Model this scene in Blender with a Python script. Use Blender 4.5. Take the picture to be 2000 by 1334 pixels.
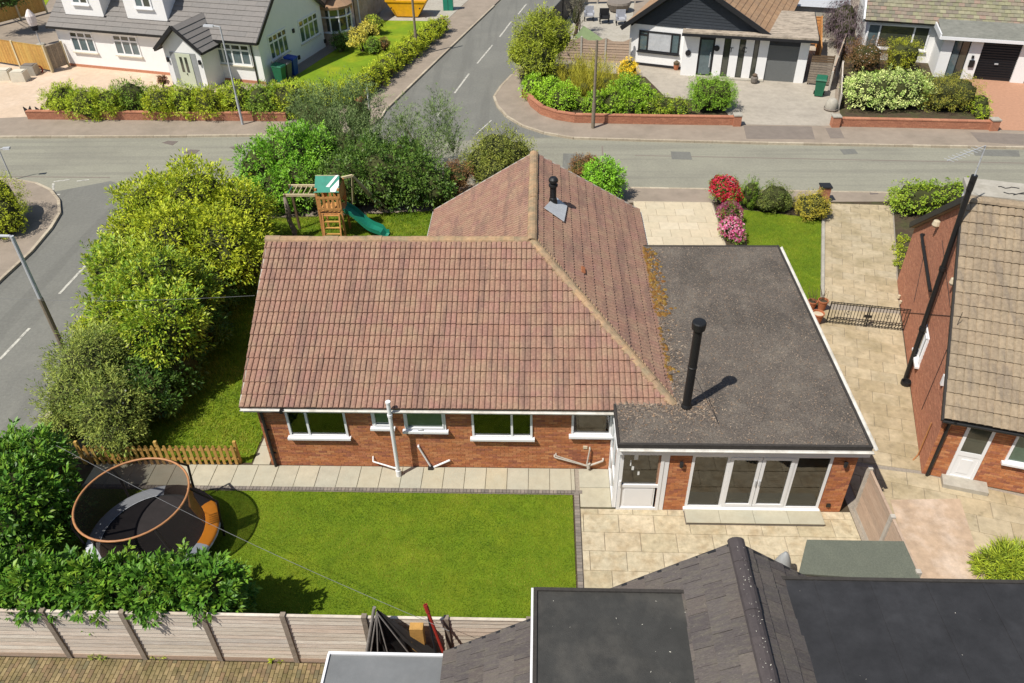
import bpy, bmesh, math, random
import numpy as np
from mathutils import Vector, Matrix
random.seed(11)
RNG = np.random.default_rng(11)
for o in list(bpy.data.objects): bpy.data.objects.remove(o)
scene = bpy.context.scene
C = scene.collection

# ------------------------------------------------------------------ camera
H = 16.5
FPX = 1533.27
F = Vector((-0.03557849, 0.7947476, -0.60589638))
R = Vector((0.99934869, 0.03195166, -0.01677154))
U = Vector((-0.00603025, 0.60609846, 0.79536677))
cam_d = bpy.data.cameras.new('camera'); cam = bpy.data.objects.new('camera', cam_d); C.objects.link(cam)
cam.matrix_world = Matrix(((R.x, U.x, -F.x, 0), (R.y, U.y, -F.y, 0), (R.z, U.z, -F.z, H), (0, 0, 0, 1)))
cam_d.sensor_width = 36; cam_d.lens = FPX / 2000 * 36; cam_d.clip_end = 4000; cam_d.clip_start = 0.1
scene.camera = cam
# ------------------------------------------------------------------ sky and sun
SUN_EL = math.radians(57); SUN_BEAR = math.radians(230.6)
w = bpy.data.worlds.new('World'); scene.world = w; w.use_nodes = True
nt = w.node_tree; nt.nodes.clear()
sky = nt.nodes.new('ShaderNodeTexSky'); sky.sky_type = 'NISHITA'; sky.sun_disc = False
sky.sun_elevation = SUN_EL; sky.sun_rotation = SUN_BEAR
bg = nt.nodes.new('ShaderNodeBackground'); bg.inputs[1].default_value = 0.09
wo = nt.nodes.new('ShaderNodeOutputWorld')
nt.links.new(sky.outputs[0], bg.inputs[0]); nt.links.new(bg.outputs[0], wo.inputs[0])
sd = bpy.data.lights.new('sun', 'SUN'); sd.energy = 4.9; sd.angle = math.radians(0.55); sd.color = (1, 0.955, 0.88)
so = bpy.data.objects.new('sun', sd); C.objects.link(so)
to_sun = Vector((math.sin(SUN_BEAR) * math.cos(SUN_EL), math.cos(SUN_BEAR) * math.cos(SUN_EL), math.sin(SUN_EL)))
so.rotation_euler = to_sun.to_track_quat('Z', 'Y').to_euler(); so.location = to_sun * 60
scene.view_settings.view_transform = 'Standard'; scene.view_settings.look = 'None'
scene.view_settings.exposure = 0.1; scene.view_settings.gamma = 1
scene.render.engine = 'CYCLES'

# ------------------------------------------------------------------ survey helpers: photo point -> real place on a known plane
V = Vector
CAMP = V((0, 0, H))
def ray(px, py): return F * FPX + R * (px - 1000) - U * (py - 667)
def G(px, py, z=0.0):
    d = ray(px, py); return CAMP + d * ((z - H) / d.z)
def GP(px, py, p, n):
    d = ray(px, py); return CAMP + d * ((p - CAMP).dot(n) / d.dot(n))
def pxm(p):  # photo pixels per metre at a point
    return FPX / ((p - CAMP).dot(F))
class Fr:  # a vertical working plane: origin on the ground, u along, n outward
    def __init__(s, o, u, flip=1):
        s.o = V((o[0], o[1], o[2] if len(o) > 2 else 0)); s.u = V((u[0], u[1], 0)).normalized()
        s.n = V((s.u.y, -s.u.x, 0)) * flip
    def p(s, u, d, z): return s.o + s.u * u + s.n * d + V((0, 0, z))
    def at(s, px, py, d=0):
        q = GP(px, py, s.o + s.n * d, s.n) - s.o; return q.dot(s.u), q.z
    def loc(s, q): q = q - s.o; return q.dot(s.u), q.dot(s.n), q.z

# ------------------------------------------------------------------ materials
MATS = {}
def M(name, cols, rough=0.8, nscale=3.0, namt=0.25, bump=0.0, bscale=40.0, stain=None, sscale=0.6, samt=0.5, metal=0.0, spec=0.3, attr=False, rnd=True, trans=0.0, coat=0.0, stretch=None, streak=None, spots=None):
    """cols: list of base colours picked per piece (object random + 'rnd' attribute); noise varies brightness; stain mixes another colour in patches."""
    m = bpy.data.materials.new(name); m.use_nodes = True; MATS[name] = m
    t = m.node_tree; N = t.nodes; L = t.links; N.clear()
    out = N.new('ShaderNodeOutputMaterial'); b = N.new('ShaderNodeBsdfPrincipled')
    b.inputs['Roughness'].default_value = rough; b.inputs['Metallic'].default_value = metal
    b.inputs['Specular IOR Level'].default_value = spec
    if coat: b.inputs['Coat Weight'].default_value = coat
    geo = N.new('ShaderNodeNewGeometry'); pos = geo.outputs['Position']
    if stretch:
        mp = N.new('ShaderNodeMapping'); mp.inputs['Scale'].default_value = stretch; L.new(pos, mp.inputs[0]); pos = mp.outputs[0]
    if attr:
        a = N.new('ShaderNodeAttribute'); a.attribute_name = 'Col'; col = a.outputs['Color']
    elif len(cols) == 1:
        rgb = N.new('ShaderNodeRGB'); rgb.outputs[0].default_value = (*cols[0], 1); col = rgb.outputs[0]
    else:
        oi = N.new('ShaderNodeObjectInfo'); at = N.new('ShaderNodeAttribute'); at.attribute_name = 'rnd'
        ad = N.new('ShaderNodeMath'); ad.operation = 'ADD'; L.new(oi.outputs['Random'], ad.inputs[0]); L.new(at.outputs['Fac'], ad.inputs[1])
        fr = N.new('ShaderNodeMath'); fr.operation = 'FRACT'; L.new(ad.outputs[0], fr.inputs[0])
        rp = N.new('ShaderNodeValToRGB'); e = rp.color_ramp.elements
        while len(e) < len(cols): e.new(0.5)
        for i, c in enumerate(cols): e[i].position = i / (len(cols) - 1); e[i].color = (*c, 1)
        L.new(fr.outputs[0], rp.inputs[0]); col = rp.outputs[0]
    if stain:
        n2 = N.new('ShaderNodeTexNoise'); n2.inputs['Scale'].default_value = sscale; n2.inputs['Detail'].default_value = 6; n2.inputs['Roughness'].default_value = 0.65
        L.new(pos, n2.inputs['Vector'])
        mr = N.new('ShaderNodeMapRange'); mr.inputs[1].default_value = 0.46; mr.inputs[2].default_value = 0.66; mr.inputs[4].default_value = samt
        L.new(n2.outputs['Fac'], mr.inputs[0])
        mx = N.new('ShaderNodeMixRGB'); L.new(mr.outputs[0], mx.inputs[0]); L.new(col, mx.inputs[1]); mx.inputs[2].default_value = (*stain, 1); col = mx.outputs[0]
    for extra, lo, hi in ((streak, .50, .72), (spots, None, None)):   # streak / spots: (colour, noise scale vector, amount, threshold)
        if not extra: continue
        sc_, svec, amt_, th_ = extra
        mpp = N.new('ShaderNodeMapping'); mpp.inputs['Scale'].default_value = svec; L.new(geo.outputs['Position'], mpp.inputs[0])
        nn_ = N.new('ShaderNodeTexNoise'); nn_.inputs['Scale'].default_value = 1.0; nn_.inputs['Detail'].default_value = 4; nn_.inputs['Roughness'].default_value = .6; L.new(mpp.outputs[0], nn_.inputs['Vector'])
        mr = N.new('ShaderNodeMapRange'); mr.inputs[1].default_value = th_; mr.inputs[2].default_value = th_ + .1; mr.inputs[4].default_value = amt_; L.new(nn_.outputs['Fac'], mr.inputs[0])
        mx = N.new('ShaderNodeMixRGB'); L.new(mr.outputs[0], mx.inputs[0]); L.new(col, mx.inputs[1]); mx.inputs[2].default_value = (*sc_, 1); col = mx.outputs[0]
    if namt:
        n1 = N.new('ShaderNodeTexNoise'); n1.inputs['Scale'].default_value = nscale; n1.inputs['Detail'].default_value = 8; n1.inputs['Roughness'].default_value = 0.7
        L.new(pos, n1.inputs['Vector'])
        mr = N.new('ShaderNodeMapRange'); mr.inputs[1].default_value = 0.25; mr.inputs[2].default_value = 0.75; mr.inputs[3].default_value = 1 - namt; mr.inputs[4].default_value = 1 + namt
        L.new(n1.outputs['Fac'], mr.inputs[0])
        mx = N.new('ShaderNodeVectorMath'); mx.operation = 'SCALE'; L.new(col, mx.inputs[0]); L.new(mr.outputs[0], mx.inputs['Scale']); col = mx.outputs[0]
    L.new(col, b.inputs['Base Color'])
    if bump:
        nb = N.new('ShaderNodeTexNoise'); nb.inputs['Scale'].default_value = bscale; nb.inputs['Detail'].default_value = 5; L.new(pos, nb.inputs['Vector'])
        bp = N.new('ShaderNodeBump'); bp.inputs['Strength'].default_value = bump; bp.inputs['Distance'].default_value = 0.02
        L.new(nb.outputs['Fac'], bp.inputs['Height']); L.new(bp.outputs[0], b.inputs['Normal'])
    res = b.outputs[0]
    if trans:
        tr = N.new('ShaderNodeBsdfTranslucent'); L.new(col, tr.inputs[0]); ms = N.new('ShaderNodeMixShader'); ms.inputs[0].default_value = trans
        L.new(res, ms.inputs[1]); L.new(tr.outputs[0], ms.inputs[2]); res = ms.outputs[0]
    L.new(res, out.inputs[0]); return m
def net_mat(name, col, alpha):
    m = bpy.data.materials.new(name); m.use_nodes = True; MATS[name] = m; t = m.node_tree; N = t.nodes; N.clear()
    out = N.new('ShaderNodeOutputMaterial'); d = N.new('ShaderNodeBsdfDiffuse'); d.inputs[0].default_value = (*col, 1)
    tr = N.new('ShaderNodeBsdfTransparent'); mx = N.new('ShaderNodeMixShader'); mx.inputs[0].default_value = alpha
    t.links.new(tr.outputs[0], mx.inputs[1]); t.links.new(d.outputs[0], mx.inputs[2]); t.links.new(mx.outputs[0], out.inputs[0])

M('soil', [(.07, .05, .03)], .95, 4, .4, .6, 20, (.06, .08, .02), 1.2, .6)
M('asphalt', [(.275, .265, .205)], .9, 9, .16, .5, 40, (.225, .215, .17), .25, .8, streak=((.20, .19, .155), (.06, 1.6, 1), .5, .50), spots=((.15, .14, .12), (3.5, 3.5, 3.5), .35, .64))
M('asphalt_dark', [(.175, .172, .150)], .9, 9, .16, .5, 40, (.215, .21, .18), .35, .6, streak=((.14, .137, .12), (1.3, .08, 1), .5, .5), spots=((.12, .115, .10), (3, 3, 3), .4, .64))
M('pavement', [(.30, .245, .19)], .92, 1.6, .14, .25, 60, (.235, .195, .15), .5, .7)
M('pavement_patch', [(.21, .175, .145)], .92, 2, .15, .25, 60)
M('kerb', [(.44, .37, .27), (.36, .30, .22), (.50, .43, .32)], .9, 6, .25, .2, 50)
M('road_paint', [(.52, .50, .43)], .8, 8, .3, .1, 40, (.2, .19, .17), 6, .85)
M('iron_cover', [(.17, .14, .12)], .7, 12, .25, .2, 40)
M('lawn', [(.12, .185, .006)], .95, 2.2, .25, .8, 60, (.19, .225, .010), .7, .55)
M('lawn_far', [(.16, .25, .008)], .95, 1.5, .25, .6, 30, (.32, .33, .012), .5, .6)
M('grass', None, .6, 1.0, .25, attr=True, trans=.3)
M('leaf', None, .45, 2.0, .12, attr=True, trans=.14, spec=.28)
M('leaf_soft', None, .6, 2.0, .15, attr=True, trans=.12, spec=.25)
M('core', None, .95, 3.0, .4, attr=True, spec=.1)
M('petal', None, .6, 4.0, .1, attr=True, trans=.3)
M('bark', [(.14, .10, .07)], .9, 10, .3, .5, 30)
M('twig', [(.10, .075, .045)], .9, 10, .3)
M('tile_main', [(.285, .16, .113), (.31, .172, .122), (.30, .18, .123), (.305, .165, .127), (.27, .155, .112), (.33, .195, .135), (.29, .158, .12)], .92, 16, .38, .5, 50, (.33, .24, .15), 1.6, .5, streak=((.17, .105, .085), (3.2, .5, .5), .5, .52), spots=((.42, .34, .20), (14, 14, 14), .6, .62))
M('ridge', [(.36, .235, .135), (.40, .26, .145), (.31, .21, .13)], .9, 7, .35, .4, 40, (.22, .19, .12), 3.0, .7)
M('mortar', [(.30, .26, .21)], .95, 20, .3, .5, 60)
M('mortar_red', [(.33, .19, .12)], .95, 20, .3, .5, 60)
M('brick', [(.42, .16, .065), (.50, .20, .08), (.36, .125, .055), (.54, .25, .11), (.45, .17, .085), (.29, .11, .065)], .9, 14, .25, .4, 60)
M('brick_far', [(.44, .19, .11), (.38, .16, .095), (.48, .215, .125)], .9, 14, .25, .4, 60)
M('upvc', [(.78, .78, .78)], .35, 3, .03, spec=.5)
M('white_render', [(.80, .79, .77)], .85, 2, .04, .15, 60)
M('cream', [(.72, .66, .52)], .8, 5, .08)
M('glass', [(.055, .06, .045)], .04, 2, .25, spec=1.0)
M('glass_green', [(.075, .125, .09)], .06, 3, .25, spec=1.0)
M('glass_blue', [(.10, .14, .15)], .05, 3, .3, spec=1.0)
M('curtain', [(.45, .46, .47)], .9, 3, .2)
M('black_plastic', [(.014, .014, .014)], .45, 5, .1, spec=.4)
M('dark_pipe', [(.03, .026, .024)], .5, 5, .2)
M('felt', [(.12, .102, .085)], .95, 30, .7, 1.0, 60, (.18, .155, .125), 1.4, .7, streak=((.075, .065, .055), (.9, .5, 1), .6, .52), spots=((.26, .22, .17), (16, 16, 16), .6, .62))
M('felt_edge', [(.045, .04, .035)], .9, 12, .3, .4, 60)
M('gravel', [(.30, .23, .17), (.15, .12, .10), (.08, .065, .055), (.38, .30, .22), (.22, .13, .07)], .9, 10, .2)
M('moss', [(.22, .12, .03), (.17, .075, .02), (.26, .16, .03), (.11, .065, .03)], .95, 8, .3)
M('sandstone', [(.48, .405, .27), (.53, .455, .32), (.44, .375, .245), (.51, .425, .295), (.47, .415, .285)], .9, 6, .3, .4, 40, (.37, .28, .165), 2.2, .7, spots=((.28, .22, .13), (5, 5, 5), .5, .60))
M('path_slab', [(.42, .385, .29), (.47, .425, .31), (.40, .38, .30), (.45, .40, .28)], .9, 4, .15, .25, 40, (.36, .355, .28), 1.0, .6)
M('drive_slab', [(.44, .355, .225), (.385, .31, .195), (.48, .395, .26), (.42, .35, .235)], .9, 4, .25, .35, 40, (.31, .25, .145), .9, .8, spots=((.22, .18, .11), (3, 3, 3), .5, .58))
M('pale_slab', [(.56, .475, .33), (.51, .44, .31), (.59, .51, .37)], .9, 4, .12, .25, 40, (.58, .48, .34), 1.2, .5)
M('concrete_pink', [(.45, .33, .23)], .92, 3, .3, .3, 30, (.60, .48, .38), 1.1, .8)
M('concrete', [(.40, .37, .31)], .92, 5, .2, .3, 40, (.30, .27, .21), 1.5, .5)
M('drive_grey', [(.40, .355, .29)], .92, 3, .16, .25, 30, (.31, .275, .225), .5, .7)
M('drive_pink', [(.56, .43, .31)], .92, 3, .14, .2, 30, (.66, .53, .41), .4, .6)
M('drive_red', [(.44, .24, .15)], .92, 6, .15, .2, 30)
M('sett', [(.22, .19, .16), (.17, .15, .13), (.27, .23, .19)], .92, 10, .25, .3, 40)
M('block_paver', [(.24, .18, .085), (.19, .15, .075), (.30, .23, .12), (.21, .14, .08), (.16, .14, .08)], .92, 8, .3, .4, 40, (.10, .09, .03), 1.2, .6)
M('fence_wood', [(.62, .555, .46), (.53, .46, .37), (.70, .63, .53), (.61, .50, .40), (.50, .46, .40)], .9, 5, .28, .3, 30, (.40, .30, .22), 3, .5, stretch=(.6, 1, 10))
M('woven_wood', [(.40, .29, .21), (.46, .34, .25), (.36, .27, .20)], .9, 6, .25, .3, 30, stretch=(1, 1, 8))
M('clear_tint', [(.1,.1,.1)])
M('floor_wood', [(.38, .27, .17)], .6, 4, .2)
M('room_wall', [(.62, .60, .55)], .9, 2, .05)
M('fence_post', [(.27, .22, .17), (.22, .18, .14)], .9, 8, .3, .3, 30)
M('concrete_post', [(.46, .42, .36)], .9, 8, .25, .3, 30)
M('picket_wood', [(.52, .31, .08), (.46, .25, .07), (.56, .36, .10)], .8, 8, .25, .2, 30)
M('orange_wood', [(.55, .27, .09), (.48, .22, .07)], .75, 8, .25, .2, 30)
M('pale_wood', [(.58, .49, .30), (.52, .43, .26)], .8, 8, .2, .2, 30)
M('dark_wood', [(.13, .085, .05)], .9, 8, .3, .2, 30)
M('slate', [(.088, .074, .070), (.105, .09, .083), (.075, .064, .062), (.125, .105, .093), (.095, .078, .07)], .8, 18, .4, .5, 30, (.15, .135, .10), 3.5, .5, stretch=(1, 5, 1), spots=((.24, .22, .17), (22, 22, 22), .5, .63))
M('slate_cap', [(.062, .052, .052), (.075, .062, .06)], .8, 8, .25, .3, 40)
M('black_felt', [(.026, .026, .028)], .75, 3, .3, .35, 90, (.042, .042, .045), .8, .7)
M('grey_felt', [(.042, .041, .037)], .65, 3, .25, .3, 60, (.075, .07, .06), 1.1, .8)
M('porch_felt', [(.19, .19, .16)], .85, 4, .25, .3, 40, (.25, .245, .21), .8, .6)
M('lichen', [(.60, .57, .48)], .9)
M('grey_roof_membrane', [(.16, .165, .165)], .6, 2, .15, .1, 30, (.20, .20, .195), .8, .5)
M('far_slate', [(.20, .185, .17), (.215, .197, .18), (.19, .178, .165)], .85, 6, .12, .2, 30)
M('far_tile_multi', [(.20, .19, .12), (.26, .25, .15), (.24, .19, .15), (.17, .16, .12), (.30, .28, .18), (.22, .18, .14), (.30, .21, .16)], .88, 6, .2, .2, 30)
M('far_tile_brown', [(.36, .22, .12), (.31, .19, .11), (.40, .25, .14)], .88, 6, .2, .2, 30, (.28, .20, .13), .8, .5)
M('tile_tan', [(.295, .225, .15), (.26, .20, .135), (.325, .25, .165), (.28, .22, .15)], .9, 10, .3, .4, 50, (.24, .19, .13), 1.6, .6, streak=((.17, .14, .11), (3.0, .6, .6), .5, .52), spots=((.40, .34, .20), (14, 14, 14), .5, .62))
M('dark_cladding', [(.03, .035, .042)], .6, 6, .2)
M('dark_trim', [(.02, .02, .022)], .5, 6, .2)
M('mossy_roof', [(.42, .35, .27)], .95, 3, .45, .5, 20, (.16, .13, .10), 1.6, .9, stretch=(1, 3, 1))
M('galv', [(.46, .47, .48)], .5, 8, .15)
M('gutter_white', [(.62, .60, .55)], .5, 3, .15, stain=(.36, .33, .27), sscale=2.5, samt=.6)
M('grey_paint', [(.30, .31, .31)], .5, 5, .15)
M('pole_wood', [(.22, .18, .13)], .9, 8, .25)
M('green_plastic', [(.015, .20, .125)], .35, 4, .12, spec=.5)
M('green_canvas', [(.02, .23, .16)], .6, 5, .2)
M('white_canvas', [(.75, .76, .74)], .7, 5, .1)
M('bin_green', [(.02, .13, .07)], .5, 5, .15)
M('bin_blue', [(.012, .05, .30)], .5, 5, .15)
M('bin_grey', [(.11, .11, .105)], .5, 5, .15)
M('skip_yellow', [(.80, .40, .01)], .5, 4, .15, .1, 20, (.55, .26, .03), 1.5, .6)
M('cabinet_green', [(.02, .22, .14)], .5, 4, .15)
M('terracotta', [(.42, .15, .07)], .85, 8, .2)
M('copper', [(.42, .19, .075)], .5, 6, .2, spec=.5)
M('pad_grey', [(.50, .52, .55)], .6, 4, .1)
M('pad_orange', [(.85, .28, .02)], .55, 4, .08)
M('mat_black', [(.022, .018, .018)], .8, 5, .3)
M('tarp', [(.035, .032, .03)], .7, 5, .3)
M('tarp_light', [(.22, .20, .18)], .8, 8, .3)
M('red_metal', [(.30, .03, .02)], .5, 5, .2)
M('shed_roof', [(.125, .135, .105)], .95, 30, .25, .6, 90, (.155, .165, .125), 2, .4)
M('shed_wood', [(.28, .23, .17), (.24, .20, .15), (.32, .26, .19)], .9, 8, .25)
M('car_silver', [(.42, .38, .46)], .3, 2, .05, spec=.6, coat=.5)
M('tyre', [(.015, .015, .015)], .9, 5, .1)
M('stone_sill', [(.62, .57, .46)], .9, 5, .1)
M('door_sage', [(.55, .58, .44)], .5, 5, .05)
M('pebble_dash', [(.15, .155, .15)], .95, 60, .6, .8, 90)
M('green_sail', [(.16, .21, .10)], .8, 5, .15)
M('outdoor_grey', [(.36, .37, .40)], .6, 5, .2)
M('skin', [(.55, .36, .27)], .6); M('cloth_pale', [(.70, .62, .58)], .9); M('cloth_black', [(.02, .02, .025)], .9)
M('cable', [(.03, .03, .03)], .7)
M('wire_grey', [(.20, .20, .20)], .6)
def pane_mat(name, tint, refl, body=0.0, bodycol=(.1, .15, .13)):
    m = bpy.data.materials.new(name); m.use_nodes = True; MATS[name] = m; t = m.node_tree; N = t.nodes; N.clear(); L = t.links
    out = N.new('ShaderNodeOutputMaterial'); tr = N.new('ShaderNodeBsdfTransparent'); tr.inputs[0].default_value = (*tint, 1); gl = N.new('ShaderNodeBsdfGlossy'); gl.inputs['Roughness'].default_value = .03
    lw = N.new('ShaderNodeFresnel'); lw.inputs[0].default_value = 1.6; ad = N.new('ShaderNodeMath'); ad.operation = 'ADD'; ad.inputs[1].default_value = refl; L.new(lw.outputs[0], ad.inputs[0])
    mx = N.new('ShaderNodeMixShader'); L.new(ad.outputs[0], mx.inputs[0]); L.new(tr.outputs[0], mx.inputs[1]); L.new(gl.outputs[0], mx.inputs[2]); L.new(mx.outputs[0], out.inputs[0])
pane_mat('clear_glass', (.80, .88, .84), .08)
net_mat('net', (.07, .05, .04), .68)

# ------------------------------------------------------------------ builders
def wpos(o):
    p = V((0, 0, 0))
    while o is not None: p = p + o.location; o = o.parent
    return p
def link(o, parent=None, at=None):
    C.objects.link(o)
    at = V(at) if at is not None else V((0, 0, 0))
    if parent is not None:
        o.parent = parent; o.location = at - wpos(parent)
    else: o.location = at
    return o
def tag(o, label=None, cat=None, group=None, kind=None):
    if label: o['label'] = label
    if cat: o['category'] = cat
    if group: o['group'] = group
    if kind: o['kind'] = kind
    return o
def thing(name, label, cat, loc, group=None):
    o = bpy.data.objects.new(name, None); o.empty_display_size = .2
    link(o, None, loc); return tag(o, label, cat, group)
class MB:
    def __init__(s): s.v = []; s.f = []; s.r = []; s.cur = None
    def _add(s, vs, fs):
        n = len(s.v); s.v += [tuple(p) for p in vs]; s.f += [tuple(i + n for i in f) for f in fs]
        if s.cur is not None: s.r += [s.cur] * len(vs)
        return s
    def poly(s, pts): return s._add(pts, [tuple(range(len(pts)))])
    def hexa(s, p):  # 4 bottom, 4 top
        return s._add(p, [(3, 2, 1, 0), (4, 5, 6, 7), (0, 1, 5, 4), (1, 2, 6, 5), (2, 3, 7, 6), (3, 0, 4, 7)])
    def box(s, x0, x1, y0, y1, z0, z1):
        return s.hexa([(x0, y0, z0), (x1, y0, z0), (x1, y1, z0), (x0, y1, z0), (x0, y0, z1), (x1, y0, z1), (x1, y1, z1), (x0, y1, z1)])
    def fbox(s, fr, u0, u1, d0, d1, z0, z1):
        return s.hexa([fr.p(u0, d1, z0), fr.p(u1, d1, z0), fr.p(u1, d0, z0), fr.p(u0, d0, z0), fr.p(u0, d1, z1), fr.p(u1, d1, z1), fr.p(u1, d0, z1), fr.p(u0, d0, z1)])
    def prism(s, pts, z0, z1):
        n = len(pts); a = sum(pts[i][0] * pts[(i + 1) % n][1] - pts[(i + 1) % n][0] * pts[i][1] for i in range(n))
        if a < 0: pts = pts[::-1]
        vs = [(p[0], p[1], z0) for p in pts] + [(p[0], p[1], z1) for p in pts]
        return s._add(vs, [tuple(range(n))[::-1], tuple(range(n, 2 * n))] + [(i, (i + 1) % n, n + (i + 1) % n, n + i) for i in range(n)])
    def slabpoly(s, pts, nrm, t):  # planar 3D polygon given thickness against its normal
        n = len(pts); vs = [V(p) for p in pts] + [V(p) - nrm * t for p in pts]
        return s._add(vs, [tuple(range(n)), tuple(range(n, 2 * n))[::-1]] + [(i, n + i, n + (i + 1) % n, (i + 1) % n) for i in range(n)])
    def tube(s, p, q, r, r2=None, n=8):
        p = V(p); q = V(q); r2 = r if r2 is None else r2
        d = (q - p).normalized(); a = d.orthogonal().normalized(); b = d.cross(a)
        vs = [p + (a * math.cos(t) + b * math.sin(t)) * r for t in [2 * math.pi * i / n for i in range(n)]] + [q + (a * math.cos(t) + b * math.sin(t)) * r2 for t in [2 * math.pi * i / n for i in range(n)]]
        return s._add(vs, [tuple(range(n))[::-1], tuple(range(n, 2 * n))] + [(i, (i + 1) % n, n + (i + 1) % n, n + i) for i in range(n)])
    def bar(s, p, q, w, t, up=V((0, 0, 1))):  # rectangular bar
        p = V(p); q = V(q); d = (q - p).normalized(); a = d.cross(up)
        if a.length < 1e-4: a = d.cross(V((0, 1, 0)))
        a.normalize(); b = a.cross(d); a = a * w / 2; b = b * t / 2
        return s.hexa([p - a - b, p + a - b, p + a + b, p - a + b, q - a - b, q + a - b, q + a + b, q - a + b])
    def path(s, pts, r, n=6, closed=False):
        pts = [V(p) for p in pts]; k = len(pts); rings = []
        pa = None
        for i in range(k):
            d = (pts[(i + 1) % k] - pts[i - 1]) if closed else (pts[min(i + 1, k - 1)] - pts[max(i - 1, 0)])
            d.normalize()
            a = (pa - d * pa.dot(d)).normalized() if pa is not None else d.orthogonal().normalized()
            pa = a; b = d.cross(a); rr = r[i] if isinstance(r, (list, tuple)) else r
            rings += [pts[i] + (a * math.cos(t) + b * math.sin(t)) * rr for t in [2 * math.pi * j / n for j in range(n)]]
        fs = []
        for i in range(k if closed else k - 1):
            j = (i + 1) % k
            fs += [(i * n + t, i * n + (t + 1) % n, j * n + (t + 1) % n, j * n + t) for t in range(n)]
        if not closed: fs += [tuple(range(n))[::-1], tuple(range((k - 1) * n, k * n))]
        return s._add(rings, fs)
    def lathe(s, c, prof, n=20, a0=0, a1=2 * math.pi):
        full = abs(a1 - a0 - 2 * math.pi) < 1e-6; m = n if full else n + 1
        vs = [(c[0] + r * math.cos(a0 + (a1 - a0) * i / n), c[1] + r * math.sin(a0 + (a1 - a0) * i / n), c[2] + z) for r, z in prof for i in range(m)]
        fs = []
        for k in range(len(prof) - 1):
            for i in range(n):
                j = (i + 1) % m if full else i + 1
                fs.append((k * m + i, k * m + j, (k + 1) * m + j, (k + 1) * m + i))
        return s._add(vs, fs)
    def mesh(s, name, mat):
        me = bpy.data.meshes.new(name); me.from_pydata(s.v, [], s.f)
        me.materials.append(MATS[mat])
        if s.r:
            a = me.attributes.new('rnd', 'FLOAT', 'POINT'); a.data.foreach_set('value', np.array(s.r, dtype=np.float32))
        return me
    def build(s, name, mat, parent=None, smooth=False, kind=None):
        me = s.mesh(name, mat); o = bpy.data.objects.new(name, me)
        if smooth: me.polygons.foreach_set('use_smooth', [True] * len(me.polygons))
        link(o, parent, (0, 0, 0) if parent is not None else None)
        if kind: o['kind'] = kind
        return o
def fixed(o, label, cat, group=None): return tag(o, label, cat, group)
def clip2(poly, edge_a, edge_b):  # keep left of a->b
    out = []; ax, ay = edge_a; bx, by = edge_b
    def sd(p): return (bx - ax) * (p[1] - ay) - (by - ay) * (p[0] - ax)
    for i in range(len(poly)):
        p = poly[i]; q = poly[(i + 1) % len(poly)]; a = sd(p); b = sd(q)
        if a >= 0: out.append(p)
        if a * b < 0:
            t = a / (a - b); out.append((p[0] + (q[0] - p[0]) * t, p[1] + (q[1] - p[1]) * t))
    return out
def area(p): return .5 * sum(p[i][0] * p[(i + 1) % len(p)][1] - p[(i + 1) % len(p)][0] * p[i][1] for i in range(len(p)))
def ccw(p): p = [tuple(q)[:2] for q in p]; return p if area(p) > 0 else p[::-1]
def clipconv(rect, poly):
    for i in range(len(poly)):
        if len(rect) < 3: return []
        rect = clip2(rect, poly[i], poly[(i + 1) % len(poly)])
    return rect
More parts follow.
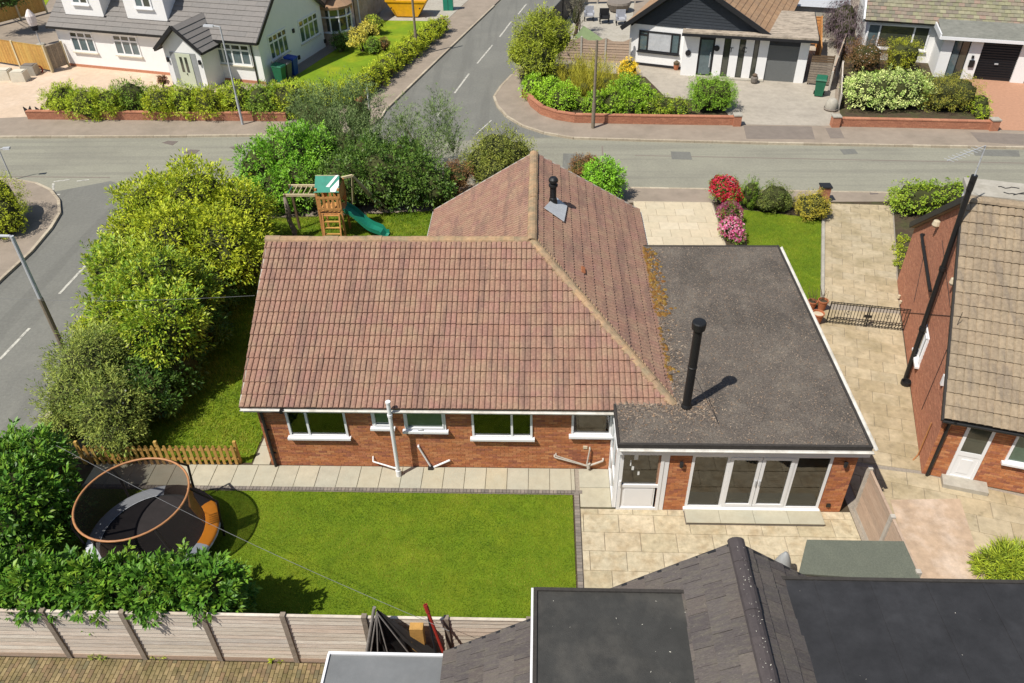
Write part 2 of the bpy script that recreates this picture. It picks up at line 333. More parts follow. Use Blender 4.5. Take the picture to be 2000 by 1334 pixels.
def pave(parent, name, poly, org, ang, su, sv, z0, z1, mat, bond=.5, gap=.012, stuff_after=300, jit=.0):
    """paving: every slab a piece of its own, cut at the edges of the convex polygon"""
    poly = ccw(poly); ca, sa = math.cos(ang), math.sin(ang)
    loc = [((p[0] - org[0]) * ca + (p[1] - org[1]) * sa, -(p[0] - org[0]) * sa + (p[1] - org[1]) * ca) for p in poly]
    u0 = min(p[0] for p in loc); u1 = max(p[0] for p in loc); v0 = min(p[1] for p in loc); v1 = max(p[1] for p in loc)
    shared = None; n = 0; extra = MB(); items = []
    for j in range(math.floor(v0 / sv), math.ceil(v1 / sv)):
        off = (bond * j) % 1.0 * su
        for i in range(math.floor((u0 - off) / su), math.ceil((u1 - off) / su)):
            a = off + i * su; b = j * sv
            rc = clipconv([(a + gap / 2, b + gap / 2), (a + su - gap / 2, b + gap / 2), (a + su - gap / 2, b + sv - gap / 2), (a + gap / 2, b + sv - gap / 2)], loc)
            if len(rc) < 3 or abs(area(rc)) < .004: continue
            cx = a + su / 2; cy = b + sv / 2
            wx = org[0] + cx * ca - cy * sa; wy = org[1] + cx * sa + cy * ca
            items.append((math.hypot(wx, wy), rc, cx, cy, wx, wy))
    items.sort(key=lambda t: t[0])
    for k, (d, rc, cx, cy, wx, wy) in enumerate(items):
        full = abs(area(rc) - (su - gap) * (sv - gap)) < 1e-5
        dz = random.uniform(-.004, .004)
        def prof(m, r):
            q = [(x - cx, y - cy) for x, y in r]; c = .007; n_ = len(q)
            mx = sum(p[0] for p in q) / n_; my = sum(p[1] for p in q) / n_
            ins = [(p[0] - math.copysign(min(c, abs(p[0] - mx) * .3), p[0] - mx), p[1] - math.copysign(min(c, abs(p[1] - my) * .3), p[1] - my)) for p in q]
            vs = [(*p, z0) for p in q] + [(*p, z1 - c) for p in q] + [(*p, z1) for p in ins]
            fs = [(t, (t + 1) % n_, n_ + (t + 1) % n_, n_ + t) for t in range(n_)] + [(n_ + t, n_ + (t + 1) % n_, 2 * n_ + (t + 1) % n_, 2 * n_ + t) for t in range(n_)] + [tuple(range(2 * n_, 3 * n_))]
            return vs, fs
        if k >= stuff_after:
            vs, fs = prof(None, rc); extra.cur = random.random()
            extra._add([(wx + x * ca - y * sa, wy + x * sa + y * ca, z + dz) for x, y, z in vs], fs); continue
        if full and shared is not None: me = shared
        else:
            m = MB(); vs, fs = prof(m, rc); m._add(vs, fs); me = m.mesh(name, mat)
            if full: shared = me
        o = bpy.data.objects.new(name, me); link(o, parent, (wx, wy, dz)); o.rotation_euler.z = ang
    if extra.v: extra.build(name + '_rest', mat, parent, kind='stuff')
def sheet(name, pts, z0, z1, mat, parent=None, kind='structure'):
    o = MB().prism([tuple(p)[:2] for p in pts], z0, z1).build(name, mat, parent)
    if kind and parent is None: o['kind'] = kind
    return o

def tile_mesh(kind, w, g):
    m = MB()
    if kind == 'roman':
        xs = []
        for k in range(2):
            for a, h in ((0, 0), (.10, .5), (.26, .92), (.48, 1), (.74, .95), (.91, .75), (.94, 0)): xs.append((w * (k + a) / 2, h * .045))
        xs.append((w, 0))
        L = g * 1.02; lift = .034
        n = len(xs); vs = [(x, 0, h + lift) for x, h in xs] + [(x, L, h * .9) for x, h in xs] + [(x, .004, -.01) for x, h in xs]
        fs = [(i, i + 1, n + i + 1, n + i) for i in range(n - 1)] + [(2 * n + i, 2 * n + i + 1, i + 1, i) for i in range(n - 1)]
        m._add(vs, fs)
    else:
        lift = .034; L = g * 1.02; e = .004
        m._add([(e, 0, lift), (w - e, 0, lift), (w - e, L, 0), (e, L, 0), (e, .002, -.01), (w - e, .002, -.01), (w - e, L, -.01), (e, L, -.01)],
               [(0, 1, 2, 3), (4, 5, 1, 0), (7, 4, 0, 3), (5, 6, 2, 1)])
    return m
def tile_slope(parent, deck_parent, name, O, Ud, Vd, poly, w, g, kind, mat, indiv, bond=0.0, stuff=None, voff=0.0):
    """lay tiles on a slope: local (u,v) polygon (convex, ccw). indiv = how many single pieces; the rest goes into the MB stuff"""
    Ud = V(Ud).normalized(); Vd = V(Vd).normalized(); Nn = Ud.cross(Vd).normalized()
    if Nn.z < 0: raise ValueError('slope normal')
    poly = ccw(poly); base = tile_mesh(kind, w, g); shared = None
    u0 = min(p[0] for p in poly); u1 = max(p[0] for p in poly); v0 = min(p[1] for p in poly); v1 = max(p[1] for p in poly)
    Rm = Matrix((Ud, Vd, Nn)).transposed()
    items = []
    for j in range(math.floor((v0 - voff) / g), math.ceil((v1 - voff) / g)):
        off = (bond * j) % 1.0 * w
        for i in range(math.floor((u0 - off) / w), math.ceil((u1 - off) / w)):
            a = off + i * w; b = j * g + voff
            rc = clipconv([(a, b), (a + w, b), (a + w, b + g), (a, b + g)], poly)
            if len(rc) < 3 or area(rc) < .002: continue
            full = abs(area(rc) - w * g) < 1e-5
            P = V(O) + Ud * a + Vd * b
            items.append(((P - CAMP).length, a, b, full, P))
    items.sort(key=lambda t: t[0])
    cnt = 0
    for d, a, b, full, P in items:
        if full: vs, fs = base.v, base.f
        else:
            bm = bmesh.new(); bv = [bm.verts.new(v) for v in base.v]
            for f in base.f: bm.faces.new([bv[i] for i in f])
            for i in range(len(poly)):
                p = poly[i]; q = poly[(i + 1) % len(poly)]
                ed = V((q[0] - p[0], q[1] - p[1], 0)); nn = V((ed.y, -ed.x, 0))
                bmesh.ops.bisect_plane(bm, geom=bm.verts[:] + bm.edges[:] + bm.faces[:], plane_co=V((p[0] - a, p[1] - b, 0)) + nn.normalized() * .001, plane_no=nn, clear_outer=True)
            bm.verts.index_update(); vs = [tuple(v.co) for v in bm.verts]; fs = [tuple(v.index for v in f.verts) for f in bm.faces]; bm.free()
            if not fs: continue
        if cnt < indiv:
            if full and shared: me = shared
            else:
                m = MB(); m.v = vs; m.f = fs; me = m.mesh(name, mat)
                if full: shared = me
            slip = random.uniform(.012, .03) if random.random() < .02 else random.gauss(0, .004)
            o = bpy.data.objects.new(name, me); link(o, deck_parent, P - Vd * slip + Nn * (random.uniform(0, .012) + (.008 if slip > .012 else 0) + .010 * math.sin(a * 1.3 + b * .7))); 
            o.rotation_euler = (Rm @ Matrix.Rotation(random.gauss(0, .004), 3, 'Z') @ Matrix.Rotation(random.gauss(0, .006), 3, 'Y')).to_euler(); cnt += 1
        else:
            stuff.cur = random.random(); jz = random.uniform(0, .006)
            stuff._add([P + Nn * (v[2] + jz) + Ud * v[0] + Vd * v[1] for v in vs], fs)
    return cnt
def brickwork(parent, fr, u0, u1, z0, z1, holes=(), mat='brick', top=None, bl=.225, bh=.075, proud=.006, name='brickwork'):
    """bricks laid in stretcher bond, joined (too small to pick apart singly); holes = (u0,u1,z0,z1)"""
    m = MB(); k = 0; z = z0
    while z < z1 - .02:
        za, zb = z, min(z + bh - .01, z1); segs = []
        u = u0 - (k % 2) * bl / 2
        lo, hi = (u0, u1) if top is None else top(zb)
        while u < u1:
            a, b = max(u, u0, lo), min(u + bl - .01, u1, hi); u += bl
            if b - a < .03: continue
            parts = [(a, b)]
            for h in holes:
                if zb > h[2] and za < h[3]:
                    nw = []
                    for p, q in parts:
                        if q <= h[0] or p >= h[1]: nw.append((p, q)); continue
                        if p < h[0]: nw.append((p, h[0]))
                        if q > h[1]: nw.append((h[1], q))
                    parts = nw
            for p, q in parts:
                if q - p < .02: continue
                m.cur = random.random(); d = proud + random.uniform(-.002, .003)
                vs = [fr.p(p, d, za), fr.p(q, d, za), fr.p(q, d, zb), fr.p(p, d, zb), fr.p(p, -.01, za), fr.p(q, -.01, za), fr.p(q, -.01, zb), fr.p(p, -.01, zb)]
                m._add(vs, [(0, 1, 2, 3), (4, 5, 1, 0), (5, 6, 2, 1), (6, 7, 3, 2), (7, 4, 0, 3)])
        z += bh; k += 1
    if m.v: return m.build(name, mat, parent, kind='stuff')
def window(parent, fr, u0, u1, z0, z1, mull=(), trans=None, mat='upvc', glass='glass', sill=True, fw=.06, name='window', d=0.0, sillmat=None, opens=()):
    """frame with mullions at fractions mull; trans: {light index: height fraction of a transom}; panes are sub-parts"""
    m = MB(); D0, D1 = d - .06, d + .035
    m.fbox(fr, u0, u1, D0, D1, z0, z0 + fw); m.fbox(fr, u0, u1, D0, D1, z1 - fw, z1)
    m.fbox(fr, u0, u0 + fw, D0, D1 - .002, z0 + fw, z1 - fw); m.fbox(fr, u1 - fw, u1, D0, D1 - .002, z0 + fw, z1 - fw)
    xs = [u0 + fw / 2] + [u0 + (u1 - u0) * t for t in mull] + [u1 - fw / 2]
    for x in xs[1:-1]: m.fbox(fr, x - fw / 2, x + fw / 2, D0, D1 - .003, z0 + fw, z1 - fw)
    o = None; cells = []
    for i in range(len(xs) - 1):
        a, b = xs[i] + fw / 2, xs[i + 1] - fw / 2
        ts = trans.get(i, trans.get('*')) if trans else None
        if ts:
            zt = z0 + (z1 - z0) * ts; m.fbox(fr, a, b, D0, D1 - .004, zt - fw / 2, zt + fw / 2); cells += [(a, b, z0 + fw, zt - fw / 2), (a, b, zt + fw / 2, z1 - fw)]
        else: cells.append((a, b, z0 + fw, z1 - fw))
        if i in opens:
            zt = cells[-1][2]; m.fbox(fr, a, a + .035, D0, D1 + .02, zt, z1 - fw); m.fbox(fr, b - .035, b, D0, D1 + .02, zt, z1 - fw); m.fbox(fr, a, b, D0, D1 + .021, zt, zt + .035); m.fbox(fr, a, b, D0, D1 + .021, z1 - fw - .035, z1 - fw)
    o = m.build(name, mat, parent)
    for k, (a, b, c, e) in enumerate(cells):
        g = glass[k % len(glass)] if isinstance(glass, (list, tuple)) else glass
        q = MB(); q.fbox(fr, a, b, d - .02, d, c, e); q.build('pane', g, o)
    if sill:
        q = MB(); q.fbox(fr, u0 - .06, u1 + .06, d - .02, d + .12, z0 - .07, z0 - .001); q.build('sill', sillmat or mat, o)
    return o

# ================================================================== GROUND, ROADS, PAVEMENTS
RZ = -.10
tag(MB().box(-1500, 1500, -800, 2500, -.6, -.16).build('ground', 'soil'), kind='structure')
road = tag(MB().box(-300, 300, -60, 420, -.15, RZ).build('road', 'asphalt'), kind='structure')
def g2(pts, z=0): return [tuple(G(x, y, z))[:2] for x, y in pts]
sdir = V((5.81, 25.2)).normalized()   # direction of the side road
def ext(p, d, t): return (p[0] + d[0] * t, p[1] + d[1] * t)
def arc(a, c, b, n=8):   # rounded corner: quadratic curve
    return [((1 - t) ** 2 * a[0] + 2 * t * (1 - t) * c[0] + t * t * b[0], (1 - t) ** 2 * a[1] + 2 * t * (1 - t) * c[1] + t * t * b[1]) for t in [i / n for i in range(n + 1)]]
def kerb_line(parent, pts, every=.92, maxn=170):
    """kerb stones along a line, each a piece of its own"""
    pts = [V(p) for p in pts]; n = 0
    seg = []; 
    for a, b in zip(pts[:-1], pts[1:]):
        L = (b - a).length; k = max(1, round(L / every))
        for i in range(k): seg.append((a + (b - a) * (i / k), a + (b - a) * ((i + 1) / k)))
    for a, b in seg:
        if n >= maxn or a.length > 90: continue
        d = (b - a).normalized(); nn = V((-d.y, d.x)) * .065; gp = d * .006
        q = [a + gp - nn, b - gp - nn, b - gp + nn, a + gp + nn]; m = MB(); zz = random.uniform(.004, .012)
        m.prism([tuple(t) for t in q], -.12, zz); m.build('kerb_stone', 'kerb', parent); n += 1
# north-west block (white house), north-east block, south-west corner, south-east block (main plot)
nwk = [(-300, 39.8)] + g2([(0, 266), (300, 265), (560, 262)]) + arc(g2([(620, 260)])[0], g2([(735, 262)])[0], g2([(752, 214)])[0], 7)[1:] + g2([(860, 110), (965, 10)])
nwk.append(ext(nwk[-1], sdir, 120))
NW = tag(MB().prism(nwk + [(-300, 250)], -.13, 0).build('pavement', 'pavement'), kind='structure'); NW['label'] = 'pinkish footway in front of the white house and along the side road'
nek = g2([(1000, 145), (978, 168), (965, 188), (972, 206), (990, 226), (1020, 244), (1062, 258), (1120, 268), (1250, 272), (1500, 278), (2000, 287)])
nek = [ext(nek[0], sdir, 150)] + nek + [(300, 22)]
NE = tag(MB().prism(nek + [(300, 250)], -.13, 0).build('pavement', 'pavement'), kind='structure'); NE['label'] = 'footway curving round the corner of the garage house'
swk = [(-21.3, -40)] + g2([(0, 545), (60, 490), (98, 445), (116, 415), (114, 390), (98, 370), (70, 357), (30, 350), (0, 348)]) + [(-300, 34.2)]
SW = tag(MB().prism(swk + [(-300, -40)], -.13, 0).build('pavement', 'pavement'), kind='structure'); SW['label'] = 'rounded footway corner at the left edge beyond the lamp post'
LKX = G(60, 855).x
nk = g2([(1230, 366), (1740, 376)])
kd = V((nk[1][0] - nk[0][0], nk[1][1] - nk[0][1])).normalized()
pL = ext(nk[0], kd, -14.5); pR = ext(nk[1], kd, 200)
sek = [(LKX, -40), (LKX, 28.5)] + arc((LKX, 29.5), (LKX, pL[1] + .1), pL, 7) + [nk[0], nk[1], pR]
SE = tag(MB().prism(sek + [(300, -40)], -.13, 0).build('pavement', 'pavement'), kind='structure'); SE['label'] = 'footway round the main plot'
kerb_line(NW, nwk[1:-1]); kerb_line(NE, nek[1:-1]); kerb_line(SW, [ext(g2([(0, 545)])[0], (0, -1), 8)] + swk[1:-1]); kerb_line(SE, [(LKX, 12)] + sek[1:-1] + [ext(nk[1], kd, 14)])
def patch(parent, name, pts, z, mat, t=.003):
    return MB().prism(g2(pts, z), z - t, z).build(name, mat, parent)
for q in ([(1452, 245), (1585, 247), (1592, 272), (1458, 271)], [(1612, 250), (1640, 250), (1650, 270), (1622, 270)], [(1895, 258), (2000, 262), (2000, 283), (1912, 277)]):
    patch(NE, 'tarmac_patch', q, .005, 'pavement_patch')
for q in ([(560, 228), (640, 228), (640, 262), (545, 262)],):
    patch(NW, 'tarmac_patch', q, .005, 'pavement_patch')
# darker resurfaced carriageway of the two side roads, laid over the older street
lk = [ext(g2([(98, 372)])[0], (0, 0), 0), g2([(215, 350)])[0], (LKX - .02, 31.5), (LKX - .02, -38), (-21.25, -38), (-21.25, 22)] + g2([(0, 548), (62, 492), (100, 447), (119, 415), (116, 390)], RZ)
MB().prism(lk, RZ - .01, RZ + .004).build('resurfaced_carriageway', 'asphalt_dark', road)
a0 = g2([(752, 218), (972, 8)], RZ); b0 = g2([(962, 188), (1000, 145)], RZ)
MB().prism([a0[0], a0[1], ext(a0[1], sdir, 100), ext(b0[1], sdir, 122), b0[1], b0[0]] + g2([(985, 228), (1030, 252), (1080, 268), (900, 275), (720, 262)], RZ), RZ - .01, RZ + .004).build('resurfaced_carriageway', 'asphalt_dark', road)
def dash(a, b, wd=.11, nm='road_marking'):
    p, q = G(*a, RZ), G(*b, RZ); d = (q - p).normalized(); n = V((-d.y, d.x, 0)) * wd / 2
    MB().prism([tuple(p - n)[:2], tuple(q - n)[:2], tuple(q + n)[:2], tuple(p + n)[:2]], RZ + .002, RZ + .009).build(nm, 'road_paint', road)
for a, b in (((0, 702), (58, 641)), ((116, 574), (170, 516)), ((888, 182), (916, 144)), ((932, 124), (962, 88)), ((976, 72), (998, 43)), ((1012, 28), (1028, 8)), ((853, 228), (862, 215)),
             ((105, 355), (136, 351)), ((150, 354), (174, 351)), ((104, 358), (104, 379)), ((-120, 830), (-40, 745))): dash(a, b)
dash((104, 381), (118, 380)); dash((930, 262), (960, 235), .06)
for q in ([(316, 279), (328, 275), (348, 276), (337, 284)], [(357, 299), (371, 292), (391, 293), (380, 302)], [(448, 288), (468, 284), (482, 288), (462, 294)]):
    MB().prism(g2(q, RZ), RZ, RZ + .007).build('manhole_cover', 'iron_cover', road)
for q in ([(300, 262), (560, 258), (556, 259.5), (300, 263.5)], [(1240, 303), (2000, 318), (2000, 319.3), (1240, 304.2)], [(-20, 344), (215, 346), (215, 347.5), (-20, 345.5)], [(560, 300), (900, 290), (900, 291.3), (560, 301.4)], [(1175, 285), (1178, 362), (1180.5, 362), (1177.5, 285)]):
    MB().prism(g2(q, RZ), RZ, RZ + .005).build('tar_seam', 'pavement_patch', road)
for q in ([(1310, 296), (1348, 297), (1352, 312), (1312, 311)], [(1640, 292), (1668, 291), (1676, 300), (1648, 302)], [(480, 290), (560, 288), (558, 318), (470, 322)], [(1100, 300), (1140, 300), (1142, 330), (1098, 330)], [(1900, 292), (1990, 294), (1992, 306), (1904, 304)]):
    MB().prism(g2(q, RZ), RZ, RZ + .006).build('tarmac_patch', 'asphalt_dark', road)
for q in ([(1697, 374), (1712, 373), (1716, 379), (1700, 380)],):
    MB().prism(g2(q, 0), 0, .006).build('drain_cover', 'iron_cover', SE)
# ------------------------------------------------------------------ main plot
PZ = .004
plot = sheet('garden_soil', [(-13.6, 8), (-13.6, 30.4), (4.2, 32.0), (17.5, 32.1), (40, 31), (40, 4), (-13.6, 4)], -.1, PZ, 'soil')
WY = 15.67      # rear wall line
EY = 14.20      # extension rear wall
XL, XR, EX = -7.72, 2.0, 8.02
rear_lawn_poly = [(-12.9, 9.72), (.92, 9.72), (.92, 14.66), (-12.9, 14.66)]
rear_lawn = sheet('lawn', rear_lawn_poly, -.05, .02, 'lawn'); rear_lawn['label'] = 'mown rear lawn between fence and path'
side_lawn_poly = [(-13.0, 15.75), (-8.35, 15.75), (-8.35, 24.6), (-4.1, 24.6), (-4.1, 31.2), (-13.0, 30.3)]
side_lawn = sheet('lawn', side_lawn_poly, -.05, .02, 'lawn'); side_lawn['label'] = 'side lawn in the shade of tall shrubs'
fl = g2([(1448, 410), (1604, 428), (1602, 584), (1530, 600), (1460, 480)])
front_lawn = sheet('lawn', fl, -.05, .02, 'lawn'); front_lawn['label'] = 'small front lawn beside the long driveway'
path = sheet('path', [(-12.9, 14.69), (1.98, 14.69), (1.98, 15.66), (-12.9, 15.66)], -.05, .008, 'mortar')
pave(path, 'paving_slab', [(-12.9, 14.83), (1.0, 14.83), (1.0, 15.64), (-12.9, 15.64)], (-12.9, 14.83), 0, .60, .81, .0, .035, 'path_slab', 0)
pave(path, 'paving_slab', [(1.12, 14.24), (1.97, 14.24), (1.97, 15.64), (1.12, 15.64)], (1.12, 14.24), 0, .85, .70, .0, .035, 'path_slab', 0)
pave(path, 'paving_slab', [(-8.3, 15.67), (-7.8, 15.67), (-7.8, 17.2), (-8.25, 17.2)], (-8.3, 15.67), 0, .55, .77, .0, .033, 'path_slab', 0)
edge = MB()
x = -12.9
while x < 1.1:
    edge.cur = random.random(); edge.box(x, x + .09, 14.70, 14.82, 0, .04 + random.uniform(0, .006)); x += .1
y = 9.75
while y < 14.69:
    edge.cur = random.random(); edge.box(.965, 1.10, y, y + .09, 0, .04 + random.uniform(0, .006)); y += .1
edge.build('edging_setts', 'sett', path, kind='stuff')
patio = sheet('patio', [(1.12, 8.6), (8.3, 8.6), (8.3, EY), (1.12, EY)], -.05, .006, 'mortar')
pave(patio, 'paving_slab', [(1.13, 9.2), (8.3, 9.2), (8.3, EY - .02), (1.13, EY - .02)], (1.13, 9.2), math.radians(-.6), .93, .60, 0, .03, 'sandstone', .43)
# shared drive between the two houses
gA, gB = G(1752, 550), G(1800, 925)
gdir = (gA - gB).normalized(); gang = math.atan2(gdir.y, gdir.x) - math.pi / 2
drive = sheet('driveway', [(8.32, 6), (8.32, 23.0)] + g2([(1600, 600), (1605, 398), (1745, 402), (1758, 612)]) + [tuple(gB)[:2], (20, 12.9), (20, 6)], -.05, .006, 'mortar')
pave(drive, 'paving_slab', g2([(1607, 398), (1742, 402), (1756, 606), (1604, 592)]), tuple(gB)[:2], gang, .78, .52, 0, .03, 'pale_slab' if 0 else 'drive_slab', .5)
d1 = [(8.34, 16.2), (8.34, 23.2)] + g2([(1598, 604), (1757, 614)]) + [tuple(gB + gdir * .1)[:2]]
pave(drive, 'paving_slab', d1, tuple(gB)[:2], gang, .78, .55, 0, .032, 'drive_slab', .5)
pave(drive, 'paving_slab', [(8.62, 9), (16.5, 9), (16.5, 13.7), tuple(gB - V((0, .05, 0)))[:2], (8.62, 15.95)], tuple(gB)[:2], gang, .82, .60, 0, .03, 'drive_slab', .5)
MB().prism(g2([(1738, 978), (1874, 976), (1927, 1142), (1795, 1160)]), .0, .043).build('concrete_pad', 'concrete_pink', drive)
# front terrace
terr = sheet('terrace', g2([(1236, 393), (1392, 395), (1425, 500), (1255, 500)]), -.05, .006, 'mortar')
pave(terr, 'paving_slab', g2([(1237, 394), (1390, 396), (1423, 500), (1257, 500)]), tuple(G(1257, 478))[:2], math.radians(-.5), .82, .62, 0, .03, 'pale_slab', .5)
# block paving in the bottom left corner
bp = sheet('block_paving', [(-14, 4), (-3.9, 4), (-3.9, 9.58), (-14, 9.58)], -.05, .004, 'soil')
pave(bp, 'block_paver', [(-13.2, 8.3), (-4.1, 8.3), (-4.1, 9.56), (-13.2, 9.56)], (-13.2, 8.3), math.radians(90), .20, .10, 0, .03, 'block_paver', .5, gap=.008)

# ------------------------------------------------------------------ north-west plot
wp = sheet('driveway', g2([(-200, 240), (58, 228), (120, 228), (320, 185), (420, 185), (520, 180), (410, 160), (330, 145), (130, 124), (0, 118), (-200, 100)]), -.05, .008, 'drive_pink'); wp['label'] = 'pink paved forecourt of the white house'
nl = sheet('lawn', g2([(330, 215), (700, 205), (860, 40), (745, 38), (690, 75), (640, 96), (540, 165), (420, 190)]), -.05, .012, 'lawn_far'); nl['label'] = 'striped lawn beside the gable of the white house'
nd = sheet('driveway', g2([(740, 40), (870, 42), (915, 0), (940, -40), (760, -40)]), -.05, .018, 'concrete'); nd['label'] = 'concrete drive under the yellow skip'
bl = sheet('lawn', g2([(-300, 60), (0, 42), (90, 10), (130, -60), (-200, -60)]), -.05, .012, 'lawn_far'); bl['label'] = 'back lawn left of the white house'
# ------------------------------------------------------------------ north-east plot
nep = sheet('driveway', g2([(1440, 243), (1625, 246), (1640, 90), (1590, 60), (1330, 140), (1230, 125), (1100, 120), (1105, 135), (1260, 150), (1300, 190), (1400, 200)]), -.05, .01, 'drive_grey'); nep['label'] = 'pale grey imprinted drive before the garage'
nes = sheet('garden_soil', g2([(1022, 185), (1065, 225), (1125, 238), (1440, 240), (1400, 198), (1300, 186), (1262, 146), (1100, 128), (1012, 135)]), -.05, .006, 'soil')
ner = sheet('driveway', g2([(1942, 253), (2100, 260), (2100, 150), (1880, 150), (1890, 200)]), -.05, .009, 'drive_red'); ner['label'] = 'red brick drive at the right edge'
nrs = sheet('garden_soil', g2([(1640, 240), (1940, 250), (1885, 150), (1640, 60)]), -.05, .006, 'soil')
ney = sheet('patio', g2([(1100, 100), (1225, 110), (1240, 0), (1250, -60), (1120, -60)]), -.05, .008, 'concrete'); ney['label'] = 'grey paved yard behind the wavy fence'

# ================================================================== MAIN BUNGALOW
EZ, RGZ, RGY = 2.43, 4.72, 20.45       # eave height, ridge height, ridge line
EAVY = WY - .24
house = thing('bungalow', 'brick bungalow with brown pantile roof and flat roofed extension, centre of the picture', 'house', (XL, WY, 0))
fw_ = Fr((0, WY, 0), (1, 0))           # rear wall
fe_ = Fr((0, EY, 0), (1, 0))           # extension rear wall
LVX0, LVX1 = -8.05, -8.26
RX = -.25; REX, LEX = 3.68, -4.0; GFY = 26.6; FEY = 24.2
wins = []
def hole(fr, x0, y0, x1, y1):
    a = fr.at(x0, y0); b = fr.at(x1, y1); return [a[0], b[0], b[1], a[1]]
W1 = hole(fw_, 556, 804, 682, 851); W2 = hole(fw_, 724, 804, 768, 832); W3 = hole(fw_, 787, 804, 872, 838); W4 = hole(fw_, 920, 804, 1040, 853); W5 = hole(fw_, 1117, 806, 1193, 848)
for q in (W1, W2, W3, W4, W5): q[3] = 2.33
wm = MB()
hs = [tuple(q) for q in (W1, W2, W3, W4, W5)]
def holed(m, x0, x1, y0, y1, z0, z1, holes):
    xs = x0
    for a, b, c, d in sorted(holes):
        m.box(xs, a, y0, y1, z0, z1); m.box(a, b, y0, y1, z0, c); m.box(a, b, y0, y1, d, z1); xs = b
    m.box(xs, x1, y0, y1, z0, z1)
holed(wm, XL, XR, WY, WY + .25, 0, 2.46, hs); wm.box(XL, XL + .25, WY + .25, FEY - .3, 0, 2.46); wm.box(XL + .25, -4 + .3, FEY - .55, FEY - .3, 0, 2.46)
wm.box(-3.75, -3.5, FEY - .3, GFY - .25, 0, 2.46); wm.box(3.2, 3.45, 20, GFY - .25, 0, 2.46)
wm.poly([(-3.75, GFY - .25, 0), (3.45, GFY - .25, 0), (3.45, GFY - .25, 2.4), (RX, GFY - .25, RGZ - .25), (-3.75, GFY - .25, 2.4)])
wm.poly([(XL, WY + .24, 2.40), (XL, RGY, RGZ - .2), (XL, FEY - .3, 2.40)])
wm.build('wall', 'mortar_red', house)
brickwork(house, fw_, XL, XR, .02, 2.40, [tuple(q) for q in (W1, W2, W3, W4, W5)])
# gable end wall bricks on the left
fl_ = Fr((XL, FEY - .3, 0), (0, -1))
brickwork(house, fl_, 0, FEY - .3 - WY, .02, 2.4)
D1 = hole(fe_, 1214, 872, 1284, 994); D1[2] = .03
PD = hole(fe_, 1352, 881, 1597, 983)
PD[2] = .16; PD[1] = fe_.at(1597, 990)[0]; PD[3] = 2.13; PD[0] = fe_.at(1337, 985)[0]
# extension shell
em = MB(); em.box(EX - .25, EX, EY, 23.5, 0, 2.30); em.box(3.05, PD[0], EY, EY + .25, 0, 2.30); em.box(PD[1], EX - .25, EY, EY + .25, 0, 2.30); em.box(PD[0], PD[1], EY, EY + .25, PD[3], 2.30); em.box(PD[0], PD[1], EY, EY + .25, 0, PD[2]); em.box(3.5, EX - .25, 23.25, 23.5, 0, 2.30)
em.build('extension_wall', 'mortar_red', house)
brickwork(house, fe_, 3.10, EX, .02, 2.24, [(PD[0], PD[1], 0, PD[3])])
fr_ = Fr((EX, EY, 0), (0, 1)); brickwork(house, fr_, 0, 9.2, .02, 2.24)
window(house, fw_, *W1, mull=(.34,), trans={0: .84}, glass='clear_glass', d=.012, opens=(0,))
window(house, fw_, *W2, glass='glass_green', d=.012, opens=(0,))
window(house, fw_, *W3, glass='glass_green', d=.012, opens=(0,))
window(house, fw_, *W4, mull=(.66,), trans={1: .86}, glass='clear_glass', d=.012, opens=(1,))
window(house, fw_, *W5, trans={0: .80}, glass='clear_glass', d=.012)
# rooms seen dimly through the clear panes
rm = MB(); rm.box(XL + .3, XR - .1, WY + .3, 20.0, .03, .09); rm.box(XR + .3, EX - .3, EY + .3, 23.2, .03, .12); rm.build('floor', 'floor_wood', house)
rm = MB(); rm.box(XL + .26, 3.1, WY + 3.6, WY + 3.7, .09, 2.4); rm.box(-1.6, -1.5, WY + .3, WY + 3.6, .09, 2.4); rm.box(3.3, EX - .3, EY + 5.0, EY + 5.1, .12, 2.25); rm.box(-4.6, -4.5, WY + .3, WY + 3.6, .09, 2.4); rm.build('room_wall', 'room_wall', house)
def curtain(u0, u1, z0, z1, y, mat='curtain'):
    m = MB(); n = max(6, int((u1 - u0) / .03)); vs = []
    for i in range(n + 1):
        u = u0 + (u1 - u0) * i / n; d = .02 * math.sin(i * 1.4); vs += [(u, y + d, z0), (u, y + d, z1)]
    m._add(vs, [(2 * i, 2 * i + 2, 2 * i + 3, 2 * i + 1) for i in range(n)]); m.build('curtain', mat, house)
curtain(W1[0] + .06, W1[0] + .36, W1[2], W1[3], WY + .30); curtain(W1[0] + .62, W1[1] - .05, W1[2], W1[3], WY + .30, 'curtain')
curtain(W4[0] + .05, W4[0] + .22, W4[2], W4[3], WY + .30, 'cream'); curtain(W4[1] - .2, W4[1] - .05, W4[2], W4[3], WY + .30, 'cream')
sb_ = MB(); sb_.box(W5[0], W5[1], WY + .27, WY + .5, W5[2] - .1, W5[2] - .04); sb_.tube((W5[0] + .4, WY + .38, W5[2] - .04), (W5[0] + .4, WY + .38, W5[2] + .2), .05); sb_.tube((W5[0] + .7, WY + .38, W5[2] - .04), (W5[0] + .7, WY + .38, W5[2] + .12), .06); sb_.build('window_ledge', 'upvc', house)
tb_ = MB(); tb_.box(4.6, 6.2, EY + 1.5, EY + 2.4, .78, .83)
for x_ in (4.7, 6.1):
    for y_ in (EY + 1.6, EY + 2.3): tb_.box(x_ - .03, x_ + .03, y_ - .03, y_ + .03, .12, .78)
tb_.build('dining_table', 'floor_wood', house); tb_ = MB(); tb_.box(6.5, 7.4, EY + 1.2, EY + 3.2, .12, .5); tb_.box(7.2, 7.4, EY + 1.2, EY + 3.2, .5, .9); tb_.build('sofa', 'bin_grey', house)
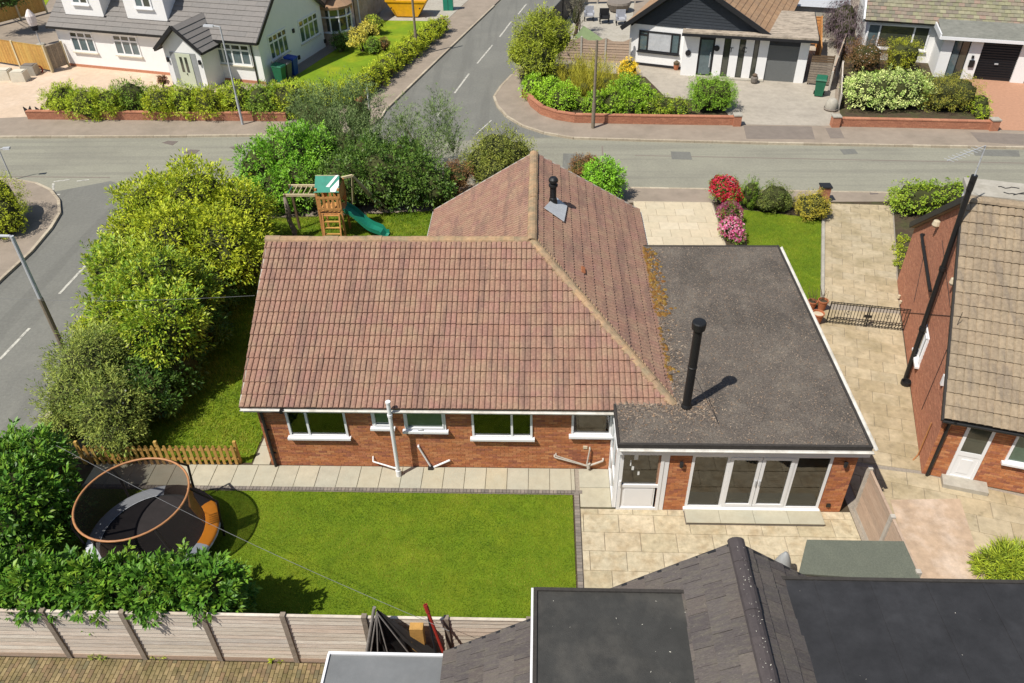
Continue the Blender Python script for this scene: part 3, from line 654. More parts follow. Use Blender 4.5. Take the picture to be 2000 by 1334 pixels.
# roof deck + tiles
rv = V((0, RGY - EAVY, RGZ - EZ)); rL = rv.length
ST = MB()
sl = MB(); sl.slabpoly([(LVX0, EAVY + .02, EZ - .01), (REX, EAVY + .02, EZ - .01), (RX, RGY, RGZ - .01), (LVX1, RGY, RGZ - .01)], rv.cross(V((-1, 0, 0))).normalized(), .06)
deck = sl.build('roof_slope', 'felt_edge', house)
g_main = rL / 15
poly = [(0, 0), (REX - LVX0, 0), (RX - LVX0, rL), (LVX1 - LVX0, rL)]
tile_slope(house, deck, 'roof_tile', (LVX0, EAVY, EZ + .02), (1, 0, 0), rv, poly, .30, g_main, 'roman', 'tile_main', 300, stuff=ST)
# right slope of the front wing (hip at the near end)
rs = V((RX - REX, 0, RGZ - EZ)); rsL = rs.length; ysp = GFY - EAVY
sl = MB(); sl.slabpoly([(REX, EAVY, EZ - .01), (REX, GFY, EZ - .01), (RX, GFY, RGZ - .01), (RX, RGY, RGZ - .01)], rs.cross(V((0, -1, 0))).normalized(), .06); sl.build('roof_slope', 'felt_edge', house)
tile_slope(house, None, 'roof_tile', (REX, EAVY, EZ + .02), (0, 1, 0), rs, [(0, 0), (ysp, 0), (ysp, rsL), (RGY - EAVY, rsL)], .30, rsL / 13, 'roman', 'tile_main', 0, stuff=ST)
# left slope of the front wing
ls = V((RX - LEX, 0, RGZ - EZ)); lsL = ls.length
sl = MB(); sl.slabpoly([(LEX, GFY, EZ - .01), (LEX, FEY, EZ - .01), (RX, RGY, RGZ - .01), (RX, GFY, RGZ - .01)], ls.cross(V((0, -1, 0))).normalized() * -1, .06); sl.build('roof_slope', 'felt_edge', house)
tile_slope(house, None, 'roof_tile', (LEX, GFY, EZ + .02), (0, -1, 0), ls, [(0, 0), (GFY - FEY, 0), (GFY - RGY, lsL), (0, lsL)], .30, lsL / 13, 'roman', 'tile_main', 0, stuff=ST)
# far slope of the left wing
fs = V((0, RGY - FEY, RGZ - EZ)); fsL = fs.length
sl = MB(); sl.slabpoly([(LEX, FEY, EZ - .01), (LVX0, FEY, EZ - .01), (LVX1, RGY, RGZ - .01), (RX, RGY, RGZ - .01)], V((-1, 0, 0)).cross(fs).normalized(), .06); sl.build('roof_slope', 'felt_edge', house)
tile_slope(house, None, 'roof_tile', (LEX, FEY, EZ + .02), (-1, 0, 0), fs, [(0, 0), (LEX - LVX0, 0), (LEX - LVX1, fsL), (LEX - RX, fsL)], .30, fsL / 12, 'roman', 'tile_main', 0, stuff=ST)
ST.build('roof_tiles_rest', 'tile_main', house, kind='stuff')
def ridge_run(parent, a, b, step=.45, r=.125, mat='ridge', name='ridge_tile', sag=.0):
    a = V(a); b = V(b); n = round((b - a).length / step); d = (b - a).normalized(); s = d.cross(V((0, 0, 1))).normalized(); up = s.cross(d)
    for i in range(n):
        p = a + (b - a) * (i / n); q = a + (b - a) * ((i + 1) / n) + d * .01
        m = MB(); k = 7; j = random.uniform(-.012, .012); rr = r * random.uniform(.96, 1.05)
        vs = []
        for e, (c, rad) in enumerate(((p, rr), (q, rr * .97))):
            for t in range(k):
                an = math.pi * (t / (k - 1)) ; vs.append(c + s * math.cos(an) * rad * 1.12 + up * (math.sin(an) * rad * .85 - .03 + j))
            for t in range(k):
                an = math.pi * (t / (k - 1)) ; vs.append(c + s * math.cos(an) * (rad - .02) * 1.12 + up * (math.sin(an) * (rad - .02) * .85 - .05 + j))
        K = 2 * k
        fs = [(t, t + 1, K + t + 1, K + t) for t in range(k - 1)] + [(t, k + t, k + t + 1, t + 1) for t in range(k - 1)] + [(K + t + 1, K + k + t + 1, K + k + t, K + t) for t in range(k - 1)] + [(0, K, K + k, k), (k - 1, 2 * k - 1, K + 2 * k - 1, K + k - 1)]
        m._add(vs, fs); m.build(name, mat, parent)
ridge_run(house, (LVX1 - .02, RGY, RGZ + .03), (RX - .1, RGY, RGZ + .03))
ridge_run(house, (RX, RGY - .12, RGZ + .05), (RX, GFY, RGZ + .05), .45, .14)
ridge_run(house, (RX + .02, RGY - .06, RGZ + .03), (REX - .12, EAVY + .15, EZ + .12), .42, .12, name='hip_tile')
mo = MB()
for i in range(60):
    t = i / 59; p = V((RX, RGY, RGZ)).lerp(V((REX, EAVY, EZ)), t); mo.box(p.x - .13, p.x + .13, p.y - .13, p.y + .13, p.z - .06, p.z + .045 + random.uniform(-.01, .01))
mo.build('hip_mortar', 'ridge', house, kind='stuff')
# verges, fascia and gutter
vg = MB(); vg.bar((LVX0 + .02, EAVY + .02, EZ - .02), (LVX1 + .02, RGY, RGZ - .03), .05, .16); vg.bar((LVX1 + .02, RGY, RGZ - .03), (LVX0 + .02, FEY, EZ - .02), .05, .16)
vg.bar((REX, GFY - .02, EZ), (RX, GFY - .02, RGZ), .05, .16); vg.bar((LEX, GFY - .02, EZ), (RX, GFY - .02, RGZ), .05, .16); vg.build('verge_board', 'concrete_post', house)
fa = MB(); fa.box(LVX0 + .05, XR + .0, EAVY + .03, EAVY + .055, EZ - .17, EZ + .0); fa.box(LVX0 + .05, XR, EAVY + .055, WY - .01, EZ - .17, EZ - .15); fa.build('fascia', 'gutter_white', house); fa = MB(); fa.box(LEX + .03, LEX + .05, FEY, GFY - .1, EZ - .17, EZ); fa.build('fascia', 'gutter_white', house)
def gutter(parent, a, b, r=.048, mat='gutter_white'):
    a = V(a); b = V(b); d = (b - a).normalized(); s = d.cross(V((0, 0, 1))); n = 7; m = MB(); vs = []
    for c in (a, b):
        for rad in (r, r - .012):
            for t in range(n):
                an = math.pi + math.pi * t / (n - 1); vs.append(c + s * math.cos(an) * rad + V((0, 0, math.sin(an) * rad)))
    fs = []
    for t in range(n - 1): fs += [(t, t + 1, 2 * n + t + 1, 2 * n + t), (n + t + 1, n + t, 3 * n + t, 3 * n + t + 1), (t, n + t, n + t + 1, t + 1), (2 * n + t + 1, 3 * n + t + 1, 3 * n + t, 2 * n + t)]
    fs += [(0, 2 * n, 3 * n, n), (n - 1, 2 * n - 1, 4 * n - 1, 3 * n - 1)]
    m._add(vs, fs); return m.build('gutter', mat, parent)
gutter(house, (LVX0 + .02, EAVY - .045, EZ - .01), (-6.9, EAVY - .045, EZ - .013))
gutter(house, (-6.9, EAVY - .045, EZ - .02), (XR + .0, EAVY - .045, EZ - .025))
gutter(house, (LEX - .05, FEY + .1, EZ - .02), (LEX - .05, GFY, EZ - .02)); gutter(house, (REX + .06, 23.9, EZ - .02), (REX + .06, GFY, EZ - .02))
gj = MB(); gj.box(-6.94, -6.87, EAVY - .115, EAVY + .03, EZ - .09, EZ + .02); gj.build('gutter_joint', 'black_plastic', house)
dp = MB(); xx = fw_.at(540, 905)[0]; dp.tube((xx, WY - .07, 2.3), (xx, WY - .07, .02), .045, n=10); dp.tube((-6.9, EAVY - .05, EZ - .08), (xx, WY - .07, 2.25), .04)
for z in (.5, 1.4, 2.1): dp.box(xx - .08, xx + .08, WY - .02, WY - .005, z, z + .05)
dp.build('downpipe', 'dark_pipe', house)
sp = MB(); x2 = fw_.at(782, 905)[0]
sp.tube((x2, WY - .37, .05), (x2, WY - .37, 2.78), .055, n=12); sp.tube((x2, WY - .37, 2.78), (x2, WY - .37, 2.83), .07, n=12); sp.tube((x2, WY - .37, 2.30), (x2, WY - .37, 2.38), .07, n=12)
sp.tube((x2, WY - .37, .30), (x2 - .75, WY - .10, .30), .022); sp.tube((x2 - .75, WY - .10, .30), (x2 - .75, WY, .42), .022); sp.tube((x2, WY - .37, .02), (x2, WY - .37, .25), .075, n=12)
sp.build('soil_pipe', 'upvc', house, smooth=False)
def on_rear(px, py, d=.05): u, z = fw_.at(px, py, d); return V((u, WY - d, z))
vp = MB(); a_ = on_rear(817, 872); b_ = on_rear(843, 914); c_ = on_rear(879, 898)
vp.tube(a_, b_, .028); vp.tube(b_, V((c_.x, WY - .06, c_.z)), .03); vp.tube(a_, a_ + V((0, .06, 0)), .03); vp.build('waste_pipe', 'upvc', house)
vp = MB(); vp.box(b_.x - .09, b_.x + .05, WY - .16, WY - .03, 0.03, .10); vp.build('gully', 'black_plastic', house)
vp = MB(); k0 = on_rear(1148, 912, .1); k0.z = max(k0.z, .05)
for a, r in (((1083, 893), .024), ((1086, 890), .018), ((1152, 878), .022), ((1178, 900), .028)):
    q = on_rear(*a, .07); vp.tube(q, k0 + V((random.uniform(-.04, .04), 0, random.uniform(0, .06))), r); vp.tube(q, V((q.x, WY, q.z + .03)), r)
vp.tube(k0 + V((.02, 0, -.05)), k0 + V((.02, 0, .14)), .05, n=10)
vp.build('waste_pipe_cluster', 'concrete_post', house)
vent = MB(); fv = fw_.at(1143, 873); vent.fbox(fw_, fv[0] - .06, fv[0] + .06, 0, .03, fv[1] - .05, fv[1] + .05); vent.build('vent_cover', 'pale_slab', house)
# small grey disc (extractor vent) under window three
vm = MB(); q = on_rear(822, 842, .06); vm.tube(q + V((0, .05, 0)), q + V((0, -.04, 0)), .09, n=14); vm.build('extractor_vent', 'galv', house)
# slate flashing and black flue on the right slope
nR = rs.cross(V((0, -1, 0))).normalized(); 
if nR.z < 0: nR = -nR
def on_right(px, py, h=0.0): return GP(px, py, V((REX, EAVY, EZ + .02)) + nR * h, nR)
ft = MB()
pts = [on_right(1063, 405, .12), on_right(1084, 383, .12), on_right(1108, 402, .12), on_right(1102, 432, .12)]
ft.slabpoly(pts, nR, .02); ft.build('flashing', 'galv', house)
fb = on_right(1080, 398, .03); fm = MB()
fm.lathe(fb, [(.0, -.1), (.17, -.1), (.12, .22), (.105, .24), (.105, .62), (.15, .64), (.15, .70), (.10, .72), (.10, .78), (.155, .80), (.155, .88), (.10, .95), (0, .95)], 16); fm.build('roof_flue', 'black_plastic', house, smooth=False)
br = on_right(1140, 526, .11); fm = MB(); uu = V((0, 1, 0)); vv = rs.normalized()
fm.slabpoly([br - uu * .16 - vv * .06, br - uu * .16 + vv * .06, br + uu * .16 + vv * .06, br + uu * .16 - vv * .06][::-1], nR, .03); fm.build('broken_tile', 'brick', house)
# ---------------- extension flat roof
FZ = 2.58
fe0 = G(1512, 480, FZ); fe1 = G(1697, 868, FZ)
flat = [(XR - .02, EY - .13), (EX + .16, EY - .13), (EX + .16, fe0.y), (REX - .30, fe0.y), (REX - .30, EAVY + .55), (REX - .7, EAVY + .33), (XR - .02, EAVY + .33)]
flat_o = MB().prism(flat, FZ - .05, FZ).build('flat_roof', 'felt', house)
# low roll edge and white trims
e = MB(); e.box(XR - .05, EX + .18, EY - .17, EY - .10, FZ - .10, FZ + .03); e.box(EX + .12, EX + .18, EY - .1, fe0.y, FZ - .1, FZ + .03); e.box(XR - .055, XR + .0, EY - .1, EAVY + .1, FZ - .1, FZ + .035); e.box(REX - .2, EX + .12, fe0.y - .06, fe0.y, FZ - .1, FZ + .02)
e.build('roof_edge', 'felt_edge', flat_o)
e = MB(); e.box(XR - .03, EX + .185, EY - .165, EY - .12, FZ - .34, FZ - .1); e.box(EX + .13, EX + .175, EY - .12, fe0.y, FZ - .34, FZ - .1); e.box(XR - .03, EX + .13, EY - .12, EY + .05, FZ - .34, FZ - .31)
e.build('fascia', 'upvc', house)
gutter(house, (EX + .25, EY - .2, FZ - .02), (EX + .25, fe0.y, FZ - .02), .055); gutter(house, (XR, EY - .23, FZ - .1), (EX + .22, EY - .23, FZ - .1), .05)
# loose chippings and litter on the felt (nobody could count them)
def chips(name, n, fn, smin, smax, mat, parent, z):
    m = MB()
    for i in range(n):
        x, y = fn(); s = random.uniform(smin, smax); a = random.uniform(0, 6.28); t = s * random.uniform(.15, .5); h = s * random.uniform(.2, .6); m.cur = random.random()
        cx, sx = math.cos(a) * s, math.sin(a) * s; c2, s2 = -math.sin(a) * t, math.cos(a) * t
        m._add([(x - cx, y - sx, z), (x + c2, y + s2, z + h * .4), (x + cx, y + sx, z + h), (x - c2, y - s2, z + h * .3)], [(0, 1, 2, 3)])
    return m.build(name, mat, parent, kind='stuff')
def flat_pt():
    while 1:
        x = random.uniform(XR, EX + .1); y = random.uniform(EY - .05, fe0.y - .1)
        if y < EAVY + .33 or x > REX - .25: return x, y
chips('roof_gravel', 16000, flat_pt, .010, .032, 'gravel', flat_o, FZ)
def edge_pt():
    while 1:
        if random.random() < .6:
            y = random.uniform(EAVY + .3, fe0.y - .2); x = REX - .25 + abs(random.gauss(0, .32))
        else: x = random.uniform(XR + .05, 4.6); y = EAVY + .35 - abs(random.gauss(0, .5))
        if x < EX and y > EY and (y < EAVY + .33 or x > REX - .28): return x, y
chips('leaf_litter', 3200, edge_pt, .02, .06, 'gravel', flat_o, FZ + .005)
def moss_pt():
    y = random.uniform(19.6, fe0.y - .15) if random.random() < .8 else random.uniform(16.5, 19); x = REX - .2 + abs(random.gauss(.12, .18)) * (1 if y > 19.6 else .5); return x, y
ms = MB()
for i in range(420):
    x, y = moss_pt(); 
    if x > EX: continue
    r = random.uniform(.03, .10); ms.cur = random.random(); n = 6
    vs = [(x + r * math.cos(t * 6.28 / n) * random.uniform(.7, 1.2), y + r * math.sin(t * 6.28 / n) * random.uniform(.7, 1.2), FZ) for t in range(n)] + [(x + random.uniform(-.02, .02), y, FZ + r * random.uniform(.5, 1.0))]
    ms._add(vs, [(t, (t + 1) % n, n) for t in range(n)])
ms.build('moss_cushions', 'moss', flat_o, kind='stuff')
# tall flue with stays
b0 = G(1340, 795, FZ); flue = thing('flue_pipe', 'tall black stove flue with cowl standing on the flat roof', 'flue', b0)
hgt = 2.65
m = MB(); m.lathe(b0, [(0, 0), (.14, 0), (.14, .05), (.12, .10), (.11, .12), (.11, hgt * .5), (.12, hgt * .5 + .01), (.12, hgt * .5 + .05), (.11, hgt * .5 + .06), (.11, hgt - .1)], 18); m.build('pipe', 'black_plastic', flue)
m = MB(); m.lathe(b0, [(.11, hgt - .12), (.165, hgt - .10), (.175, hgt + .0), (.175, hgt + .09), (.155, hgt + .12), (0, hgt + .13)], 18); m.build('cowl', 'black_plastic', flue)
for q in ((1405, 830), (1292, 735)):
    e_ = G(*q, FZ); m = MB(); m.tube(b0 + V((0, 0, 1.25)), e_, .007, n=5); m.build('stay_wire', 'cable', flue)
# door, glazed porch side, patio doors
dr = MB(); u0, u1, z0, z1 = D1[0], D1[1], .03, FZ - .36; d_ = .02
f = .085
dr.fbox(fe_, u0, u0 + f, -.06, d_ + .02, z0, z1); dr.fbox(fe_, u1 - f, u1, -.06, d_ + .02, z0, z1); dr.fbox(fe_, u0 + f, u1 - f, -.06, d_ + .018, z1 - f, z1); dr.fbox(fe_, u0 + f, u1 - f, -.06, d_ + .018, z0, z0 + f)
zm = z0 + .92; dr.fbox(fe_, u0 + f, u1 - f, -.06, d_ + .016, zm - .05, zm + .05)
door = dr.build('door', 'upvc', house)
p_ = MB(); p_.fbox(fe_, u0 + f, u1 - f, -.03, .0, z0 + f, zm - .05); p_.build('panel', 'upvc', door)
p_ = MB(); p_.fbox(fe_, u0 + f + .10, u1 - f - .10, .0, .012, z0 + f + .08, zm - .13); p_.build('panel', 'upvc', door)
p_ = MB(); p_.fbox(fe_, u0 + f, u1 - f, -.03, -.01, zm + .05, z1 - f); p_.build('pane', 'clear_glass', door)
p_ = MB(); p_.fbox(fe_, u0 + f * .3, u0 + f * .7, d_ + .02, d_ + .06, zm + .02, zm + .22); p_.build('handle', 'upvc', door)
p_ = MB()
for px, py, w_, h_ in ((1243, 893, .10, .20), (1236, 915, .06, .13), (1247, 925, .05, .12), (1232, 905, .03, .2)):
    uu_, zz = fe_.at(px, py); p_.fbox(fe_, uu_ - w_ / 2, uu_ + w_ / 2, -.012, -.006, zz - h_ / 2, zz + h_ / 2)
p_.build('sticker', 'white_canvas', door)
cp = MB(); cp.fbox(fe_, u1, u1 + .13, -.06, .022, 0, 2.24); cp.build('corner_post', 'upvc', house)
fs_ = Fr((XR, WY, 0), (0, -1))     # glazed side of the porch, facing left
window(house, fs_, .02, WY - EY - .02, .05, FZ - .36, mull=(.5,), trans={'*': .40}, glass=['glass', 'glass_blue'], sill=False, fw=.09)
u0, u1, z0, z1 = PD; pdm = MB(); f = .07
xs = [u0, u0 + (u1 - u0) * .262, u0 + (u1 - u0) * .5, u0 + (u1 - u0) * .745, u1]
pdm.fbox(fe_, u0, u1, -.06, .03, z1 - f, z1); pdm.fbox(fe_, u0, u1, -.06, .03, z0, z0 + f)
for x in (xs[0] + f / 2, xs[1], xs[3], xs[4] - f / 2): pdm.fbox(fe_, x - f / 2, x + f / 2, -.06, .028, z0 + f, z1 - f)
pd = pdm.build('patio_door_frame', 'upvc', house)
for a, b in ((xs[0] + f, xs[1] - f / 2), (xs[3] + f / 2, xs[4] - f)):
    q = MB(); q.fbox(fe_, a, b, -.01, .010, z0 + f, z1 - f); q.build('pane', 'clear_glass', pd)
for k, (a, b) in enumerate(((xs[1] + f / 2, xs[2] - .004), (xs[2] + .004, xs[3] - f / 2))):
    lf = MB(); t = .085; a += .004; b -= .004; Z0, Z1 = z0 + f + .004, z1 - f - .004
    lf.fbox(fe_, a, b, -.05, .045, Z0, Z0 + t); lf.fbox(fe_, a, b, -.05, .045, Z1 - t, Z1); lf.fbox(fe_, a, a + t, -.05, .043, Z0 + t, Z1 - t); lf.fbox(fe_, b - t, b, -.05, .043, Z0 + t, Z1 - t)
    lo = lf.build('patio_door', 'upvc', house)
    q = MB(); q.fbox(fe_, a + t, b - t, -.01, .014, Z0 + t, Z1 - t); q.build('pane', 'clear_glass', lo)
    q = MB(); hx = b - t / 2 if k == 0 else a + t / 2; q.fbox(fe_, hx - .015, hx + .015, .045, .085, 1.05, 1.25); q.build('handle', 'galv', lo)
sl_ = MB(); sl_.fbox(fe_, u0 - .04, u1 + .03, -.02, .10, z0 - .07, z0 - .001); sl_.build('sill', 'upvc', pd)
# step below the patio doors
st = MB(); sa = G(1336, 1022, .10); sx0, sx1 = u0 - .02, u1 + .06; st.box(sx0, sx1, EY - .52, EY - .011, 0, .125)
stp = st.build('step', 'sett', house)
for i in range(4):
    a = sx0 + (sx1 - sx0) * i / 4; b = sx0 + (sx1 - sx0) * (i + 1) / 4; q = MB(); q.box(a + .004, b - .004, EY - .54, EY - .012, .125, .145); q.build('step_slab', 'path_slab', stp)
for px, py in ((1331, 908), (1652, 908)):
    uu_, zz = fe_.at(px, py, .08); q = MB(); q.lathe(fe_.p(uu_, .08, zz), [(0, .09), (.05, .085), (.05, -.05), (.035, -.09), (0, -.09)], 10); q.fbox(fe_, uu_ - .02, uu_ + .02, 0, .08, zz - .02, zz + .02); q.build('wall_lamp', 'dark_trim', house)
uu_, zz = fe_.at(1618, 988, .04); q = MB(); q.fbox(fe_, uu_ - .05, uu_ + .05, 0, .05, zz - .05, zz + .06); q.build('vent_cover', 'black_plastic', house)

# ================================================================== NEIGHBOUR ON THE RIGHT (brick gable)
nb = thing('house', 'brick house with tan pantile roof and bare gable wall at the right edge', 'house', tuple(gB))
fn = Fr(tuple(gA), -gdir)           # gable wall: u from the street corner to the near corner
NL = (gB - gA).length
fn.n = V((-gdir.y, gdir.x, 0)); fn.n = fn.n if fn.n.x < 0 else -fn.n
nE, nRz = 2.30, 5.95
q = fn.n * -1                         # inward direction (to the right)
m = MB()
def npt(u, d, z): return fn.p(u, d, z)
m.poly([npt(0, 0, 0), npt(NL, 0, 0), npt(NL, 0, nE), npt(NL / 2, 0, nRz - .1), npt(0, 0, nE)])
m.poly([npt(NL, 0, 0), npt(NL, -14, 0), npt(NL, -14, nE), npt(NL, 0, nE)]); m.poly([npt(0, 0, 0), npt(0, -14, 0), npt(0, -14, nE), npt(0, 0, nE)])
m.build('wall', 'mortar_red', nb)
nbw = hole(fn, 1800, 690, 1822, 640); 
wc = fn.at(1808, 665); wu0, wu1, wz0, wz1 = wc[0] - .55, wc[0] + .35, wc[1] - .75, wc[1] + .30
def gtop(z):
    if z <= nE: return (0, NL)
    k = (z - nE) / (nRz - .1 - nE) * NL / 2; return (k, NL - k)
brickwork(nb, fn, 0, NL, .02, nRz - .15, [(wu0, wu1, wz0, wz1)], 'brick_far', gtop)
window(nb, fn, wu0, wu1, wz0, wz1, glass='glass', d=.012, mull=(.5,), opens=(1,))
fn2 = Fr(tuple(gB), -fn.n)             # near (rear) wall
fn2.n = -gdir
d0 = fn2.at(1885, 925)[0] - .45
nd0, nd1 = fn2.at(1852, 915)[0], fn2.at(1905, 925)[0]
w0 = fn2.at(1968, 885)[0]
brickwork(nb, fn2, 0, 5.0, .02, nE - .1, [(nd0, nd1, 0, 2.08), (w0, w0 + 1.3, 1.05, 2.1)], 'brick')
dm = MB(); f = .08
dm.fbox(fn2, nd0, nd0 + f, -.06, .03, .05, 2.08); dm.fbox(fn2, nd1 - f, nd1, -.06, .03, .05, 2.08); dm.fbox(fn2, nd0 + f, nd1 - f, -.06, .028, 2.0, 2.08); dm.fbox(fn2, nd0 + f, nd1 - f, -.06, .028, .05, .2); dm.fbox(fn2, nd0 + f, nd1 - f, -.06, .026, .95, 1.1)
do = dm.build('door', 'upvc', nb)
q_ = MB(); q_.fbox(fn2, nd0 + f, nd1 - f, -.01, .012, 1.1, 2.0); q_.build('pane', 'glass', do)
q_ = MB(); q_.fbox(fn2, nd0 + f, nd1 - f, -.01, .012, .2, .95); q_.fbox(fn2, nd0 + f + .12, nd1 - f - .12, .013, .026, .32, .83); q_.build('panel', 'upvc', do)
window(nb, fn2, w0, w0 + 1.3, 1.05, 2.1, mull=(.5,), glass='glass_green', d=.012)
q_ = MB(); q_.fbox(fn2, nd0 - .1, nd1 + .35, .01, .42, 0, .16); q_.build('door_step', 'concrete', nb)
# roof
ovh = .12; nrv = gdir * (NL / 2 + .25) + V((0, 0, nRz - nE + .02)); nrL = nrv.length; ninw = -fn.n
nO = npt(NL + .25, ovh, nE - .02)
dk = MB(); nN = ninw.cross(nrv).normalized()
dk.slabpoly([nO, nO + ninw * 14, nO + ninw * 14 + nrv, nO + nrv], nN, .08); ndeck = dk.build('roof_slope', 'felt_edge', nb)
st_ = MB()
tile_slope(nb, ndeck, 'roof_tile', nO + nN * .02, ninw, nrv, [(0, 0), (9, 0), (9, nrL), (0, nrL)], .38, nrL / 18, 'roman', 'tile_tan', 230, stuff=st_)
st_.build('roof_tiles_rest', 'tile_tan', nb, kind='stuff')
frv = -gdir * (NL / 2 + .25) + V((0, 0, nRz - nE + .02)); fO = npt(-.25, ovh, nE - .02); fN = -ninw.cross(frv).normalized()
fN = fN if fN.z > 0 else -fN
dk = MB(); dk.slabpoly([fO, fO + frv, fO + frv + ninw * 14, fO + ninw * 14], fN, .1); dk.build('roof_slope', 'tile_tan', nb)
ridge_run(nb, nO + nrv + V((0, 0, .05)), nO + nrv + ninw * 7 + V((0, 0, .05)), .45, .14, 'tile_tan')
bb = MB(); bb.bar(fO + fn.n * .02, fO + frv + fn.n * .02, .05, .2); bb.build('barge_board', 'dark_trim', nb)
bb = MB(); bb.bar(nO + fn.n * .02 - V((0, 0, .06)), nO + nrv + fn.n * .02 - V((0, 0, .06)), .04, .12); bb.build('barge_board', 'dark_pipe', nb)
# flat dormer roof behind the ridge
dz = nRz + .12; dm_ = MB(); rr0 = nO + nrv
a0 = rr0 + fn.n * -.12; dn = [a0 + gdir * .12, a0 + gdir * 1.25, a0 + gdir * 1.25 + ninw * 9, a0 + gdir * .12 + ninw * 9]
dm_.prism([tuple(p)[:2] for p in dn], dz - .12, dz + .02); dorm = dm_.build('dormer_roof', 'concrete', nb)
dm_ = MB(); dm_.prism([tuple(p)[:2] for p in (a0 + gdir * .2 + ninw * .1, a0 + gdir * 1.15 + ninw * .1, a0 + gdir * 1.15 + ninw * 9, a0 + gdir * .2 + ninw * 9)], dz - 1.3, dz - .12); dm_.build('dormer_wall', 'upvc', nb)
for k in range(7):
    t = random.uniform(.5, 3.5); c = a0 + gdir * random.uniform(.3, 1.0) + ninw * t; pts = [V((c.x, c.y, dz + .03))]
    for i in range(5): pts.append(pts[-1] + V((random.uniform(.05, .2), random.uniform(-.12, .12), 0)))
    mm = MB(); mm.path(pts, .014, 5); mm.build('loose_cable', 'cable', dorm)
# pipes on the gable
def on_g(px, py, d=.08): u, z = fn.at(px, py, d); return fn.p(u, d, z)
bs = on_g(1769, 742, .30); bs2 = fn.loc(bs)
pm = MB(); tp = on_g(1893, 372, .22); bt = on_g(1767, 745, .12)
pm.tube(bt, tp, .075, n=10); 
for t in (.3, .62): c = bt.lerp(tp, t); pm.tube(c, c + (tp - bt).normalized() * .12, .10, n=10)
pm.tube(tp, tp + V((0, 0, .45)), .085, n=10); pm.build('soil_stack', 'black_plastic', nb)
pm = MB(); c1 = on_g(1800, 458, .1); c2 = on_g(1817, 568, .1); pm.tube(c1, c2, .055, n=8); pm.tube(c1, c1 - fn.n * .1, .05); pm.build('branch_pipe', 'black_plastic', nb)
pm = MB(); c1 = on_g(1771, 725, .1); c2 = on_g(1769, 745, .1); z_ = fn.loc(c2); pm.tube(bt, fn.p(fn.loc(bt)[0] + .3, .12, .05), .035); g0 = fn.p(fn.loc(bt)[0] + .3, .15, .03); pm.lathe(g0, [(0, 0), (.16, 0), (.16, .12), (.12, .12), (.1, .02), (0, .02)], 12); pm.build('drain_hopper', 'black_plastic', nb)
pm = MB()
for px, py, s_ in ((1829, 437, .13), (1861, 550, .09)):
    c = on_g(px, py, .1); pm.lathe(c, [(0, .12), (s_ * .8, .1), (s_, -.04), (s_ * .5, -.12), (0, -.12)], 10); pm.tube(c, c - fn.n * .1, .03)
pm.build('wall_lamp', 'pale_slab', nb)
pm = MB(); c = on_g(1842, 742, .06); pm.fbox(fn, fn.loc(c)[0] - .06, fn.loc(c)[0] + .06, .0, .09, c.z - .16, c.z + .16); pm.build('meter_box', 'upvc', nb)
for a, b in (((1785, 590), (1808, 480)), ((1880, 610), (1800, 800)), ((1765, 610), (1868, 618)), ((1840, 470), (1856, 600))):
    pm = MB(); pm.tube(on_g(*a, .02), on_g(*b, .02), .008, n=5); pm.build('wall_cable', 'cable', nb)
pm = MB(); c = on_g(1755, 582, .06); pm.tube(c, c + V((0, 0, .12)), .05); c = on_g(1758, 592, .06); pm.tube(c, c + V((0, 0, .1)), .05); pm.build('tap', 'pale_slab', nb)
gutter(nb, nO - gdir * .05 + V((0, 0, -.02)), nO - gdir * .05 + ninw * 6 + V((0, 0, -.02)), .06, 'black_plastic')
pm = MB(); c = fn2.p(.12, .07, 0); pm.tube(c + V((0, 0, .02)), c + V((0, 0, 2.15)), .045, n=8); pm.tube(c + V((0, 0, 2.15)), nO + ninw * .3 - gdir * .05 + V((0, 0, -.06)), .04); pm.build('downpipe', 'black_plastic', nb)
pm = MB(); pm.tube(fn.p(NL - .7, .05, .02), fn.p(NL - .7, .05, 1.3), .02); pm.tube(fn.p(NL - .7, .05, .06), fn.p(NL - .45, .2, .03), .02); pm.build('waste_pipe', 'copper', nb)
# tv aerial
ae = thing('tv_aerial', 'thin yagi television aerial above the brick gable at right', 'aerial', on_g(1893, 372, .22) + V((0, 0, .4)))
a1 = wpos(ae); tip = GP(1850, 314, a1 + V((0, 0, .9)), V((0, 0, 1))); m = MB(); m.tube(a1, a1 + V((0, 0, .9)), .018); m.build('mast', 'galv', ae)
m = MB(); m.tube(a1 + V((0, 0, .9)), tip, .012, n=5); dd = (tip - a1 - V((0, 0, .9))); 
for i in range(9): c = a1 + V((0, 0, .9)) + dd * (.15 + .1 * i); s_ = dd.cross(V((0, 0, 1))).normalized() * .14; m.tube(c - s_, c + s_, .006, n=4)
m.build('boom', 'galv', ae)

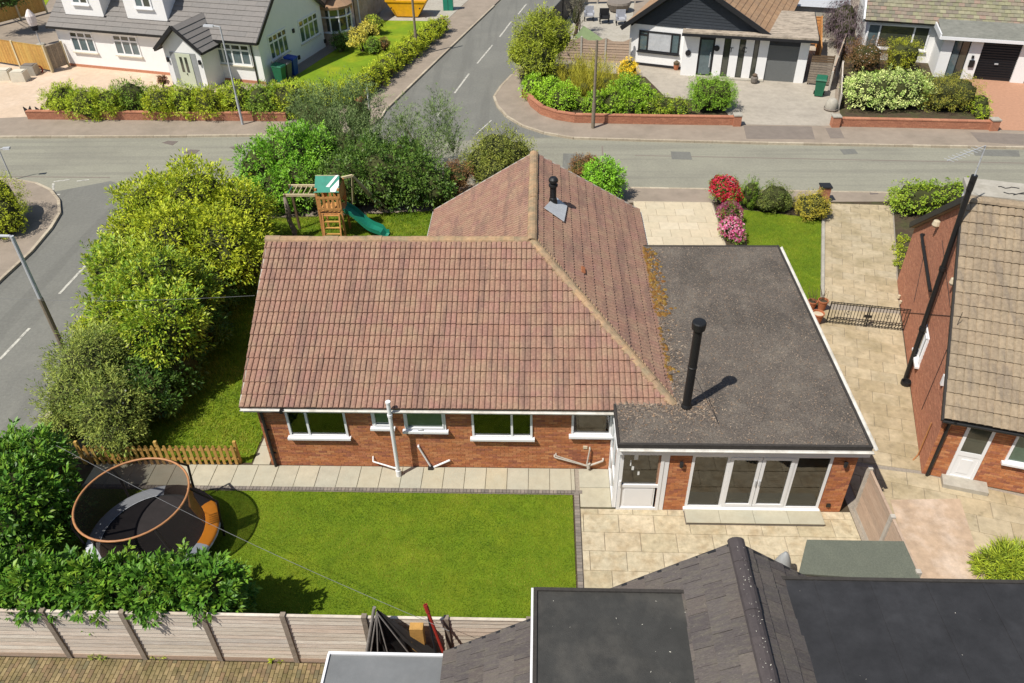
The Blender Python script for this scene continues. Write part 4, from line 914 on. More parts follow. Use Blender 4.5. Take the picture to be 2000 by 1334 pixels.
# ================================================================== NEIGHBOUR BELOW (dark tiles, two flat dormers)
K = .9167
bh = thing('house', 'house roof of dark grey tiles with two flat dormers, bottom right foreground', 'house', (3.3, 6, 0))
YG, rz, rx, ez, ex0, ex1 = 8.53, 5.78, 3.30, 2.30, -1.83, 8.43
m = MB(); m.poly([(ex0 + .3, YG - .15, 0), (ex1 - .3, YG - .15, 0), (ex1 - .3, YG - .15, ez), (rx, YG - .15, rz - .15), (ex0 + .3, YG - .15, ez)]); m.poly([(ex0 + .3, YG - .15, 0), (ex0 + .3, -6, 0), (ex0 + .3, -6, ez + .2), (ex0 + .3, YG - .15, ez + .2)]); m.build('wall', 'brick', bh)
stb = MB()
for sgn, xe in ((-1, ex0), (1, ex1)):
    vv = V((rx - xe, 0, rz - ez)); L_ = vv.length
    Ux = V((0, 1, 0)) if sgn > 0 else V((0, -1, 0))
    O_ = V((xe, -2, ez)) if sgn > 0 else V((xe, YG, ez))
    N_ = Ux.cross(vv).normalized()
    dk = MB(); dk.slabpoly([V((xe, YG, ez)), V((rx, YG, rz)), V((rx, -6, rz)), V((xe, -6, ez))] if sgn < 0 else [V((xe, -6, ez)), V((rx, -6, rz)), V((rx, YG, rz)), V((xe, YG, ez))], N_, .08); d_o = dk.build('roof_slope', 'felt_edge', bh)
    if sgn < 0: pl = [(0, 0), (4.2, 0), (4.2, L_), (0, L_)]
    else: pl = [(6.0, 0), (10.53, 0), (10.53, L_), (6.0, L_)]
    tile_slope(bh, d_o, 'roof_tile', O_ + N_ * .015, Ux, vv, pl, .30, L_ / 18, 'flat', 'slate', 150, bond=.5, stuff=stb)
stb.build('roof_tiles_rest', 'slate', bh, kind='stuff')
ridge_run(bh, (rx, YG + .02, rz + .05), (rx, 4.5, rz + .05), .45, .125, 'slate_cap')
vb = MB(); vb.bar((ex0, YG - .01, ez - .05), (rx, YG - .01, rz - .05), .05, .14); vb.bar((ex1, YG - .01, ez - .05), (rx, YG - .01, rz - .05), .05, .14); vb.build('verge_board', 'dark_trim', bh)
DZ = 5.18; dl = MB(); dl.box(-.08, 2.50, -5, 8.00, DZ - .12, DZ); dlo = dl.build('dormer_roof', 'grey_felt', bh)
dl = MB(); dl.box(-.02, .1, -5, 7.93, 3.2, DZ - .12); dl.box(.1, 2.4, 7.80, 7.93, 3.2, DZ - .12); dl.build('dormer_wall', 'upvc', bh)
dl = MB(); dl.box(-.12, -.085, -5, 8.0, DZ - .2, DZ + .01); dl.build('dormer_trim', 'upvc', bh)
dl = MB(); dl.box(-.08, 2.5, 7.94, 8.0, DZ + .002, DZ + .035); dl.box(-.08, -.02, -5, 7.94, DZ + .002, DZ + .03); dl.build('dormer_edge', 'felt_edge', dlo)
DZ2 = 5.27; dl = MB(); dl.box(4.06, 14, -5, 8.24, DZ2 - .14, DZ2); dlo2 = dl.build('dormer_roof', 'black_felt', bh)
dl = MB(); dl.box(4.3, 13.9, 8.05, 8.16, 2.5, DZ2 - .14); dl.build('dormer_wall', 'dark_cladding', bh)
dl = MB(); dl.box(4.06, 14, 8.18, 8.24, DZ2 + .002, DZ2 + .03); dl.build('dormer_edge', 'felt_edge', dlo2)
for i in range(9):
    dl = MB(); x = 4.6 + i * .92; dl.box(x, x + .05, 4, 8.18, DZ2 + .001, DZ2 + .008); dl.build('felt_seam', 'black_felt', dlo2)
chips('lichen_specks', 34, lambda: (random.uniform(4.2, 12), random.uniform(5.5, 8.1)), .005, .018, 'lichen', dlo2, DZ2 + .003)
chips('lichen_specks', 14, lambda: (random.uniform(.1, 2.4), random.uniform(6, 7.9)), .006, .02, 'lichen', dlo, DZ + .003)
chips('lichen_specks', 60, lambda: (rx + random.uniform(-.09, .09), random.uniform(5.8, 8.4)), .005, .016, 'lichen', bh, rz + .135)
# small flat roof at the left eave
sf = MB(); sf.box(-4.09, ex0 + .25, -3, 8.43, 2.16, 2.28); sfo = sf.build('porch_roof', 'grey_roof_membrane', bh)
sf = MB(); sf.box(-4.13, ex0 + .3, 8.44, 8.49, 2.10, 2.32); sf.box(-4.14, -4.095, -3, 8.44, 2.10, 2.32); sf.build('porch_trim', 'upvc', bh)
sf = MB(); sf.box(-4.0, ex0 + .3, -3, 8.35, 0, 2.16); sf.build('porch_wall', 'brick', bh)
gutter(bh, (ex0 - .06, YG, ez - .03), (ex0 - .06, -3, ez - .03), .06, 'grey_paint')

# ================================================================== WHITE HOUSE (top left)
wh = thing('house', 'white rendered house with grey tiled roof, dormers and gabled porch, top left', 'house', tuple(G(133, 128)))
wA, wB = G(133, 128), G(520, 165)
fwf = Fr(tuple(wA), wB - wA); WL = (wB - wA).length
fwg = Fr(tuple(wB), V((-fwf.n.x, -fwf.n.y, 0))); fwg.n = fwf.u.copy()     # gable (right end)
WD = fwg.at(637, 95)[0]; WD = max(7.0, min(8.5, WD)); wE, wR = 2.85, 2.85 + WD / 2 * .78
m = MB(); P4 = lambda u, d, z: fwf.p(u, d, z)
m.poly([P4(0, 0, 0), P4(WL, 0, 0), P4(WL, 0, wE), P4(0, 0, wE)]); m.poly([P4(WL, 0, 0), P4(WL, -WD, 0), P4(WL, -WD, wE), P4(WL, -WD / 2, wR), P4(WL, 0, wE)]); m.poly([P4(0, 0, 0), P4(0, -WD, 0), P4(0, -WD, wE), P4(0, -WD / 2, wR), P4(0, 0, wE)]); m.poly([P4(0, -WD, 0), P4(WL, -WD, 0), P4(WL, -WD, wE), P4(0, -WD, wE)])
m.build('wall', 'white_render', wh)
m = MB(); m.fbox(fwf, -.02, WL + .02, 0, .02, 0, .18); m.build('plinth', 'brick_far', wh)
wrv = -fwf.n * (WD / 2 + .35) + V((0, 0, (wR - wE) * (WD / 2 + .35) / (WD / 2))); wO = P4(-.3, .35, wE - .27); wrL = wrv.length; wN = fwf.u.cross(wrv).normalized()
dk = MB(); dk.slabpoly([wO, wO + fwf.u * (WL + .5), wO + fwf.u * (WL + .5) + wrv, wO + wrv], wN, .1); dk.build('roof_slope', 'felt_edge', wh)
bO = P4(WL + .2, -WD - .35, wE - .27); brv = fwf.n * (WD / 2 + .35) + V((0, 0, (wR - wE) * (WD / 2 + .35) / (WD / 2)))
dk = MB(); bN = (-fwf.u).cross(brv).normalized(); dk.slabpoly([bO, bO - fwf.u * (WL + .5), bO - fwf.u * (WL + .5) + brv, bO + brv], bN, .1); dk.build('roof_slope', 'far_slate', wh)
st_ = MB(); tile_slope(wh, None, 'roof_tile', wO + wN * .01, fwf.u, wrv, [(0, 0), (WL + .5, 0), (WL + .5, wrL), (0, wrL)], 1.26, .36, 'flat', 'far_slate', 0, bond=.5, stuff=st_); st_.build('roof_tiles', 'far_slate', wh, kind='stuff')
m = MB(); m.bar(wO + fwf.u * (WL + .52), wO + fwf.u * (WL + .52) + wrv, .08, .24); m.bar(bO + fwf.u * .02, bO + brv + fwf.u * .02, .08, .24); m.build('barge_board', 'dark_trim', wh)
m = MB(); m.bar(wO + V((0, 0, -.04)) - fwf.u * 0, wO + fwf.u * (WL + .5) + V((0, 0, -.04)), .12, .14); m.build('gutter', 'black_plastic', wh)
m = MB(); m.fbox(fwf, -.2, WL + .1, .0, .30, wE - .42, wE - .39); m.build('soffit', 'upvc', wh)
def far_win(parent, fr, tl, br_, n, d=.012, glass='curtain', name='window'):
    u0, z1 = fr.at(*tl); u1, z0 = fr.at(*br_)
    return u0, u1, z0, z1
def cottage(parent, fr, u0, u1, z0, z1, n, split=.70, glass=('glass_blue', 'glass')):
    window(parent, fr, u0, u1, z0, z1, mull=[(i + 1) / n for i in range(n - 1)], trans={'*': split}, glass=list(glass), d=.012, sill=True, fw=.10, sillmat='stone_sill')
def wspan(fr, xl, xr, yb, yt):   # window from its bottom edge pixels
    u0, z0 = fr.at(xl, yb); u1, _ = fr.at(xr, yb); _, z1 = fr.at((xl + xr) / 2 - 8, yt); return u0, u1
for (xl, yl, xr, yr, n) in ((146, 99, 192, 104, 3), (230, 107, 278, 110, 3), (424, 124, 494, 128, 4)):
    u0 = fwf.at(xl, yl)[0]; u1 = fwf.at(xr, yr)[0]; z0 = (fwf.at(xl, yl)[1] + fwf.at(xr, yr)[1]) / 2; cottage(wh, fwf, u0, u1, z0, z0 + 1.28, n)
for (xl, yl, xr, yr, n) in ((530, 118, 565, 100, 4), (588, 86, 624, 66, 4)):
    u0 = fwg.at(xl, yl)[0]; u1 = fwg.at(xr, yr)[0]; z0 = (fwg.at(xl, yl)[1] + fwg.at(xr, yr)[1]) / 2; cottage(wh, fwg, u0, u1, z0, z0 + 1.45, n, glass=('glass_green', 'glass'))
m = MB()
for px, py in ((572, 60), (583, 112), (634, 80)): u, z = fwg.at(px, py); m.fbox(fwg, u - .1, u + .1, 0, .08, z - .12, z + .12)
m.build('vent_cover', 'dark_trim', wh)
m = MB(); u, z = fwf.at(503, 150); m.tube(P4(u, .06, 0), P4(u, .06, wE - .35), .045); m.build('downpipe', 'dark_pipe', wh)
# porch
pu0, pu1 = fwf.at(338, 160, 1.7)[0], fwf.at(408, 168, 1.7)[0]; pd_ = 1.75; pm_ = (pu0 + pu1) / 2; pe = 2.62; pz = 3.72
m = MB(); m.poly([P4(pu0, pd_, 0), P4(pu1, pd_, 0), P4(pu1, pd_, pe), P4(pm_, pd_, pz - .05), P4(pu0, pd_, pe)]); m.poly([P4(pu1, pd_, 0), P4(pu1, 0, 0), P4(pu1, 0, pe), P4(pu1, pd_, pe)]); m.poly([P4(pu0, 0, 0), P4(pu0, pd_, 0), P4(pu0, pd_, pe), P4(pu0, 0, pe)])
m.build('porch_wall', 'white_render', wh)
st_ = MB(); bk = 2.2
for s_ in (-1, 1):
    xe = pm_ + s_ * ((pu1 - pu0) / 2 + .35); slope = (pz - pe) / ((pu1 - pu0) / 2); e_z = pz - slope * ((pu1 - pu0) / 2 + .35)
    e0 = P4(xe, pd_ + .35, e_z); rv_ = P4(pm_, pd_ + .35, pz) - e0; Ux = -fwf.n if s_ > 0 else fwf.n
    O_ = e0 if s_ > 0 else P4(xe, -bk, e_z); N_ = Ux.cross(rv_).normalized(); LL = pd_ + .35 + bk
    dk = MB(); dk.slabpoly([O_, O_ + Ux * LL, O_ + Ux * LL + rv_, O_ + rv_], N_, .09); dk.build('porch_roof', 'felt_edge', wh)
    tile_slope(wh, None, 'roof_tile', O_ + N_ * .01, Ux, rv_, [(0, 0), (LL, 0), (LL, rv_.length), (0, rv_.length)], 1.26, .36, 'flat', 'far_slate', 0, bond=.5, stuff=st_)
    m = MB(); m.bar(e0 + fwf.n * .02, P4(pm_, pd_ + .37, pz), .06, .2); m.build('barge_board', 'dark_trim', wh)
    m = MB(); m.bar(e0 + V((0, 0, -.05)), e0 + V((0, 0, -.05)) - fwf.n * 1.9, .1, .1); m.build('gutter', 'black_plastic', wh)
st_.build('porch_roof_tiles', 'far_slate', wh, kind='stuff')
fpp = Fr(tuple(P4(0, pd_, 0)), fwf.u); dw = .62
m = MB(); m.fbox(fpp, pm_ - dw - .28, pm_ + dw + .28, -.02, .02, .1, 2.15); po = m.build('porch_screen', 'grey_paint', wh)
m = MB(); m.fbox(fpp, pm_ - dw + .1, pm_ + dw - .1, .02, .05, .15, 2.1); pdr = m.build('door', 'door_sage', wh)
for s_ in (-.17, .17): m = MB(); m.fbox(fpp, pm_ + s_ - .09, pm_ + s_ + .09, .05, .06, 1.0, 1.9); m.build('pane', 'glass', pdr)
m = MB(); m.fbox(fpp, pm_ + .02, pm_ + .06, .05, .09, .85, .95); m.build('handle', 'dark_trim', pdr)
m = MB(); m.fbox(fpp, pu0 + .2, pu1 - .2, .0, .45, 0, .12); m.build('door_step', 'path_slab', wh)
for s_ in (pu0 + .16, pu1 - .16): m = MB(); m.fbox(fpp, s_ - .06, s_ + .06, 0, .12, 1.55, 1.8); m.build('wall_lamp', 'dark_trim', wh)
# dormers
for k, (xl, xr, yb, yb2) in enumerate(((129, 204, 28, 33), (250, 328, 36, 42))):
    a = GP(xl, yb, wO, wN); b = GP(xr, yb2, wO, wN); ua = fwf.loc(a)[0]; ub = fwf.loc(b)[0]; da = fwf.loc(a)[1]; za = a.z - .05; zt = za + 2.1; back = -WD / 2 - .2
    m = MB(); m.poly([P4(ua, da, za), P4(ub, da, za), P4(ub, da, zt), P4(ua, da, zt)]); m.poly([P4(ub, da, za), P4(ub, back, za), P4(ub, back, zt), P4(ub, da, zt)]); m.poly([P4(ua, da, za), P4(ua, back, za), P4(ua, back, zt), P4(ua, da, zt)]); m.build('dormer_wall', 'white_render', wh)
    m = MB(); m.fbox(fwf, ua - .15, ub + .15, back, da + .2, zt, zt + .14); m.build('dormer_roof', 'far_slate', wh)
    m = MB(); m.fbox(fwf, ub + .005, ub + .16, back, da + .05, za - .05, za + .12); m.fbox(fwf, ua - .02, ub + .02, da + .001, da + .05, za - .02, za + .06); m.build('dormer_flashing', 'dark_trim', wh)
    fd = Fr(tuple(P4(0, da, 0)), fwf.u); c = (ua + ub) / 2; window(wh, fd, c - .62, c + .62, za + .75, zt - .25, mull=(.5,), glass=['glass_blue', 'glass'], d=.02, fw=.11)
m = MB(); q1 = GP(455, -6, wO, wN); u, d, z = fwf.loc(q1); m.slabpoly([q1 + wN * .08, q1 + fwf.u * .9 + wN * .08, q1 + fwf.u * .9 + wrv.normalized() * 1.1 + wN * .08, q1 + wrv.normalized() * 1.1 + wN * .08], wN, .08); m.build('roof_window', 'glass', wh)
m = MB(); m.fbox(fwg, .2, WD + 2, .15, 1.0, 0, .02); m.build('gravel_strip', 'sett', wh)
# glazed bay and second house further along the side road
b2 = thing('house', 'house with white glazed bay and pink brick wall beyond the white gable, top', 'house', tuple(fwf.p(WL + .6, -WD - 3, 0)))
fb2 = Fr(tuple(fwf.p(WL, -WD - .2, 0)), -fwf.n); fb2.n = fwf.u.copy()
m = MB(); m.fbox(fb2, .3, 12, -5, .0, 0, 3.2); m.build('wall', 'concrete_pink', b2)
bc = fb2.p(1.5, .0, 0); m = MB(); m.lathe(bc, [(1.25, 0), (1.25, .75)], 12); m.build('bay_base', 'concrete_pink', b2)
m = MB(); m.lathe(bc, [(1.32, .75), (1.32, .85), (0, .85)], 12); m.build('bay_sill', 'upvc', b2)
m = MB(); m.lathe(bc, [(1.15, .85), (1.15, 2.3)], 12); m.build('bay_glass', 'glass', b2)
for i in range(12):
    a = i / 12 * 6.28; m = MB(); c = bc + V((math.cos(a) * 1.2, math.sin(a) * 1.2, 0)); m.tube(c + V((0, 0, .85)), c + V((0, 0, 2.3)), .06, n=6); m.build('bay_mullion', 'upvc', b2)
m = MB(); m.lathe(bc, [(1.28, 1.75), (1.28, 1.83), (1.1, 1.83)], 12); m.build('bay_transom', 'upvc', b2)
m = MB(); m.lathe(bc, [(1.4, 2.3), (1.4, 2.45), (.2, 3.0), (0, 3.0)], 12); m.build('bay_roof', 'far_tile_brown', b2)
m = MB(); m.fbox(fb2, .1, 12, -5, .35, 3.2, 3.35); m.build('roof', 'far_tile_brown', b2)
u, z = fb2.at(690, 30); m = MB(); m.fbox(fb2, 5.2, 5.35, 0, .05, .0, 3.2); m.build('downpipe', 'upvc', b2)
m = MB(); m.fbox(fb2, 3.0, 4.6, .0, .06, .1, 2.2); m.build('garage_door', 'dark_wood', b2)

# ================================================================== GARAGE HOUSE (dark gable, top right)
gh = thing('house', 'white bungalow with black clad gable, slim windows and flat garage roof', 'house', tuple(G(1330, 147)))
hA, hB = G(1226, 124), G(1330, 136)
fg = Fr(tuple(hA), G(1565, 163) - hA)
fg2 = Fr(tuple(G(1328, 147)), G(1565, 163) - G(1328, 147))    # porch and garage front
GLm = fg.at(1478, 70)[0]; gu1 = fg.at(1330, 140)[0]
gw = 8.6; gez = 2.5; gap_ = fg.at(1345, -12, .1); gau = max(3.6, min(5.0, gap_[0])); gaz = gez + 2.75
pg = lambda u, d, z: fg.p(u, d, z)
m = MB(); m.poly([pg(0, 0, 0), pg(gw, 0, 0), pg(gw, 0, gez), pg(0, 0, gez)]); m.poly([pg(0, 0, 0), pg(0, -9, 0), pg(0, -9, gez), pg(0, 0, gez)]); m.poly([pg(gw, 0, 0), pg(gw, -9, 0), pg(gw, -9, gez), pg(gw, 0, gez)]); m.build('wall', 'white_render', gh)
m = MB(); m.fbox(fg, 0, gw, 0, .03, 0, .16); m.build('plinth', 'dark_trim', gh)
gtopz = lambda u: gez + (gaz - gez) * (1 - abs(u - gau) / (gau if u < gau else gw - gau))
m = MB(); m.poly([pg(0, .02, gez), pg(gw, .02, gez), pg(gau, .02, gaz)]); cl = m.build('gable_panel', 'dark_cladding', gh)
z = gez + .02
while z < gaz - .2:
    k = (z - gez) / (gaz - gez); m = MB(); a = gau * k; b = gw - (gw - gau) * k; k2 = (z + .17 - gez) / (gaz - gez); a2 = gau * k2; b2_ = gw - (gw - gau) * k2
    m._add([pg(a, .045, z), pg(b, .045, z), pg(b2_, .025, z + .17), pg(a2, .025, z + .17), pg(a, .02, z), pg(b, .02, z)], [(0, 1, 2, 3), (4, 5, 1, 0)]); m.build('cladding_board', 'dark_cladding', cl); z += .175
st_ = MB()
for s_ in (-1, 1):
    hw = gau if s_ < 0 else gw - gau; xe = gau + s_ * (hw + .45); sl0 = (gaz - gez) / hw; ez_ = gaz + .12 - sl0 * (hw + .45)
    e0 = pg(xe, .5, ez_); rv_ = pg(gau, .5, gaz + .12) - e0; Ux = -fg.n if s_ > 0 else fg.n; O_ = e0 if s_ > 0 else e0 - fg.n * 10; N_ = Ux.cross(rv_).normalized()
    dk = MB(); dk.slabpoly([O_, O_ + Ux * 10, O_ + Ux * 10 + rv_, O_ + rv_], N_, .1); dk.build('roof_slope', 'felt_edge', gh)
    tile_slope(gh, None, 'roof_tile', O_ + N_ * .01, Ux, rv_, [(0, 0), (10, 0), (10, rv_.length), (0, rv_.length)], .36, .36, 'flat', 'far_tile_brown', 0, stuff=st_)
    m = MB(); m.bar(e0 + fg.n * .02, pg(gau, .52, gaz + .12), .08, .26); m.build('barge_board', 'dark_trim', gh)
    m = MB(); m.bar(pg(xe - s_ * .5, .06, ez_ + .15), pg(gau, .06, gaz - .05), .06, .16); m.build('inner_trim', 'dark_trim', gh)
st_.build('roof_tiles', 'far_tile_brown', gh, kind='stuff')
u0, z0 = fg.at(1246, 98); u1 = fg.at(1318, 104)[0]
window(gh, fg, u0, u1 + .25, z0, z0 + 1.25, mull=(.22, .80), mat='dark_trim', glass=['glass_blue', 'glass_blue', 'curtain', 'glass_blue'], d=.02, fw=.09, trans={0: .8})
# porch/garage block with flat mossy roof
pg2 = lambda u, d, z: fg2.p(u, d, z)
GW = fg2.at(1567, 163)[0]; gtop_ = 2.55
cols = [(1328, 1358, 'w'), (1358, 1388, 'door'), (1388, 1405, 'w'), (1405, 1418, 'g'), (1418, 1434, 'w'), (1434, 1446, 'g'), (1446, 1462, 'w'), (1462, 1472, 'g'), (1472, 1490, 'w'), (1490, 1549, 'gar'), (1549, 1567, 'w')]
ub = lambda px: fg2.at(px, 147 + (px - 1328) * .068)[0]
for a, b, k in cols:
    a, b = ub(a), ub(b)
    if k == 'w': m = MB(); m.fbox(fg2, a, b, -.25, .0, 0, gtop_); m.build('pier', 'white_render', gh)
    elif k == 'g':
        m = MB(); m.fbox(fg2, a, b, -.2, -.08, 0, gtop_); s_ = m.build('slot_window', 'dark_trim', gh); m = MB(); m.fbox(fg2, a + .04, b - .04, -.08, -.06, .12, gtop_ - .15); m.build('pane', 'glass', s_)
    elif k == 'door':
        m = MB(); m.fbox(fg2, a, b, -.2, -.08, 0, gtop_); s_ = m.build('door', 'dark_trim', gh); m = MB(); m.fbox(fg2, a + .12, b - .12, -.08, -.05, .15, gtop_ - .35); m.build('pane', 'glass_blue', s_)
        m = MB(); m.fbox(fg2, b - .22, b - .17, -.05, .0, .6, 1.5); m.build('handle', 'galv', s_)
    else:
        m = MB(); m.fbox(fg2, a, b, -.2, -.08, 0, gtop_); s_ = m.build('garage_door', 'pebble_dash', gh)
        m = MB(); m.fbox(fg2, a, b, -.08, -.04, gtop_ - .45, gtop_); m.build('door_header', 'dark_cladding', s_)
m = MB(); m.fbox(fg2, 0, GW, -5, -.26, 0, gtop_ - .02); m.build('garage_wall', 'white_render', gh)
m = MB(); m.fbox(fg2, ub(1358), ub(1490), -.02, .3, 0, .1); m.build('door_step', 'concrete', gh)
m = MB(); m.fbox(fg2, -.1, GW + .35, -.1, .55, gtop_, gtop_ + .22); gu_ = ub(1470); m.fbox(fg2, gu_, GW + .35, -5.2, -.1, gtop_, gtop_ + .22); gr = m.build('flat_roof', 'mossy_roof', gh)
m = MB(); m.fbox(fg2, -.12, GW + .37, .55, .58, gtop_ - .04, gtop_ + .12); m.fbox(fg2, GW + .35, GW + .38, -5.2, .55, gtop_ - .04, gtop_ + .26); m.build('roof_trim', 'dark_trim', gh)
# house sign, number and round ornaments on the piers
for px, py in ((1344, 103), (1400, 94)):
    u, z = fg2.at(px, py); m = MB(); m.tube(pg2(u, .0, z), pg2(u, .06, z), .17, n=12); m.build('wall_ornament', 'dark_trim', gh)
def text_on(parent, fr, u, z, d, s, size, mat, name='lettering'):
    cu = bpy.data.curves.new(name, 'FONT'); cu.body = s; cu.size = size; cu.extrude = .006; cu.align_x = 'CENTER'; cu.align_y = 'CENTER'
    ot = bpy.data.objects.new(name, cu); C.objects.link(ot); bpy.context.view_layer.update()
    me = bpy.data.meshes.new_from_object(ot); bpy.data.objects.remove(ot)
    o = bpy.data.objects.new(name, me); me.materials.clear(); me.materials.append(MATS[mat]); link(o, parent, fr.p(u, d, z))
    o.rotation_euler = Matrix((fr.u, V((0, 0, 1)), fr.u.cross(V((0, 0, 1))))).transposed().to_euler(); return o
for px, ch in ((1428, 'T'), (1454, 'C')):
    u, z = fg2.at(px, 98); text_on(gh, fg2, u, z, .012, ch, .42, 'dark_trim')
# garage house plot: wavy fence, paved yard things
def panel_fence(label, a, b, h, nb_, posts, boardmat='fence_wood', postmat='concrete_post', z0=.15, wavy=0, name='panel_fence', n=None, vertical=False, base=True, cat='fence', pw=.11):
    a = V((a[0], a[1], 0)); b = V((b[0], b[1], 0)); fr = Fr(tuple(a), b - a); L = (b - a).length
    t = thing(name, label, cat, tuple(a))
    for i in range(posts + 1):
        u = L * i / posts; m = MB(); m.fbox(fr, u - pw / 2, u + pw / 2, -.05, .06, 0, h + .05); m.build('post', postmat, t)
    for i in range(posts):
        u0, u1 = L * i / posts + pw / 2 + .005, L * (i + 1) / posts - pw / 2 - .005
        if base: m = MB(); m.fbox(fr, u0, u1, -.03, .03, 0, z0); m.build('gravel_board', 'woven_wood' if postmat == 'fence_post' else postmat, t)
        m = MB(); m.fbox(fr, u0, u1, -.03, -.014, z0 + .01, h - .03 - (wavy)); pn = m.build('panel', 'fence_post', t)
        if vertical:
            k = max(1, int((u1 - u0) / vertical)); 
            for j in range(k): m = MB(); m.fbox(fr, u0 + (u1 - u0) * j / k + .004, u0 + (u1 - u0) * (j + 1) / k - .004, -.01, .012 + .006 * (j % 2), z0 + .01, h); m.build('board', boardmat, pn)
        else:
            bhh = (h - z0) / nb_
            for j in range(nb_):
                za = z0 + j * bhh; m = MB(); top = za + bhh * .94; dd = wavy if j == nb_ - 1 else 0
                if dd:
                    q = 8; vs = []
                    for s_ in range(q + 1): uu_ = u0 + (u1 - u0) * s_ / q; zt = top - dd * math.sin(math.pi * s_ / q); vs += [fr.p(uu_, .015, za - dd * math.sin(math.pi * s_ / q)), fr.p(uu_, .015, zt)]
                    m._add(vs, [(2 * s_, 2 * s_ + 2, 2 * s_ + 3, 2 * s_ + 1) for s_ in range(q)])
                else: jt = random.uniform(-.004, .004); m._add([fr.p(u0, .026 + jt, za), fr.p(u1, .026 + jt, za), fr.p(u1, .006, top + jt), fr.p(u0, .006, top), fr.p(u0, -.01, za), fr.p(u1, -.01, za), fr.p(u0, -.01, top), fr.p(u1, -.01, top)], [(0, 1, 2, 3), (4, 5, 1, 0), (3, 2, 7, 6)])
                m.build('board', boardmat, pn)
        m = MB(); 
        if not wavy: m.fbox(fr, u0, u1, -.035, .03, h - .03, h); m.build('capping', boardmat, pn)
    return t
panel_fence('wavy topped woven fence panels between corner tree and white wall', G(1088, 122), G(1228, 128), 1.65, 9, 3, 'woven_wood', 'concrete_post', wavy=.22)
panel_fence('dark close boarded fence running up the side road behind the corner tree', G(1062, 90), G(1130, 10), 1.8, 6, 4, 'dark_trim', 'dark_trim')
panel_fence('orange timber fence panels right of the garage', tuple(pg2(GW + 1.1, -7.5, 0)), tuple(pg2(GW + .75, -1.0, 0)), 1.9, 8, 3, 'orange_wood', 'orange_wood', base=False)
panel_fence('orange timber fence behind the garage roof', tuple(pg2(ub(1480), -7.6, 0)), tuple(pg2(GW + 1.1, -7.6, 0)), 1.9, 8, 2, 'orange_wood', 'orange_wood', base=False)
panel_fence('weathered slatted fence between the two drives', tuple(G(1618, 178)), tuple(G(1648, 92)), 1.1, 7, 3, 'woven_wood', 'concrete_post', base=False)
panel_fence('pale low fence stepping down beside the green bin', tuple(G(1636, 215)), tuple(G(1640, 150)), .9, 5, 2, 'fence_wood', 'concrete_post', base=False)
m = MB(); fz = Fr(tuple(G(1575, 165)), G(1612, 168) - G(1575, 165)); sg = thing('side_gate', 'brown slatted side gate right of the garage pier', 'gate', tuple(fz.o))
for j in range(12): m = MB(); m.fbox(fz, 0, 1.25, 0, .04, .1 + j * .14, .1 + j * .14 + .115); m.build('slat', 'dark_wood' if j > 8 else 'fence_post', sg)
for s_ in (0.02, 1.2): m = MB(); m.fbox(fz, s_, s_ + .06, -.04, 0, 0, 1.8); m.build('stile', 'dark_wood', sg)
# low front walls
def low_wall(label, pts, h=.42, mat='brick_far', th=.22, pier=True):
    pts = [V((p[0], p[1], 0)) for p in pts]; t = thing('garden_wall', label, 'wall', tuple(pts[0]))
    co = MB(); core = MB()
    for a, b in zip(pts[:-1], pts[1:]):
        fr = Fr(tuple(a), b - a); L = (b - a).length; core.fbox(fr, 0, L, -th, 0, 0, h); brickwork(t, fr, 0, L, .01, h, (), mat)
        k = max(1, round(L / .45))
        for i in range(k): m = MB(); m.fbox(fr, L * i / k + .004, L * (i + 1) / k - .004, -th - .02, .025, h, h + .055); m.build('coping', mat, t)
    core.build('wall_core', 'mortar_red', t)
    if pier:
        for e_, nx in ((pts[0], pts[1]), (pts[-1], pts[-2])): fr = Fr(tuple(e_), nx - e_); m = MB(); m.box(e_.x - .2, e_.x + .2, e_.y - .16, e_.y + .25, 0, h + .14); pr = m.build('pier', mat, t); m = MB(); m.box(e_.x - .23, e_.x + .23, e_.y - .19, e_.y + .28, h + .142, h + .2); m.build('pier_cap', 'concrete', pr)
    return t
low_wall('low red brick wall under the hedge before the white house', g2([(55, 233), (300, 235), (560, 237)]), .42, pier=False)
low_wall('low red brick wall curving round the corner garden with the lamp column', g2([(1026, 190), (1036, 208), (1056, 224), (1085, 234), (1122, 240), (1280, 243), (1438, 245)]), .42)
low_wall('low red brick wall below the clipped pale hedge', g2([(1630, 247), (1780, 250), (1938, 254)]), .40)
low_wall('low dark brick wall along the side road pavement', g2([(700, 207), (780, 130), (868, 44)]), .28, pier=False)
# broken sign boards at the forecourt corner
ps = thing('wall_pier_ornament', 'pair of dark pointed gate ornaments at the left end of the red wall', 'ornament', tuple(G(60, 228)))
for px in (57, 80): c = G(px, 224); m = MB(); m._add([c + V((-.2, 0, 0)), c + V((.22, 0, .0)), c + V((.2, .03, .5)), c + V((0, .03, .25)), c + V((-.22, .03, .45)), c + V((-.2, .08, 0)), c + V((.22, .08, 0)), c + V((.2, .09, .5)), c + V((0, .09, .25)), c + V((-.22, .09, .45))], [(0, 1, 2, 3, 4), (9, 8, 7, 6, 5), (0, 5, 6, 1), (1, 6, 7, 2), (2, 7, 8, 3), (3, 8, 9, 4), (4, 9, 5, 0)]); m.build('ornament', 'dark_trim', ps)

